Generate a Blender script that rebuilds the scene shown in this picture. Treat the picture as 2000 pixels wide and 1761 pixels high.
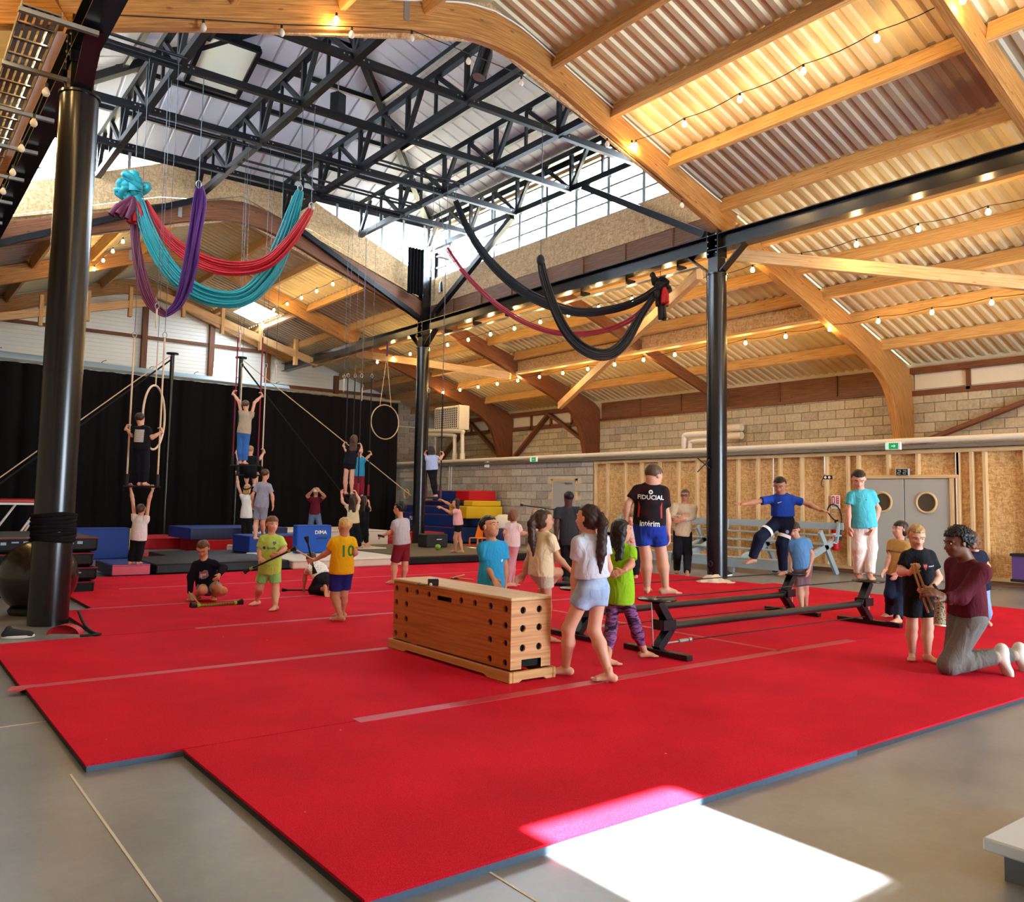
import bpy, math, random
import numpy as np
from mathutils import Vector, Matrix, Quaternion
random.seed(7)
scene = bpy.context.scene
for _o in list(bpy.data.objects): bpy.data.objects.remove(_o)
COL = scene.collection
PI = math.pi
# ------------------------------------------------------------------ camera
YAW, PIT, ROLL = [math.radians(v) for v in (37.511, 4.568, 1.005)]
FPX, CXP, CYP, CAMH = 1631.9, 1000.0, 843.26, 1.55
_f = np.array([math.sin(YAW)*math.cos(PIT), math.cos(YAW)*math.cos(PIT), math.sin(PIT)])
_r0 = np.array([math.cos(YAW), -math.sin(YAW), 0.0]); _u0 = np.cross(_r0, _f)
_r = math.cos(ROLL)*_r0 + math.sin(ROLL)*_u0; _u = -math.sin(ROLL)*_r0 + math.cos(ROLL)*_u0
CAM = np.array([0.0, 0.0, CAMH])
cd = bpy.data.cameras.new('camera'); cam = bpy.data.objects.new('camera', cd); COL.objects.link(cam)
cd.sensor_fit = 'HORIZONTAL'; cd.sensor_width = 36.0; cd.lens = FPX*36.0/2000.0
cd.shift_x = 0.0; cd.shift_y = -(880.5-CYP)/2000.0; cd.clip_start = 0.05; cd.clip_end = 300
cam.matrix_world = Matrix(((_r[0], _u[0], -_f[0], 0), (_r[1], _u[1], -_f[1], 0), (_r[2], _u[2], -_f[2], CAMH), (0, 0, 0, 1)))
scene.camera = cam
# ------------------------------------------------------------------ sky, sun, exposure
world = bpy.data.worlds.new('sky'); scene.world = world; world.use_nodes = True
_bg = world.node_tree.nodes['Background']; _bg.inputs[0].default_value = (0.72, 0.86, 1.0, 1); _bg.inputs[1].default_value = 24.0
SUN_DIR = Vector((0.10, -0.62, 0.78)).normalized()      # towards the sun
_sl = bpy.data.lights.new('sun', 'SUN'); _sl.energy = 90.0; _sl.angle = math.radians(0.55); _sl.color = (1.0, 0.96, 0.9)
_so = bpy.data.objects.new('sun', _sl); COL.objects.link(_so); _so.rotation_euler = (-SUN_DIR).to_track_quat('-Z', 'Y').to_euler()
def portal(loc, normal, w, h):          # daylight opening: guides sky sampling through a window
    l = bpy.data.lights.new('window_daylight', 'AREA'); l.shape = 'RECTANGLE'; l.size = w; l.size_y = h
    l.cycles.is_portal = True
    o = bpy.data.objects.new('window_daylight', l); COL.objects.link(o); o.location = loc
    o.rotation_euler = Vector(normal).to_track_quat('-Z', 'Z').to_euler()
scene.view_settings.view_transform = 'Standard'; scene.view_settings.look = 'None'
scene.view_settings.gamma = 1.0; scene.view_settings.use_curve_mapping = False
scene.view_settings.exposure = 0.66
scene.cycles.max_bounces = 8; scene.cycles.diffuse_bounces = 5; scene.cycles.glossy_bounces = 3
scene.cycles.sample_clamp_indirect = 8.0
# ------------------------------------------------------------------ geometry helpers
def ray(x, y): return _f + _r*(x-CXP)/FPX - _u*(y-CYP)/FPX
def GZ(x, y, z=0.0): d = ray(x, y); return CAM + d*(z-CAMH)/d[2]      # where a line of sight meets a level, a wall ...
def GX(x, y, X): d = ray(x, y); return CAM + d*X/d[0]
def GY(x, y, Y): d = ray(x, y); return CAM + d*Y/d[1]
def GD(x, y, dep): return CAM + ray(x, y)*dep
def depth(p): return float((np.asarray(p, float)-CAM) @ _f)
def nrm(v): v = np.asarray(v, float); return v/ (np.linalg.norm(v)+1e-12)

class MB:
    """collects shapes (world coordinates); build() links them as one mesh object"""
    def __init__(s): s.v = []; s.f = []; s.uv = []; s.sm = []
    def add(s, V, F, UV=None, smooth=False):
        b = len(s.v); s.v += [tuple(map(float, p)) for p in V]
        for i, f in enumerate(F):
            s.f.append([b+k for k in f]); s.sm.append(smooth)
            s.uv.append(UV[i] if UV else [(V[k][0]+V[k][1]*0.0, V[k][2]) for k in f])
        return s
    def frame(s, c, ax, ay, az, hx, hy, hz):
        c, ax, ay, az = [np.asarray(q, float) for q in (c, ax, ay, az)]
        V = [c+ax*hx*i+ay*hy*j+az*hz*k for i in (-1, 1) for j in (-1, 1) for k in (-1, 1)]
        F = [(0,1,3,2), (4,6,7,5), (0,4,5,1), (2,3,7,6), (0,2,6,4), (1,5,7,3)]
        L = {0: hx, 1: hy, 2: hz}
        order = sorted(L, key=lambda q: -L[q])                      # u runs along the longest axis
        loc = [(i*hx, j*hy, k*hz) for i in (-1, 1) for j in (-1, 1) for k in (-1, 1)]
        off = random.random()*7
        UV = []
        for f in F:
            const = [a for a in range(3) if len({round(loc[k][a], 6) for k in f}) == 1][0] if min(hx, hy, hz) > 0 else 2
            a, b = [q for q in order if q != const]
            UV.append([(loc[k][a]+off, loc[k][b]+off*0.37) for k in f])
        return s.add(V, F, UV)
    def box(s, c, size, rz=0.0):
        ca, sa = math.cos(rz), math.sin(rz)
        return s.frame(c, (ca, sa, 0), (-sa, ca, 0), (0, 0, 1), size[0]/2, size[1]/2, size[2]/2)
    def bx(s, x0, x1, y0, y1, z0, z1): return s.box(((x0+x1)/2, (y0+y1)/2, (z0+z1)/2), (abs(x1-x0), abs(y1-y0), abs(z1-z0)))
    def beam(s, p0, p1, w, h, up=(0, 0, 1)):
        p0 = np.asarray(p0, float); p1 = np.asarray(p1, float); d = nrm(p1-p0)
        x = np.cross(d, up)
        if np.linalg.norm(x) < 1e-6: x = np.cross(d, (1, 0, 0))
        x = nrm(x); z = np.cross(x, d)
        return s.frame((p0+p1)/2, d, x, z, np.linalg.norm(p1-p0)/2, w/2, h/2)
    def ibeam(s, p0, p1, w, h, t=0.02, up=(0, 0, 1)):
        p0 = np.asarray(p0, float); p1 = np.asarray(p1, float); u = np.asarray(up, float)
        s.beam(p0+u*(h/2-t/2), p1+u*(h/2-t/2), w, t, up); s.beam(p0-u*(h/2-t/2), p1-u*(h/2-t/2), w, t, up)
        return s.beam(p0, p1, t, h-2*t, up)
    def tube(s, pts, r, n=8, cap=True, closed=False):
        pts = [np.asarray(p, float) for p in pts]; m = len(pts)
        rs = r if hasattr(r, '__len__') else [r]*m
        T = [nrm(pts[(i+1) % m if closed else min(i+1, m-1)]-pts[(i-1) % m if closed else max(i-1, 0)]) for i in range(m)]
        a = np.cross(T[0], (0, 0, 1)); a = nrm(a if np.linalg.norm(a) > 1e-3 else np.cross(T[0], (1, 0, 0)))
        V = []; ulen = 0; us = []
        for i in range(m):
            a = nrm(a-T[i]*(a@T[i])); b = np.cross(T[i], a)
            if i: ulen += np.linalg.norm(pts[i]-pts[i-1])
            us.append(ulen)
            V += [pts[i]+rs[i]*(a*math.cos(2*PI*k/n)+b*math.sin(2*PI*k/n)) for k in range(n)]
        F = []; UV = []
        for i in range(m if closed else m-1):
            j = (i+1) % m
            for k in range(n):
                F.append((i*n+k, i*n+(k+1) % n, j*n+(k+1) % n, j*n+k))
                UV.append([(us[i], k/n), (us[i], (k+1)/n), (us[j], (k+1)/n), (us[j], k/n)])
        s.add(V, F, UV, smooth=True)
        if cap and not closed:
            s.add(V[:n], [list(range(n))[::-1]]); s.add(V[-n:], [list(range(n))])
        return s
    def cyl(s, p0, p1, r0, r1=None, n=16): return s.tube([p0, p1], [r0, r0 if r1 is None else r1], n)
    def lathe(s, prof, c=(0, 0, 0), n=24, ax=(0, 0, 1)):
        q = Vector((0, 0, 1)).rotation_difference(Vector(ax)).to_matrix()
        V = []
        for (r, z) in prof:
            for k in range(n):
                V.append(np.asarray(c)+np.array(q@Vector((r*math.cos(2*PI*k/n), r*math.sin(2*PI*k/n), z))))
        F = [(i*n+k, i*n+(k+1) % n, (i+1)*n+(k+1) % n, (i+1)*n+k) for i in range(len(prof)-1) for k in range(n)]
        s.add(V, F, None, True)
        return s
    def ball(s, c, rx, ry=None, rz=None, n=12, m=8):
        ry = ry or rx; rz = rz or rx; c = np.asarray(c, float)
        V = [c+np.array((rx*math.sin(PI*i/m)*math.cos(2*PI*k/n), ry*math.sin(PI*i/m)*math.sin(2*PI*k/n), rz*math.cos(PI*i/m))) for i in range(m+1) for k in range(n)]
        return s.add(V, [(i*n+k, (i+1)*n+k, (i+1)*n+(k+1) % n, i*n+(k+1) % n) for i in range(m) for k in range(n)], None, True)
    def prism(s, poly, axis, a0, a1):
        """poly in the plane across axis ('x': (y,z), 'y': (x,z), 'z': (x,y)), extruded a0..a1"""
        def P3(p, a): return {'x': (a, p[0], p[1]), 'y': (p[0], a, p[1]), 'z': (p[0], p[1], a)}[axis]
        n = len(poly); V = [P3(p, a0) for p in poly]+[P3(p, a1) for p in poly]
        F = [list(range(n))[::-1], [n+i for i in range(n)]]+[(i, (i+1) % n, n+(i+1) % n, n+i) for i in range(n)]
        if axis == 'y': F = [list(f)[::-1] for f in F]
        return s.add(V, F)
    def strip(s, low, upp, y0, y1):
        """a curved timber in the XZ plane between two edge lines; u follows the curve"""
        n = len(low); V = [(p[0], y, p[1]) for y in (y0, y1) for L in (low, upp) for p in L]
        us = [0]
        for i in range(1, n): us.append(us[-1]+math.dist(low[i], low[i-1]))
        dp = [math.dist(low[i], upp[i]) for i in range(n)]
        F = []; UV = []; t = abs(y1-y0)
        A, B, C_, D_ = 0, n, 2*n, 3*n
        for i in range(n-1):
            j = i+1
            F.append((A+i, A+j, B+j, B+i)); UV.append([(us[i], 0), (us[j], 0), (us[j], dp[j]), (us[i], dp[i])])
            F.append((C_+j, C_+i, D_+i, D_+j)); UV.append([(us[j], 0), (us[i], 0), (us[i], dp[i]), (us[j], dp[j])])
            F.append((A+j, A+i, C_+i, C_+j)); UV.append([(us[j], 3), (us[i], 3), (us[i], 3+t), (us[j], 3+t)])
            F.append((B+i, B+j, D_+j, D_+i)); UV.append([(us[i], 3), (us[j], 3), (us[j], 3+t), (us[i], 3+t)])
        F.append((A, B, D_, C_)); UV.append([(0, 0), (0, 1), (.2, 1), (.2, 0)])
        F.append((A+n-1, C_+n-1, D_+n-1, B+n-1)); UV.append([(0, 0), (.2, 0), (.2, 1), (0, 1)])
        return s.add(V, F, UV)
    def build(s, name, mat, parent=None, bevel=0.0, seg=1):
        off = np.array(parent.matrix_world.translation) if parent is not None else np.zeros(3)
        if parent is not None and parent.get('_t') is not None: off = np.array(parent['_t'])
        me = bpy.data.meshes.new(name); me.from_pydata([tuple(np.asarray(p)-off) for p in s.v], [], s.f)
        uvl = me.uv_layers.new(name='UVMap'); flat = [c for f in s.uv for p in f for c in p]
        uvl.data.foreach_set('uv', flat)
        me.polygons.foreach_set('use_smooth', s.sm)
        o = bpy.data.objects.new(name, me); COL.objects.link(o); o.parent = parent
        if parent is not None: o['_t'] = tuple(off)
        if mat is not None: me.materials.append(M(mat) if isinstance(mat, str) else mat)
        if bevel:
            b = o.modifiers.new('bevel', 'BEVEL'); b.width = bevel; b.segments = seg; b.limit_method = 'ANGLE'; b.angle_limit = 0.7
        return o
def tag(o, label, cat, group=None, kind=None):
    o['label'] = label
    if cat: o['category'] = cat
    if group: o['group'] = group
    if kind: o['kind'] = kind
    return o
def thing(name, label, cat, loc=(0, 0, 0), group=None, kind=None):
    o = bpy.data.objects.new(name, None); COL.objects.link(o); o.location = loc; o['_t'] = tuple(map(float, loc)); o.empty_display_size = 0.1
    return tag(o, label, cat, group, kind)
def struct(o, label): return tag(o, label, None, None, 'structure')
def snap(pts, n=8):
    """smooth curve through points (Catmull-Rom)"""
    pts = [np.asarray(p, float) for p in pts]; out = []
    for i in range(len(pts)-1):
        p0, p1, p2, p3 = pts[max(i-1, 0)], pts[i], pts[i+1], pts[min(i+2, len(pts)-1)]
        for k in range(n):
            t = k/n; out.append(0.5*((2*p1)+(-p0+p2)*t+(2*p0-5*p1+4*p2-p3)*t*t+(-p0+3*p1-3*p2+p3)*t**3))
    return out+[pts[-1]]
def text_part(name, txt, size, loc, xdir, ydir, mat, parent, depth_=0.001, align='CENTER'):
    """flat lettering as a mesh, lying in the plane xdir / ydir"""
    cu = bpy.data.curves.new(name, 'FONT'); cu.body = txt; cu.size = size; cu.extrude = depth_; cu.align_x = align; cu.align_y = 'CENTER'; cu.resolution_u = 2; cu.offset = size*.018
    t = bpy.data.objects.new(name, cu); COL.objects.link(t)
    dg = bpy.context.evaluated_depsgraph_get(); me = bpy.data.meshes.new_from_object(t.evaluated_get(dg))
    bpy.data.objects.remove(t)
    x = nrm(xdir); y = nrm(np.asarray(ydir)-x*(np.asarray(ydir)@x)); z = np.cross(x, y)
    off = np.array(parent['_t']) if parent is not None else np.zeros(3); l = np.asarray(loc)-off
    me.transform(Matrix(((x[0], y[0], z[0], l[0]), (x[1], y[1], z[1], l[1]), (x[2], y[2], z[2], l[2]), (0, 0, 0, 1))))
    me.materials.clear(); me.materials.append(M(mat) if isinstance(mat, str) else mat)
    o = bpy.data.objects.new(name, me); COL.objects.link(o); o.parent = parent; o['_t'] = tuple(off)
    return o
# ------------------------------------------------------------------ materials
MATS = {}
def srgb(h):
    if isinstance(h, str):
        h = h.lstrip('#'); c = [int(h[i:i+2], 16)/255 for i in (0, 2, 4)]
    else: c = [v/255 for v in h]
    return tuple((v/12.92 if v <= .04045 else ((v+.055)/1.055)**2.4) for v in c)+(1.0,)
def new_mat(name, col=(.5, .5, .5, 1), rough=.6, metal=0.0, spec=.4):
    m = bpy.data.materials.new(name); m.use_nodes = True; nt = m.node_tree; b = nt.nodes['Principled BSDF']
    b.inputs['Base Color'].default_value = col; b.inputs['Roughness'].default_value = rough; b.inputs['Metallic'].default_value = metal
    b.inputs['Specular IOR Level'].default_value = spec
    MATS[name] = m; return m, nt, b
def flat(name, col, rough=.6, metal=0.0, spec=.4, noise=0.0, nscale=30.0, bump=0.0):
    if name in MATS: return MATS[name]
    m, nt, b = new_mat(name, srgb(col), rough, metal, spec)
    if noise or bump:
        tc = nt.nodes.new('ShaderNodeTexCoord'); n = nt.nodes.new('ShaderNodeTexNoise'); n.inputs['Scale'].default_value = nscale; n.inputs['Detail'].default_value = 3
        nt.links.new(tc.outputs['Object'], n.inputs['Vector'])
        if noise:
            mx = nt.nodes.new('ShaderNodeMix'); mx.data_type = 'RGBA'; c = srgb(col)
            mx.inputs['A'].default_value = tuple(max(0, v*(1-noise)) for v in c[:3])+(1,); mx.inputs['B'].default_value = tuple(min(1, v*(1+noise)) for v in c[:3])+(1,)
            nt.links.new(n.outputs['Fac'], mx.inputs['Factor']); nt.links.new(mx.outputs['Result'], b.inputs['Base Color'])
        if bump:
            bp = nt.nodes.new('ShaderNodeBump'); bp.inputs['Strength'].default_value = bump; bp.inputs['Distance'].default_value = .01
            nt.links.new(n.outputs['Fac'], bp.inputs['Height']); nt.links.new(bp.outputs['Normal'], b.inputs['Normal'])
    return m
def ramp(nt, fac, stops):
    r = nt.nodes.new('ShaderNodeValToRGB'); nt.links.new(fac, r.inputs['Fac'])
    while len(r.color_ramp.elements) < len(stops): r.color_ramp.elements.new(.5)
    for e, (p, c) in zip(r.color_ramp.elements, stops): e.position = p; e.color = srgb(c)
    return r.outputs['Color']
def wood(name, dark, mid, light, rough=.55, lam=0.0, knots=True):
    m, nt, b = new_mat(name, rough=rough, spec=.35)
    uv = nt.nodes.new('ShaderNodeUVMap'); mp = nt.nodes.new('ShaderNodeMapping'); mp.inputs['Scale'].default_value = (.5, 14, 1)
    nt.links.new(uv.outputs['UV'], mp.inputs['Vector'])
    n = nt.nodes.new('ShaderNodeTexNoise'); n.inputs['Scale'].default_value = 3.0; n.inputs['Detail'].default_value = 5; n.inputs['Roughness'].default_value = .6
    nt.links.new(mp.outputs['Vector'], n.inputs['Vector'])
    col = ramp(nt, n.outputs['Fac'], [(.28, dark), (.5, mid), (.72, light)])
    if knots:
        mp2 = nt.nodes.new('ShaderNodeMapping'); mp2.inputs['Scale'].default_value = (1.6, 5, 1); nt.links.new(uv.outputs['UV'], mp2.inputs['Vector'])
        v = nt.nodes.new('ShaderNodeTexVoronoi'); v.inputs['Scale'].default_value = 1.4; nt.links.new(mp2.outputs['Vector'], v.inputs['Vector'])
        k = nt.nodes.new('ShaderNodeValToRGB'); k.color_ramp.elements[0].position = .06; k.color_ramp.elements[1].position = .14
        nt.links.new(v.outputs['Distance'], k.inputs['Fac'])
        mx = nt.nodes.new('ShaderNodeMix'); mx.data_type = 'RGBA'; mx.inputs['A'].default_value = srgb(dark)
        nt.links.new(k.outputs['Color'], mx.inputs['Factor']); nt.links.new(col, mx.inputs['B']); col = mx.outputs['Result']
    if lam:                                      # glue lines of a laminated beam
        sp = nt.nodes.new('ShaderNodeSeparateXYZ'); nt.links.new(uv.outputs['UV'], sp.inputs['Vector'])
        d = nt.nodes.new('ShaderNodeMath'); d.operation = 'DIVIDE'; d.inputs[1].default_value = lam; nt.links.new(sp.outputs['Y'], d.inputs[0])
        fr = nt.nodes.new('ShaderNodeMath'); fr.operation = 'FRACT'; nt.links.new(d.outputs[0], fr.inputs[0])
        g = nt.nodes.new('ShaderNodeMath'); g.operation = 'LESS_THAN'; g.inputs[1].default_value = .09; nt.links.new(fr.outputs[0], g.inputs[0])
        g2 = nt.nodes.new('ShaderNodeMath'); g2.operation = 'MULTIPLY'; g2.inputs[1].default_value = .45; nt.links.new(g.outputs[0], g2.inputs[0])
        mx = nt.nodes.new('ShaderNodeMix'); mx.data_type = 'RGBA'; mx.inputs['B'].default_value = srgb(dark)
        nt.links.new(g2.outputs[0], mx.inputs['Factor']); nt.links.new(col, mx.inputs['A']); col = mx.outputs['Result']
    nt.links.new(col, b.inputs['Base Color'])
    return m
def osb(name, c0, c1, c2):
    m, nt, b = new_mat(name, rough=.75, spec=.2)
    tc = nt.nodes.new('ShaderNodeTexCoord'); w = nt.nodes.new('ShaderNodeTexNoise'); w.inputs['Scale'].default_value = 3.0
    nt.links.new(tc.outputs['Object'], w.inputs['Vector'])
    ad = nt.nodes.new('ShaderNodeVectorMath'); ad.operation = 'MULTIPLY_ADD'; ad.inputs[1].default_value = (.22, .22, .22)
    nt.links.new(w.outputs['Color'], ad.inputs[0]); nt.links.new(tc.outputs['Object'], ad.inputs[2])
    mp = nt.nodes.new('ShaderNodeMapping'); mp.inputs['Scale'].default_value = (11, 11, 52); nt.links.new(ad.outputs[0], mp.inputs['Vector'])
    mp2 = nt.nodes.new('ShaderNodeMapping'); mp2.inputs['Scale'].default_value = (48, 48, 12); mp2.inputs['Rotation'].default_value = (.6, .5, .3); nt.links.new(ad.outputs[0], mp2.inputs['Vector'])
    v1 = nt.nodes.new('ShaderNodeTexVoronoi'); nt.links.new(mp.outputs[0], v1.inputs['Vector']); v1.inputs['Scale'].default_value = 1
    v2 = nt.nodes.new('ShaderNodeTexVoronoi'); nt.links.new(mp2.outputs[0], v2.inputs['Vector']); v2.inputs['Scale'].default_value = 1
    mx = nt.nodes.new('ShaderNodeMix'); mx.data_type = 'RGBA'; mx.inputs['Factor'].default_value = .5
    nt.links.new(v1.outputs['Color'], mx.inputs['A']); nt.links.new(v2.outputs['Color'], mx.inputs['B'])
    bw = nt.nodes.new('ShaderNodeRGBToBW'); nt.links.new(mx.outputs['Result'], bw.inputs[0])
    nt.links.new(ramp(nt, bw.outputs[0], [(.25, c0), (.5, c1), (.75, c2)]), b.inputs['Base Color'])
    return m
def M(k):
    if k in MATS: return MATS[k]
    return DEFS[k]()
def _carpet():
    m, nt, b = new_mat('red_carpet', rough=.9, spec=.08)
    tc = nt.nodes.new('ShaderNodeTexCoord')
    n1 = nt.nodes.new('ShaderNodeTexNoise'); n1.inputs['Scale'].default_value = 160; n1.inputs['Detail'].default_value = 2
    n2 = nt.nodes.new('ShaderNodeTexNoise'); n2.inputs['Scale'].default_value = 1.3; n2.inputs['Detail'].default_value = 4
    for n in (n1, n2): nt.links.new(tc.outputs['Object'], n.inputs['Vector'])
    c1 = ramp(nt, n1.outputs['Fac'], [(.25, '#b00e22'), (.5, '#cf1830'), (.78, '#e02a42')])
    mx = nt.nodes.new('ShaderNodeMix'); mx.data_type = 'RGBA'; mx.blend_type = 'MULTIPLY'; mx.inputs['Factor'].default_value = .5
    nt.links.new(c1, mx.inputs['A']); nt.links.new(ramp(nt, n2.outputs['Fac'], [(.3, '#c9c0c0'), (.65, '#ffffff')]), mx.inputs['B'])
    v = nt.nodes.new('ShaderNodeTexVoronoi'); v.inputs['Scale'].default_value = 2.6; v.inputs['Randomness'].default_value = 1   # lint specks
    nt.links.new(tc.outputs['Object'], v.inputs['Vector'])
    lt = nt.nodes.new('ShaderNodeMath'); lt.operation = 'LESS_THAN'; lt.inputs[1].default_value = .018; nt.links.new(v.outputs['Distance'], lt.inputs[0])
    m2 = nt.nodes.new('ShaderNodeMix'); m2.data_type = 'RGBA'; m2.inputs['B'].default_value = srgb('#f0a8a8')
    nt.links.new(lt.outputs[0], m2.inputs['Factor']); nt.links.new(mx.outputs['Result'], m2.inputs['A'])
    nt.links.new(m2.outputs['Result'], b.inputs['Base Color'])
    bp = nt.nodes.new('ShaderNodeBump'); bp.inputs['Strength'].default_value = .5; bp.inputs['Distance'].default_value = .004
    nt.links.new(n1.outputs['Fac'], bp.inputs['Height']); nt.links.new(bp.outputs['Normal'], b.inputs['Normal'])
    return m
def _concrete():
    m, nt, b = new_mat('polished_concrete', spec=.5)
    tc = nt.nodes.new('ShaderNodeTexCoord')
    n1 = nt.nodes.new('ShaderNodeTexNoise'); n1.inputs['Scale'].default_value = .9; n1.inputs['Detail'].default_value = 8; n1.inputs['Roughness'].default_value = .65
    n2 = nt.nodes.new('ShaderNodeTexNoise'); n2.inputs['Scale'].default_value = 26; n2.inputs['Detail'].default_value = 4
    for n in (n1, n2): nt.links.new(tc.outputs['Object'], n.inputs['Vector'])
    c = ramp(nt, n1.outputs['Fac'], [(.3, '#707276'), (.5, '#85888b'), (.7, '#979a9c')])
    mx = nt.nodes.new('ShaderNodeMix'); mx.data_type = 'RGBA'; mx.blend_type = 'MULTIPLY'; mx.inputs['Factor'].default_value = .25
    nt.links.new(c, mx.inputs['A']); nt.links.new(n2.outputs['Color'], mx.inputs['B'])
    nt.links.new(mx.outputs['Result'], b.inputs['Base Color'])
    r = nt.nodes.new('ShaderNodeMapRange'); r.inputs['To Min'].default_value = .2; r.inputs['To Max'].default_value = .42
    nt.links.new(n1.outputs['Fac'], r.inputs['Value']); nt.links.new(r.outputs[0], b.inputs['Roughness'])
    return m
def _block(name, a, c, d):
    def f():
        m, nt, b = new_mat(name, rough=.9, spec=.15)
        tc = nt.nodes.new('ShaderNodeTexCoord'); oi = nt.nodes.new('ShaderNodeObjectInfo')
        n1 = nt.nodes.new('ShaderNodeTexNoise'); n1.inputs['Scale'].default_value = 14; n1.inputs['Detail'].default_value = 6
        av = nt.nodes.new('ShaderNodeVectorMath'); av.operation = 'MULTIPLY_ADD'; av.inputs[1].default_value = (9, 9, 9)
        nt.links.new(oi.outputs['Location'], av.inputs[0]); nt.links.new(tc.outputs['Object'], av.inputs[2]); nt.links.new(av.outputs[0], n1.inputs['Vector'])
        ad = nt.nodes.new('ShaderNodeMath'); ad.operation = 'MULTIPLY_ADD'; ad.inputs[1].default_value = .45; nt.links.new(oi.outputs['Random'], ad.inputs[0])
        sb = nt.nodes.new('ShaderNodeMath'); sb.operation = 'SUBTRACT'; sb.inputs[1].default_value = .22; nt.links.new(n1.outputs['Fac'], sb.inputs[0]); nt.links.new(sb.outputs[0], ad.inputs[2])
        nt.links.new(ramp(nt, ad.outputs[0], [(.2, a), (.5, c), (.8, d)]), b.inputs['Base Color'])
        bp = nt.nodes.new('ShaderNodeBump'); bp.inputs['Strength'].default_value = .5; bp.inputs['Distance'].default_value = .01
        nt.links.new(n1.outputs['Fac'], bp.inputs['Height']); nt.links.new(bp.outputs['Normal'], b.inputs['Normal'])
        return m
    return f
def _emit(name, col, st):
    def f():
        m = bpy.data.materials.new(name); m.use_nodes = True; nt = m.node_tree; nt.nodes.clear()
        e = nt.nodes.new('ShaderNodeEmission'); e.inputs[0].default_value = srgb(col); e.inputs[1].default_value = st
        o = nt.nodes.new('ShaderNodeOutputMaterial'); nt.links.new(e.outputs[0], o.inputs[0]); MATS[name] = m; return m
    return f
def _glass():
    m = bpy.data.materials.new('window_glass'); m.use_nodes = True; nt = m.node_tree; nt.nodes.clear()
    t = nt.nodes.new('ShaderNodeBsdfTransparent'); g = nt.nodes.new('ShaderNodeBsdfGlossy'); g.inputs['Roughness'].default_value = .05
    mx = nt.nodes.new('ShaderNodeMixShader'); mx.inputs[0].default_value = .06; o = nt.nodes.new('ShaderNodeOutputMaterial')
    nt.links.new(t.outputs[0], mx.inputs[1]); nt.links.new(g.outputs[0], mx.inputs[2]); nt.links.new(mx.outputs[0], o.inputs[0]); MATS['window_glass'] = m; return m
DEFS = {
 'red_carpet': _carpet, 'polished_concrete': _concrete, 'window_glass': _glass,
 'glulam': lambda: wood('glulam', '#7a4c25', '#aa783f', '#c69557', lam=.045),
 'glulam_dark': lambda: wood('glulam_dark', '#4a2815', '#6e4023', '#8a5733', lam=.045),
 'purlin_wood': lambda: wood('purlin_wood', '#a07845', '#c99f64', '#dcb984'),
 'pale_wood': lambda: wood('pale_wood', '#a9814f', '#cfa673', '#e0bd8d'),
 'stud_wood': lambda: wood('stud_wood', '#b4905c', '#d2b080', '#e2c698'),
 'brown_ply': lambda: wood('brown_ply', '#4e3120', '#70492f', '#8d6342'),
 'osb_pale': lambda: osb('osb_pale', '#a08058', '#bb9a70', '#cbae88'),
 'osb_wall': lambda: osb('osb_wall', '#b58852', '#cfa56b', '#dfbd8a'),
 'block_grey': _block('block_grey', '#93897a', '#aba091', '#bcb2a2'),
 'block_warm': _block('block_warm', '#9c917a', '#b4a88e', '#c4b9a0'),
 'mortar': lambda: flat('mortar', '#cbc0aa', .9, noise=.12, nscale=20),
 'steel_black': lambda: flat('steel_black', '#101216', .24, 0, .5),
 'steel_truss': lambda: flat('steel_truss', '#0b0d12', .4, 0, .3),
 'galvanised': lambda: flat('galvanised', '#9a9c98', .4, .7),
 'roof_sheet': lambda: flat('roof_sheet', '#d0c4a0', .5, .12, noise=.06, nscale=5),
 'roof_sheet_tan': lambda: flat('roof_sheet_tan', '#a99b88', .5, .12, noise=.06, nscale=5),
 'lantern_sheet': lambda: flat('lantern_sheet', '#b4b5c0', .5, .05),
 'black_cloth': lambda: flat('black_cloth', '#151416', .95, 0, .1, noise=.2, nscale=8),
 'cream_paint': lambda: flat('cream_paint', '#d9d0bc', .5),
 'white_cladding': lambda: flat('white_cladding', '#ecebe2', .55),
 'white_pipe': lambda: flat('white_pipe', '#d8d0bd', .4),
 'bulb_lit': _emit('bulb_lit', '#ffd27a', 30.0),
 'bulb_off': lambda: flat('bulb_off', '#cfc8b4', .1, 0, .8),
 'cable_black': lambda: flat('cable_black', '#121214', .6),
 'red_paint': lambda: flat('red_paint', '#b5131c', .4),
 'white': lambda: flat('white', '#e8e8e6', .5),
 'grey_paint': lambda: flat('grey_paint', '#a7a6a0', .5),
 'tape_red': lambda: flat('tape_red', '#b52c3c', .5, noise=.1, nscale=6),
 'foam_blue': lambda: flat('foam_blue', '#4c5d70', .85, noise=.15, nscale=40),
 'foam_shaded': lambda: flat('foam_shaded', '#3a3b40', .9, noise=.15, nscale=40),  # dark because the shade on the left mat faces is put into the colour
}
# ================================================================== the building
XR = 7.93                                    # ridge line
XL, XW, XM = -6.04, 21.9, 17.72              # outer walls, inner right wall
YB = 34.6                                    # gable
YN = -8.0                                    # front wall behind the photographer
def zt(x): return 9.87-0.335*abs(x-XR)       # top of the frames
FY = [5.1, 11.1, 23.1, 28.5]
CX0, CX1, CY0, CY1 = 1.76, 14.05, 11.1, 23.1 # the square under the lantern

m = MB(); m.bx(XL, XW, YN, YB, -.3, 0); floor = struct(m.build('floor', 'polished_concrete'), 'polished grey concrete floor')
for a, b in (((-3, 6.47), (1.3, 6.47)), ((.98, 1.2), (.98, 5.2)), ((2.15, -1), (2.15, 3.0))):   # joints in the screed
    m = MB(); m.beam((a[0], a[1], .001), (b[0], b[1], .001), .012, .003); m.build('floor_joint', flat('joint_white', '#c9c6bb', .7), floor)

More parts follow.
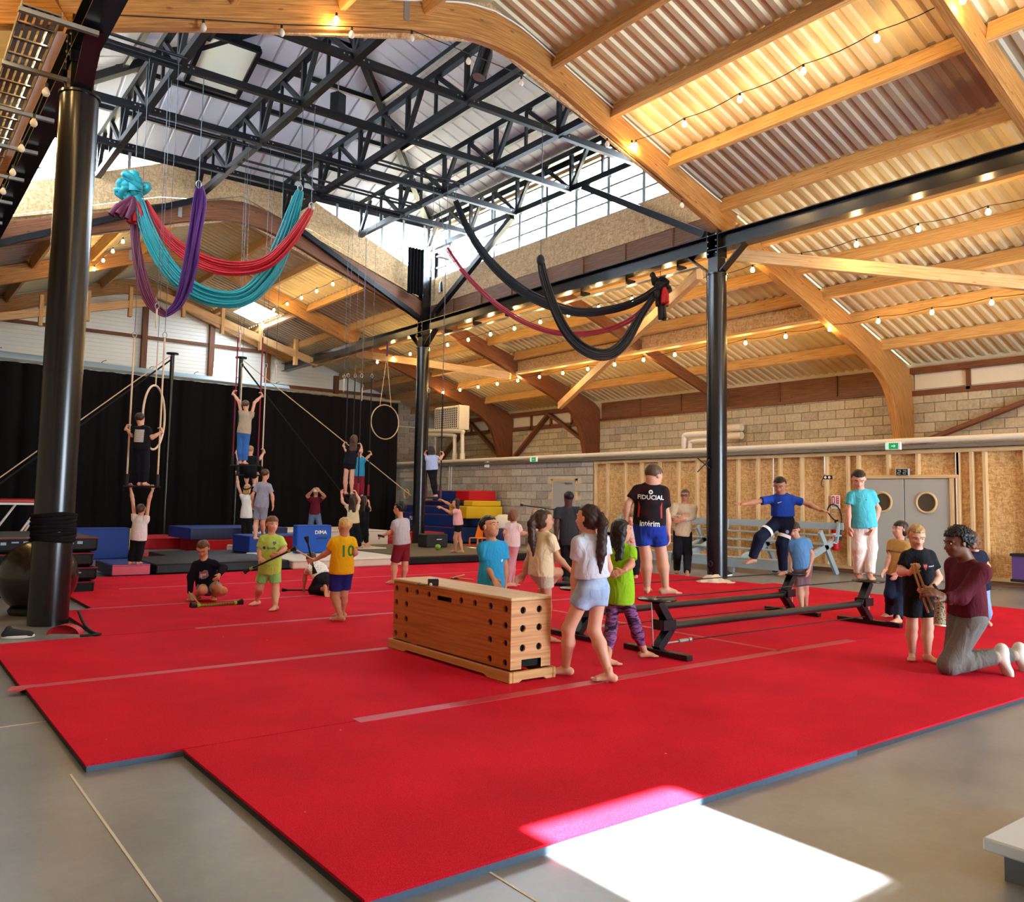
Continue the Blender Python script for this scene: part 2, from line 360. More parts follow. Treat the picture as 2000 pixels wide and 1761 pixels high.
# ---- outer shell
def blocks(parent, axis, fixed, a0, a1, z0, z1, mat, bl=.5, bh=.2581, skip=None, limit=300, face=-1):
    """running-bond wall of concrete blocks, each block an object sharing one mesh"""
    off = np.array(parent['_t']); base = None; half = None; n = 0; cells = []
    j = 0; z = z0
    while z < z1-.05:
        h = min(bh, z1-z); s = a0-(bl/2 if j % 2 else 0)
        while s < a1-.02:
            u0, u1 = max(s, a0), min(s+bl, a1)
            if u1-u0 > .08 and not (skip and skip((u0+u1)/2, z+h/2)): cells.append(((u0+u1)/2, z+h/2, u1-u0, h))
            s += bl
        z += bh; j += 1
    cells.sort(key=lambda c: c[0] if axis == 'x' else c[0])
    shared = {}; rest = MB()
    for i, (u, zc, w, h) in enumerate(cells):
        jit = random.uniform(0, .008)
        if i >= limit:
            c = (fixed+face*(.028), u, zc) if axis == 'x' else (u, fixed+face*.028, zc)
            rest.box(c, (.06, w-.014, h-.014) if axis == 'x' else (w-.014, .06, h-.014)); continue
        key = (round(w, 2), round(h, 2))
        if key not in shared:
            q = MB(); q.box((0, 0, 0), (.06, w-.014, h-.014) if axis == 'x' else (w-.014, .06, h-.014)); o = q.build('block', mat, None, bevel=.006); shared[key] = o; o.parent = parent
        else:
            o = shared[key].copy(); COL.objects.link(o)
        o.location = np.array((fixed+face*(.022+jit), u, zc) if axis == 'x' else (u, fixed+face*(.022+jit), zc))-off
    if rest.v:
        o = rest.build('block_courses', mat, parent); o['kind'] = 'stuff'

# right outer wall: blocks 2.6 .. 4.6, brown boards above, cream strips in the braced bays
wr = thing('wall_right', 'warm grey concrete block wall above the white pipe, with brown boards on top', None, (XW, 0, 0), kind='structure')
m = MB(); m.bx(XW, XW+.2, YN, YB, 0, 5.7); m.build('mortar_bed', 'mortar', wr)
def _nolegs(u, z): return any(abs(u-y) < .18 for y in (11.1, 23.1))
blocks(wr, 'x', XW, 5.4, 23.0, 2.95, 4.55, 'block_warm', bl=.56, limit=300)
blocks(wr, 'x', XW, 23.2, 34.4, 2.95, 4.4, 'block_warm', bl=.56, limit=300)
for y0, y1, z0, z1 in ((11.3, 13.2, 4.6, 5.22), (13.2, 15.1, 4.6, 5.22), (15.1, 17.05, 4.6, 5.22), (17.05, 19, 4.6, 5.22), (19, 20.9, 4.6, 5.22), (20.9, 22.95, 4.6, 5.22)):
    m = MB(); m.bx(XW-.05, XW, y0+.03, y1-.03, z0, z1); m.build('board_panel', 'brown_ply', wr, bevel=.004)
    m = MB(); m.bx(XW-.09, XW-.05, y0-.03, y0+.03, z0, z1); m.build('batten', 'glulam_dark', wr)
m = MB(); m.bx(XW-.12, XW, 11.3, 23, 4.54, 4.62); m.build('rail', 'glulam_dark', wr)
for y0, y1 in ((5.3, 11.0), (23.3, 28.4), (28.7, 34.3)):
    n = 4; w = (y1-y0)/n
    for k in range(n):
        m = MB(); m.bx(XW-.03, XW, y0+k*w+.05, y0+(k+1)*w-.05, 4.62, 5.1); m.build('cream_panel', 'cream_paint', wr)
        m = MB(); m.bx(XW-.1, XW-.01, y0+k*w-.05, y0+k*w+.05, 4.5, 5.16); m.build('stud', 'glulam_dark', wr)
    m = MB(); m.bx(XW-.1, XW-.01, y0, y1, 4.44, 4.58); m.build('rail', 'glulam_dark', wr)
    m = MB(); m.bx(XW-.2, XW-.01, y0, y1, 5.02, 5.18); m.build('rail', 'glulam_dark', wr)
for a, b in (((11.0, 3.1), (5.35, 5.05)), ((28.3, 3.1), (25.8, 5.0)), ((25.8, 5.0), (23.3, 3.6)), ((34.2, 3.1), (31.4, 5.0)), ((31.4, 5.0), (28.8, 3.2))):
    m = MB(); m.beam((XW-.22, a[0], a[1]), (XW-.22, b[0], b[1]), .1, .22, (1, 0, 0)); m.build('brace', 'glulam_dark', wr)

wl = MB(); wl.bx(XL-.2, XL, YN, YB, 0, 5.7); struct(wl.build('wall_left', 'mortar'), 'grey block wall on the left')
wf = thing('wall_front', 'front wall with tall glazed gates behind the photographer', None, (0, YN, 0), kind='structure')
m = MB()
for x0, x1, z0, z1 in ((XL, 8.6, 0, 4.5), (15.6, XW, 0, 4.5), (XL, XW, 4.5, 10.1)): m.bx(x0, x1, YN-.2, YN, z0, z1)
m.build('panel', 'white_cladding', wf)
for k in range(4):
    m = MB(); x = 8.6+7.0*k/3; m.bx(x-.06, x+.06, YN-.1, YN, 0, 4.5); m.build('post', 'steel_black', wf)
portal((12.1, YN-.1, 2.25), (0, 1, 0), 7.0, 4.5)

# gable wall, far end
wb = thing('wall_back', 'pale clad gable wall with brown timber posts above the curtain', None, (XR, YB, 0), kind='structure')
m = MB(); m.prism([(XL, 0), (XW, 0), (XW, zt(XW)+.25), (XR, zt(XR)+.25), (XL, zt(XL)+.25)], 'y', YB, YB+.2); m.build('cladding_back', 'white_cladding', wb)
blocks(wb, 'y', YB, 1.8, 21.8, 4.9, 6.18, 'block_grey', bl=.56, bh=.256, limit=300)
blocks(wb, 'y', YB, 17.0, 21.8, 0, 4.9, 'block_grey', bl=.56, bh=.256, limit=300)
for k in range(22):                                         # horizontal cladding boards
    z = 6.3+k*.15; hw = (9.72-z)/.335
    if hw <= .3: break
    m = MB(); m.bx(XR-hw, XR+hw, YB-.03, YB, z, z+.142); m.build('cladding_board', 'white_cladding', wb)
for x in (XR-5.0, XR+.3, XR+2.9, XR+5.3, XR+8.5):
    m = MB(); m.bx(x-.1, x+.1, YB-.22, YB-.03, 4.9, zt(x)-.1); m.build('post', 'glulam_dark', wb)
m = MB(); m.bx(XL, XW, YB-.12, YB-.02, 6.16, 6.3); m.build('rail', 'glulam_dark', wb)
m = MB(); m.bx(XR-5, XR+5.3, YB-.12, YB-.02, 7.55, 7.68); m.build('rail', 'glulam_dark', wb)

# ---- timber arch frames
LOW = [(21.2, 2.85), (21.13, 3.3), (20.95, 3.95), (20.62, 4.6), (20.0, 5.05), (18.9, 5.51), (16.5, 6.38), (14.25, 7.18)]
def legpiece(sx):
    low = [(XR+sx*(x-XR), z) for x, z in LOW]
    upp = [(21.88, 2.85), (21.88, 3.3), (21.87, 3.95), (21.86, 4.7), (21.6, 5.2), (19.6, 5.93), (17.0, 6.75), (14.55, 7.55)]
    return low, [(XR+sx*(x-XR), z) for x, z in upp]
ARCH_L = [(14.3, 7.12), (13.42, 7.46), (11.1, 8.3), (10.3, 8.58), (9.6, 8.85), (9.0, 9.03), (8.45, 9.16), (7.93, 9.2)]
ARCH_U = [(14.5, 7.75), (13.55, 8.0), (11.2, 8.8), (10.4, 9.07), (9.72, 9.3), (9.1, 9.52), (8.5, 9.72), (7.93, 9.8)]
def full(L): return snap(L, 3)+[np.array((2*XR-p[0], p[1])) for p in snap(L, 3)[::-1][1:]]
FRLAB = {-0.9: 'timber portal frame behind the photographer', 5.1: 'timber portal frame nearest the camera, crossing the top right corner', 11.1: 'big curved timber arch frame over the front of the red mats', 23.1: 'curved timber arch frame at the far side of the lantern',
         28.5: 'timber arch frame behind the hanging trapezes, before the gable', 34.3: 'plain timber rafters against the pale gable wall'}
for fy in [-0.9]+FY+[34.3]:
    fr = thing('arch_frame', FRLAB[fy], 'timber frame', (XR, fy, 0), 'timber arch frames across the hall')
    w = .16; far = fy > 20
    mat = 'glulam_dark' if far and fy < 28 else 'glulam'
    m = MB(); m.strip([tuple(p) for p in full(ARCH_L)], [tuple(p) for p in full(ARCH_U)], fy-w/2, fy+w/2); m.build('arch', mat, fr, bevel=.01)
    if fy == 11.1: m = MB(); m.tube([(q[0], fy-w/2-.02, q[1]-.02) for q in full(ARCH_U)], .016, 6); m.build('conduit', 'white', fr)
    if fy == 34.3: continue
    for sx in (1, -1):
        lo, up = legpiece(sx); lo = snap(lo, 3); up = snap(up, 3)
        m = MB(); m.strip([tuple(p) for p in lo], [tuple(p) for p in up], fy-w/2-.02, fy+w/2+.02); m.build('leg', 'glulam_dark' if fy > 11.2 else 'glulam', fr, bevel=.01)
    m = MB(); m.bx(XR-1.75, XR-1.65, fy-w/2-.012, fy+w/2+.012, 8.98, 9.32); m.build('ridge_plate', 'galvanised', fr)

# ---- roof: corrugated panels per bay and row, purlins
ceil = thing('ceiling', 'corrugated metal roof on pale timber purlins', None, (XR, 0, 0), kind='structure')
PX_ = [9.3, 10.75, 12.35, 13.95, 15.35, 16.6, 17.75, 19.0, 20.4]
def corr(x0, x1, y0, y1, z0, z1, mat, name='roof_panel', period=.27, amp=.045, parent=None):
    ys = []; y = y0
    prof = [(0, 0), (.10, 0), (.135, 1), (.235, 1)]
    while y < y1:
        for a, b in prof:
            if y+a < y1: ys.append((y+a, b*amp))
        y += period
    ys.append((y1, 0))
    V = []
    for (yy, dz) in ys: V += [(x0, yy, z0+dz), (x1, yy, z1+dz)]
    F = [(2*i, 2*i+1, 2*i+3, 2*i+2) for i in range(len(ys)-1)]
    if x1 > x0: F = [f[::-1] for f in F]
    q = MB(); q.add(V, F); return q.build(name, mat, parent or ceil)
SKY0 = (2.55, 3.52)                         # roof light letting the sun in, left slope near the front wall
_t = 7.5
def roofbay(y0, y1, lantern=False, rows=True):
    for sx in (1, -1):
        xs = [XR]+[XR+sx*(p-XR) for p in PX_]+[XW+.1 if sx > 0 else XL-.1]
        for i in range(len(xs)-1):
            a, b = xs[i], xs[i+1]
            if lantern and abs((a+b)/2-XR) < 6.2: continue
            if lantern and abs(a-XR) < 6.3: a = XR+sx*6.36
            if y0 == -8 and sx < 0 and _xa-.01 < min(a, b) and max(a, b) < _xb+.01: continue
            za, zb = zt(a)+.12, zt(b)+.12
            mat = 'roof_sheet_tan' if i in (3, 7) else 'roof_sheet'
            holes = [h for h in HOLES if h[0] < max(a, b) and h[1] > min(a, b) and h[2] < y1 and h[3] > y0]
            if holes:
                h = holes[0]; lo, hi = sorted((a, b)); hx0, hx1 = max(h[0], lo), min(h[1], hi)
                for (p, q, r, s_) in ((lo, hi, y0, h[2]), (lo, hi, h[3], y1), (lo, hx0, h[2], h[3]), (hx1, hi, h[2], h[3])):
                    if q-p > .02 and s_-r > .02: corr(p, q, r, s_, zt(p)+.12, zt(q)+.12, mat)
            else: corr(a, b, y0, y1, za, zb, mat)
        for i, x in enumerate(xs[1:-1]):
            if lantern and abs(x-XR) < 6.3: continue
            if y0 == -8 and sx < 0 and i == 2: continue
            m = MB(); m.beam((x, y0+.08, zt(x)-.05), (x, y1-.08, zt(x)-.05), .1, .3, (sx*.33, 0, 1)); m.build('purlin', 'purlin_wood', ceil, bevel=.006)
_sp = Vector((2.98, 2.35, 0)); _k = 1
def _hit(x, y):                              # where the sun ray through floor point (x, y) crosses the roof
    for t in np.linspace(4, 14, 2001):
        q = (x+SUN_DIR.x*t, y+SUN_DIR.y*t, SUN_DIR.z*t)
        if q[2] >= zt(q[0])+.12: return q
_q = [_hit(*q) for q in ((2.48, 1.88), (3.47, 1.88), (3.47, 3.1), (2.48, 3.1))]
_xa, _xb = 2*XR-PX_[3], 2*XR-PX_[1]
HOLES = [(11.2, 12.2, 30.85, 33.1)]
for y0, y1 in ((-8, -.9), (-.9, 5.1), (5.1, 11.2), (23.1, 28.5), (28.5, 34.6)): roofbay(y0, y1)
roofbay(11.1, 23.1, True)
_R = [(_xa, -8.0), (_xb, -8.0), (_xb, -.9), (_xa, -.9)]
m = MB()
for k in range(4):
    a, b, c, d = _R[k], _R[(k+1) % 4], _q[(k+1) % 4], _q[k]
    m.add([(p_[0], p_[1], zt(p_[0])+.12) for p_ in (a, b, c, d)], [(3, 2, 1, 0)])
m.build('sun_mask_panel', 'roof_sheet', ceil)  # unseen flat panel added, its gap shaped to cast the sun patch
wn = thing('window_1', 'unseen roof light behind the photographer, slanted to shape the sun patch', None, (_q[0][0], _q[0][1], zt(_q[0][0])), kind='structure')
for k in range(4):
    a, b = _q[k], _q[(k+1) % 4]; m = MB(); m.beam((a[0], a[1], zt(a[0])+.15), (b[0], b[1], zt(b[0])+.15), .02, .03); m.build('frame', 'cream_paint', wn)
for i, h in enumerate(HOLES, 1):
    x0, x1, y0, y1 = h; wn = thing('window_%d' % (i+1), 'bright roof light set in the corrugated roof', None, ((x0+x1)/2, (y0+y1)/2, zt(x0)), kind='structure')
    m = MB()
    for (p, q) in (((x0, y0), (x1, y0)), ((x1, y0), (x1, y1)), ((x1, y1), (x0, y1)), ((x0, y1), (x0, y0))):
        m.beam((p[0], p[1], zt(p[0])+.14), (q[0], q[1], zt(q[0])+.14), .04, .16)
    m.build('frame', 'cream_paint', wn)
portal((11.7, 32.0, zt(11.7)+.2), (-.33, 0, -1), 1.0, 2.2)

# intermediate rafters and the deep box beams of the side bays, wind braces
for sx in (1, -1):
    X = lambda x: XR+sx*(x-XR)
    side = 'right' if sx > 0 else 'left'
    t = thing('rafter', 'dark intermediate rafter carried by the deep box beam, %s bay' % side, 'rafter', (X(18), 17.1, 5))
    m = MB(); m.beam((X(14.2), 17.1, zt(14.2)-.42), (X(21.7), 17.1, zt(21.7)-.42), .12, .32, (sx*.33, 0, 1)); m.build('timber', 'glulam_dark', t)
    t = thing('box_beam', 'deep box beam with a chipboard web under the %s roof slope' % side, 'beam', (X(17.9), 17, 5.9))
    m = MB(); m.bx(X(17.86), X(17.94), 11.2, 23.0, 6.0, 6.62); m.build('web', 'osb_pale', t)
    m = MB(); m.bx(X(17.8), X(18.0), 11.2, 23.0, 6.6, 6.76); m.build('top_flange', 'purlin_wood', t, bevel=.006)
    m = MB(); m.bx(X(17.78), X(18.02), 11.2, 23.0, 5.92, 6.0); m.build('bottom_flange', 'pale_wood', t, bevel=.006)
    for nm, a, b in () if sx < 0 else (('from the front column towards the camera', (14.3, 11.0, 6.8), tuple(GX(2030, 556, 17.4))), ('behind the far column', (14.3, 28.3, 6.9), (17.7, 23.2, 5.86)), ('steep one under the box beam', (19.75, 22.9, 4.95), (14.4, 12.0, 6.62))):
        t = thing('wind_brace', 'pale diagonal timber brace %s, %s slope' % (nm, side), 'brace', (X((a[0]+b[0])/2), (a[1]+b[1])/2, a[2]))
        m = MB(); m.beam((X(a[0]), a[1], a[2]), (X(b[0]), b[1], b[2]), .16, .26); m.build('timber', 'pale_wood', t, bevel=.008)
for i, (x0, z0, x1, z1) in enumerate(((7.9, 9.3, 14.2, 7.0), (7.9, 9.0, 2.0, 7.0))):   # inclined struts before the gable
    t = thing('gable_strut', 'pale slanting timber with short hangers before the gable, %s of the ridge' % ('right' if i == 0 else 'left'), 'brace', ((x0+x1)/2, 32, 8))
    m = MB(); m.beam((x0, 31.6, z0-.55), (x1, 31.6, z1-.1), .14, .26); m.build('timber', 'pale_wood', t)
    for f in (.15, .38, .62, .85):
        xx = x0+(x1-x0)*f; zz = z0-.55+(z1-.1-z0+.55)*f
        m = MB(); m.bx(xx-.06, xx+.06, 31.5, 31.7, zz-.45, zz+.6); m.build('hanger', 'purlin_wood', t)

# ---- steel: columns, longitudinal beams
COLS = {'left_front': (1.76, 11.1, .215, 'thick black steel column at the left, wound with black cloth near its foot'),
        'right_front': (14.0, 11.2, .205, 'black steel column on the right, cloth heaped at its foot'),
        'far': (14.0, 23.05, .195, 'slim black steel column at the far corner of the lantern'),
        'far_left': (1.76, 23.1, .2, 'black steel column beyond the left edge of the view')}
for k, (x, y, r, lab) in COLS.items():
    c = thing('column', lab, 'column', (x, y, 0), 'round steel columns of the lantern')
    m = MB(); m.tube([(x, y, 0), (x, y, 6.34)], r, 32); m.build('shaft', 'steel_black', c)
    m = MB(); m.tube([(x, y, 2.95), (x, y, 2.97)], r+.004, 32); m.build('weld_ring', 'steel_black', c)
    m = MB(); m.tube([(x, y, 6.34), (x, y, 6.37)], r+.02, 32); m.build('cap_plate', 'steel_black', c)
    m = MB(); m.bx(x-.13, x+.13, y-.13, y+.13, 6.37, 6.72); m.build('neck', 'steel_black', c, bevel=.005)
    m = MB(); top = 8.7 if k == 'far' else 7.3
    m.ibeam((x, y, 6.72), (x, y, top), .3, .3, .02, (0, 1, 0)); m.build('head_post', 'steel_black', c)
    for sy in (-1, 1):
        m = MB(); m.beam((x, y+sy*.14, 6.4), (x, y+sy*.75, 6.88), .2, .025, (0, -sy, 1)); m.build('bracket', 'steel_black', c)
        for j in range(2):
            for q in range(4):
                m = MB(); m.cyl((x-.15, y+sy*.11*(j*.0+1)-.0, 6.8+q*.13), (x-.165, y+sy*.11, 6.8+q*.13), .014, n=6)
                if j == 0: m.build('bolt', 'galvanised', c)
for sx, lab in ((1, 'long black steel girder on the right columns, running under the roof slope'), (-1, 'long black steel girder on the left column')):
    x = XR+sx*6.07 if sx > 0 else 1.76
    g = thing('girder', lab, 'beam', (x, 14, 6.85))
    m = MB(); m.ibeam((x, YN+.1, 7.03), (x, YB-.1, 7.03), .3, .34, .02); m.build('section', 'steel_black', g)

# ---- lantern: walls, glazing, trusses, pyramid roof
lw = thing('trim_1', 'chipboard upstand of the lantern with brown boards below', None, (XR, 17, 7.2), kind='structure')
for sx in (1, -1):
    x = 14.2 if sx > 0 else 1.62
    n = 8; w = 12.0/n
    for k in range(n):
        y0 = CY0+k*w
        m = MB(); m.bx(x, x+.03, y0+.01, y0+w-.01, 7.2, 7.76); m.build('board_panel', 'brown_ply', lw)
        m = MB(); m.bx(x-sx*.05, x, y0-.02, y0+.03, 7.2, 7.76); m.build('batten', 'brown_ply', lw)
    for k in range(5):
        y0 = CY0+k*2.4
        for z0, z1 in ((7.77, 8.18), (8.185, 8.62)):
            m = MB(); m.bx(x-.01, x+.03, y0, y0+2.395, z0, z1); m.build('osb_panel', 'osb_pale', lw)
def zo(x): return 8.62+.37*(6.1-abs(x-XR)) if True else 0
for y in (23.2, 11.15):
    for sx in (1, -1):
        xs = [XR+sx*6.12, XR+sx*4.2, XR+sx*2.2, XR]
        for a, b in zip(xs, xs[1:]):
            lo = lambda x: 7.3+.33*(6.12-abs(x-XR)); hi = (lambda x: min(8.75+.42*(6.12-abs(x-XR)), 10.4)) if y > 20 else (lambda x: 10.5)  # unseen front boards added to full height to keep sun off the floor
            for f0, f1 in ((0, .48), (.49, 1)):
                pts = [(a, lo(a)+(hi(a)-lo(a))*f0), (b, lo(b)+(hi(b)-lo(b))*f0), (b, lo(b)+(hi(b)-lo(b))*f1), (a, lo(a)+(hi(a)-lo(a))*f1)]
                if sx < 0: pts = pts[::-1]
                m = MB(); m.prism(pts, 'y', y, y+.04 if y > 20 else y+.06); m.build('osb_panel', 'osb_pale', lw)
for i, (x, sx) in enumerate(((14.22, 1), (1.6, -1))):
    w = thing('window_%d' % (3+i), 'strip of tall lantern windows with grey metal bars on the %s' % ('right' if sx > 0 else 'left'), None, (x, 17.1, 8.62), kind='structure')
    ys = [11.1+12.0*k/10 for k in range(11)]
    for k in range(10):
        m = MB(); m.bx(x+.02, x+.026, ys[k]+.03, ys[k+1]-.03, 8.64, 10.16); m.build('pane', 'window_glass', w)
    for y in ys:
        m = MB(); m.bx(x-.03, x+.05, y-.05, y+.05, 8.62, 10.3); m.build('mullion', 'galvanised', w)
    for z in (8.63, 8.98, 9.36, 9.74, 10.14):
        m = MB(); m.bx(x-.01, x+.03, 11.1, 23.1, z-.025, z+.025); m.build('bar', 'galvanised', w)
    m = MB(); m.bx(x-.05, x+.05, 11.1, 23.1, 10.2, 10.3); m.build('head_board', 'purlin_wood', w)
    portal((x+.1*sx, 17.1, 9.4), (-sx, 0, 0), 12.0, 1.5)
for i, y in enumerate((23.24,)):
    w = thing('window_%d' % (5+i), 'triangular lantern windows above the %s arch' % ('far' if y > 20 else 'front'), None, (XR, y, 8.8), kind='structure')
    for sx in (1, -1):
        for k in range(5):
            a, b = XR+sx*(2.2+k*.784), XR+sx*(2.2+(k+1)*.784)
            hi = lambda x: min(8.75+.42*(6.12-abs(x-XR)), 10.4)
            pts = [(a, hi(a)), (b, hi(b)), (b, 10.45), (a, 10.45)]
            if sx < 0: pts = pts[::-1]
            m = MB(); m.prism(pts, 'y', y+.05, y+.056); m.build('pane', 'window_glass', w)
            m = MB(); m.bx(b-.04, b+.04, y, y+.08, hi(b), 10.5); m.build('mullion', 'galvanised', w)
        m = MB(); m.beam((XR+sx*5.0, y+.04, 9.55), (XR+sx*6.1, y+.04, 9.55), .05, .05); m.build('bar', 'galvanised', w)
    sg = 1 if y > 20 else -1
    portal((XR+4.6, y+.2*sg, 9.85), (0, -sg, 0), 3.0, 1.2); portal((XR-4.6, y+.2*sg, 9.85), (0, -sg, 0), 3.0, 1.2)
TX = [1.76, 4.17, 6.64, 9.13, 11.6, 14.05]; TYN = [11.2, 13.6, 15.95, 18.25, 20.55, 23.0]
TL = ['above the left girder', 'leftmost of the inner ones', 'second inner one from the left', 'third inner one from the left, at mid roof', 'rightmost of the inner ones', 'in the plane of the right lantern windows']
for x, lab in zip(TX, TL):
    t = thing('roof_truss', 'black steel roof truss, '+lab, 'truss', (x, 17, 9.6), 'black roof trusses of the lantern')
    m = MB(); m.beam((x, 11.2, 9.6), (x, 23, 9.6), .14, .15); m.build('bottom_chord', 'steel_truss', t)
    m = MB(); m.beam((x, 11.2, 10.58), (x, 23, 10.58), .14, .15); m.build('top_chord', 'steel_truss', t)
    for y in TYN:
        m = MB(); m.beam((x, y, 9.6), (x, y, 10.58), .09, .09); m.build('web_member', 'steel_truss', t)
        for d in (-1, 1):
            if 11 < y+d*1.17 < 23.2:
                m = MB(); m.beam((x, y, 9.63), (x, y+d*(.62 if d < 0 else 1.17), 10.56), .09, .09); m.build('web_member', 'steel_truss', t)
        if 11.3 < y < 22.9:
            m = MB(); m.beam((x, y+1.17, 9.63), (x, y+1.17, 10.56), .06, .06); m.build('web_member', 'steel_truss', t)
for i, y in enumerate(TYN[1:-1]):
    t = thing('tie_bar', 'black steel tie crossing under the trusses, %s row from the front arch' % ['first', 'second', 'third', 'fourth'][i], 'steel tie', (XR, y, 9.5))
    for a, b in zip(TX, TX[1:]):
        m = MB(); m.beam((a+.05, y, 9.58), (b-.05, y, 9.58), .12, .14); m.build('section', 'steel_truss', t)
        for e in (a+.2, b-.2):
            m = MB()
            for q in (-.05, .05): m.cyl((e+q, y-.05, 9.59), (e+q, y-.062, 9.59), .016, n=6)
            m.build('bolt_pair', 'galvanised', t)
for nm, a, b in (('rising from the right column towards the camera side windows', (14.0, 11.5, 7.3), (14.0, 15.4, 9.5)), ('rising from the far column along the right windows', (14.0, 22.6, 7.3), (14.0, 18.4, 9.5)),
              ('rising from the far column along the far arch', (13.8, 23.0, 7.3), (9.2, 22.9, 9.5)), ('rising from the hidden left column along the far arch', (1.9, 23.0, 7.3), (6.6, 22.9, 9.5)),
              ('rising from the left column', (1.76, 11.4, 7.3), (1.76, 15.2, 9.5)), ('rising from the hidden left column', (1.76, 22.7, 7.3), (1.76, 18.6, 9.5))):
    t = thing('strut', 'black steel strut '+nm, 'strut', a)
    m = MB(); m.beam(a, b, .15, .15); m.build('section', 'steel_truss', t)
pr = thing('trim_2', 'pyramid roof of the lantern, pale sheets on black hips and purlins', None, (XR, 17.1, 10.6), kind='structure')
AP = np.array((XR-.02, 17.1, 12.95)); CR = [np.array(p) for p in ((1.5, 10.85, 10.66), (14.35, 10.85, 10.66), (14.35, 23.35, 10.66), (1.5, 23.35, 10.66))]
for i in range(4):
    a, b = CR[i], CR[(i+1) % 4]; n = 26
    V = []; F = []
    nr = nrm(np.cross(b-a, AP-a)); ud = nrm(b-a); rows = []
    for k in range(n+1):                       # ribbed sheets running up the slope
        for (o, hgt) in ((0, 0), (.3, 0), (.34, .03), (.42, .03), (.46, 0)):
            t = (k+o)/n
            if t > 1: continue
            rows.append((t, hgt))
    for t, hgt in rows:
        e = a+(b-a)*t; f = min(t, 1-t)*2       # sheet is cut at the hip
        top = e+((AP-(a+b)/2))*f
        V += [e+nr*hgt, top+nr*hgt]
    F = [(2*k, 2*k+1, 2*k+3, 2*k+2) for k in range(len(rows)-1)]
    m = MB(); m.add(V, F); m.build('roof_panel', 'lantern_sheet', pr)
    m = MB(); m.beam(a-np.array((0, 0, .12)), AP-np.array((0, 0, .12)), .16, .22); m.build('hip_beam', 'steel_truss', pr)
    for f in (.2, .42, .64, .84):
        m = MB(); m.beam(a+(AP-a)*f-np.array((0, 0, .08)), b+(AP-b)*f-np.array((0, 0, .08)), .1, .12); m.build('purlin', 'steel_truss', pr)
    m = MB(); m.beam(a-np.array((0, 0, .1)), b-np.array((0, 0, .1)), .2, .3); m.build('eaves_beam', 'steel_truss', pr)
hatch = thing('roof_hatch', 'pale roof hatch in a black frame high in the lantern roof', 'hatch', (5.6, 19.5, 11.3))
def hp(u, v): return (5.5+u*1.25, 18.9+v*1.5, 12.95-.376*((18.9+v*1.5)-17.1)-.2)
m = MB(); m.add([hp(0, 0), hp(1, 0), hp(1, 1), hp(0, 1)], [(0, 1, 2, 3)]); m.add([np.array(hp(*q))+np.array((0, 0, .03)) for q in ((0, 0), (1, 0), (1, 1), (0, 1))], [(3, 2, 1, 0)]); m.build('leaf', flat('hatch_cream', '#dcdcc8', .5), hatch)
for a, b in (((0, 0), (1, 0)), ((1, 0), (1, 1)), ((1, 1), (0, 1)), ((0, 1), (0, 0))):
    m = MB(); m.beam(hp(*a), hp(*b), .1, .14); m.build('frame_bar', 'steel_truss', hatch)

# ---- inner right wall: blocks, then a stud wall lined with chipboard; service pipe along its top
wi = thing('wall_right_inner', 'low inner wall, grey blocks then a pale stud wall lined with chipboard', None, (XM, 14, 0), kind='structure')
Y0S = 18.9
m = MB(); m.bx(XM+.02, XM+.2, Y0S, YB-.2, 0, 2.8); m.build('mortar_bed', 'mortar', wi)
def _dr(u, z): return (19.65 < u < 20.9 and z < 2.25) or (29.55 < u < 30.65 and z < 2.2)
blocks(wi, 'x', XM+.02, Y0S, 32.5, 0, 2.8, 'block_grey', bl=.55, skip=_dr, limit=300)
m = MB(); m.bx(XM, XW, YN, YB, 2.78, 2.86); m.build('deck', 'stud_wood', wi)
ys = [18.82, 18.3, 17.55, 16.9, 16.2, 15.5, 14.85, 14.2, 13.5, 12.9, 12.25, 11.65, 11.0, 10.45, 10.2]
YD0, YD1 = 8.2, 10.12
ys2 = [8.02, 7.75, 7.5, 6.75, 6.1, 5.4, 4.7, 4.0]
for a, b in zip(ys, ys[1:]):
    m = MB(); m.bx(XM+.07, XM+.1, b, a, .16, 2.7); m.build('osb_panel', 'osb_wall', wi)
for a, b in zip(ys2, ys2[1:]):
    m = MB(); m.bx(XM+.07, XM+.1, b, a, .16, 2.7); m.build('osb_panel', 'osb_wall', wi)
for y in ys+ys2:
    m = MB(); m.bx(XM-.04, XM+.07, y-.035, y+.035, .16, 2.66); m.build('stud', 'stud_wood', wi, bevel=.004)
for a, b in ((9.5, 10.2), (8.85, 9.5), (8.02, 8.85)):
    m = MB(); m.bx(XM+.07, XM+.1, a, b, 2.2, 2.7); m.build('osb_panel', 'osb_wall', wi)
    m = MB(); m.bx(XM-.04, XM+.07, a-.03, a+.03, 2.2, 2.66); m.build('stud', 'stud_wood', wi)
m = MB(); m.bx(XM-.05, XM+.08, 4.0, 18.86, 2.66, 2.74); m.build('top_plate', 'stud_wood', wi, bevel=.004)
for a, b in ((10.2, 18.86), (4.0, 8.02)):
    m = MB(); m.bx(XM-.05, XM+.08, a, b, .1, .17); m.build('bottom_plate', 'stud_wood', wi, bevel=.004)
    m = MB(); m.bx(XM-.03, XM+.08, a, b, 0, .1); m.build('skirting', 'brown_ply', wi)
m = MB(); m.bx(XM-.05, XM+.08, YD0-.18, YD1+.08, 2.13, 2.21); m.build('lintel', 'stud_wood', wi, bevel=.004)
m = MB(); m.bx(XM+.12, XM+.18, 4.0, 18.9, 0, 2.78); m.build('backing', 'osb_wall', wi)
dd = thing('door_1', 'grey double door with a round window in each leaf', None, (XM, 9.15, 0), kind='structure')
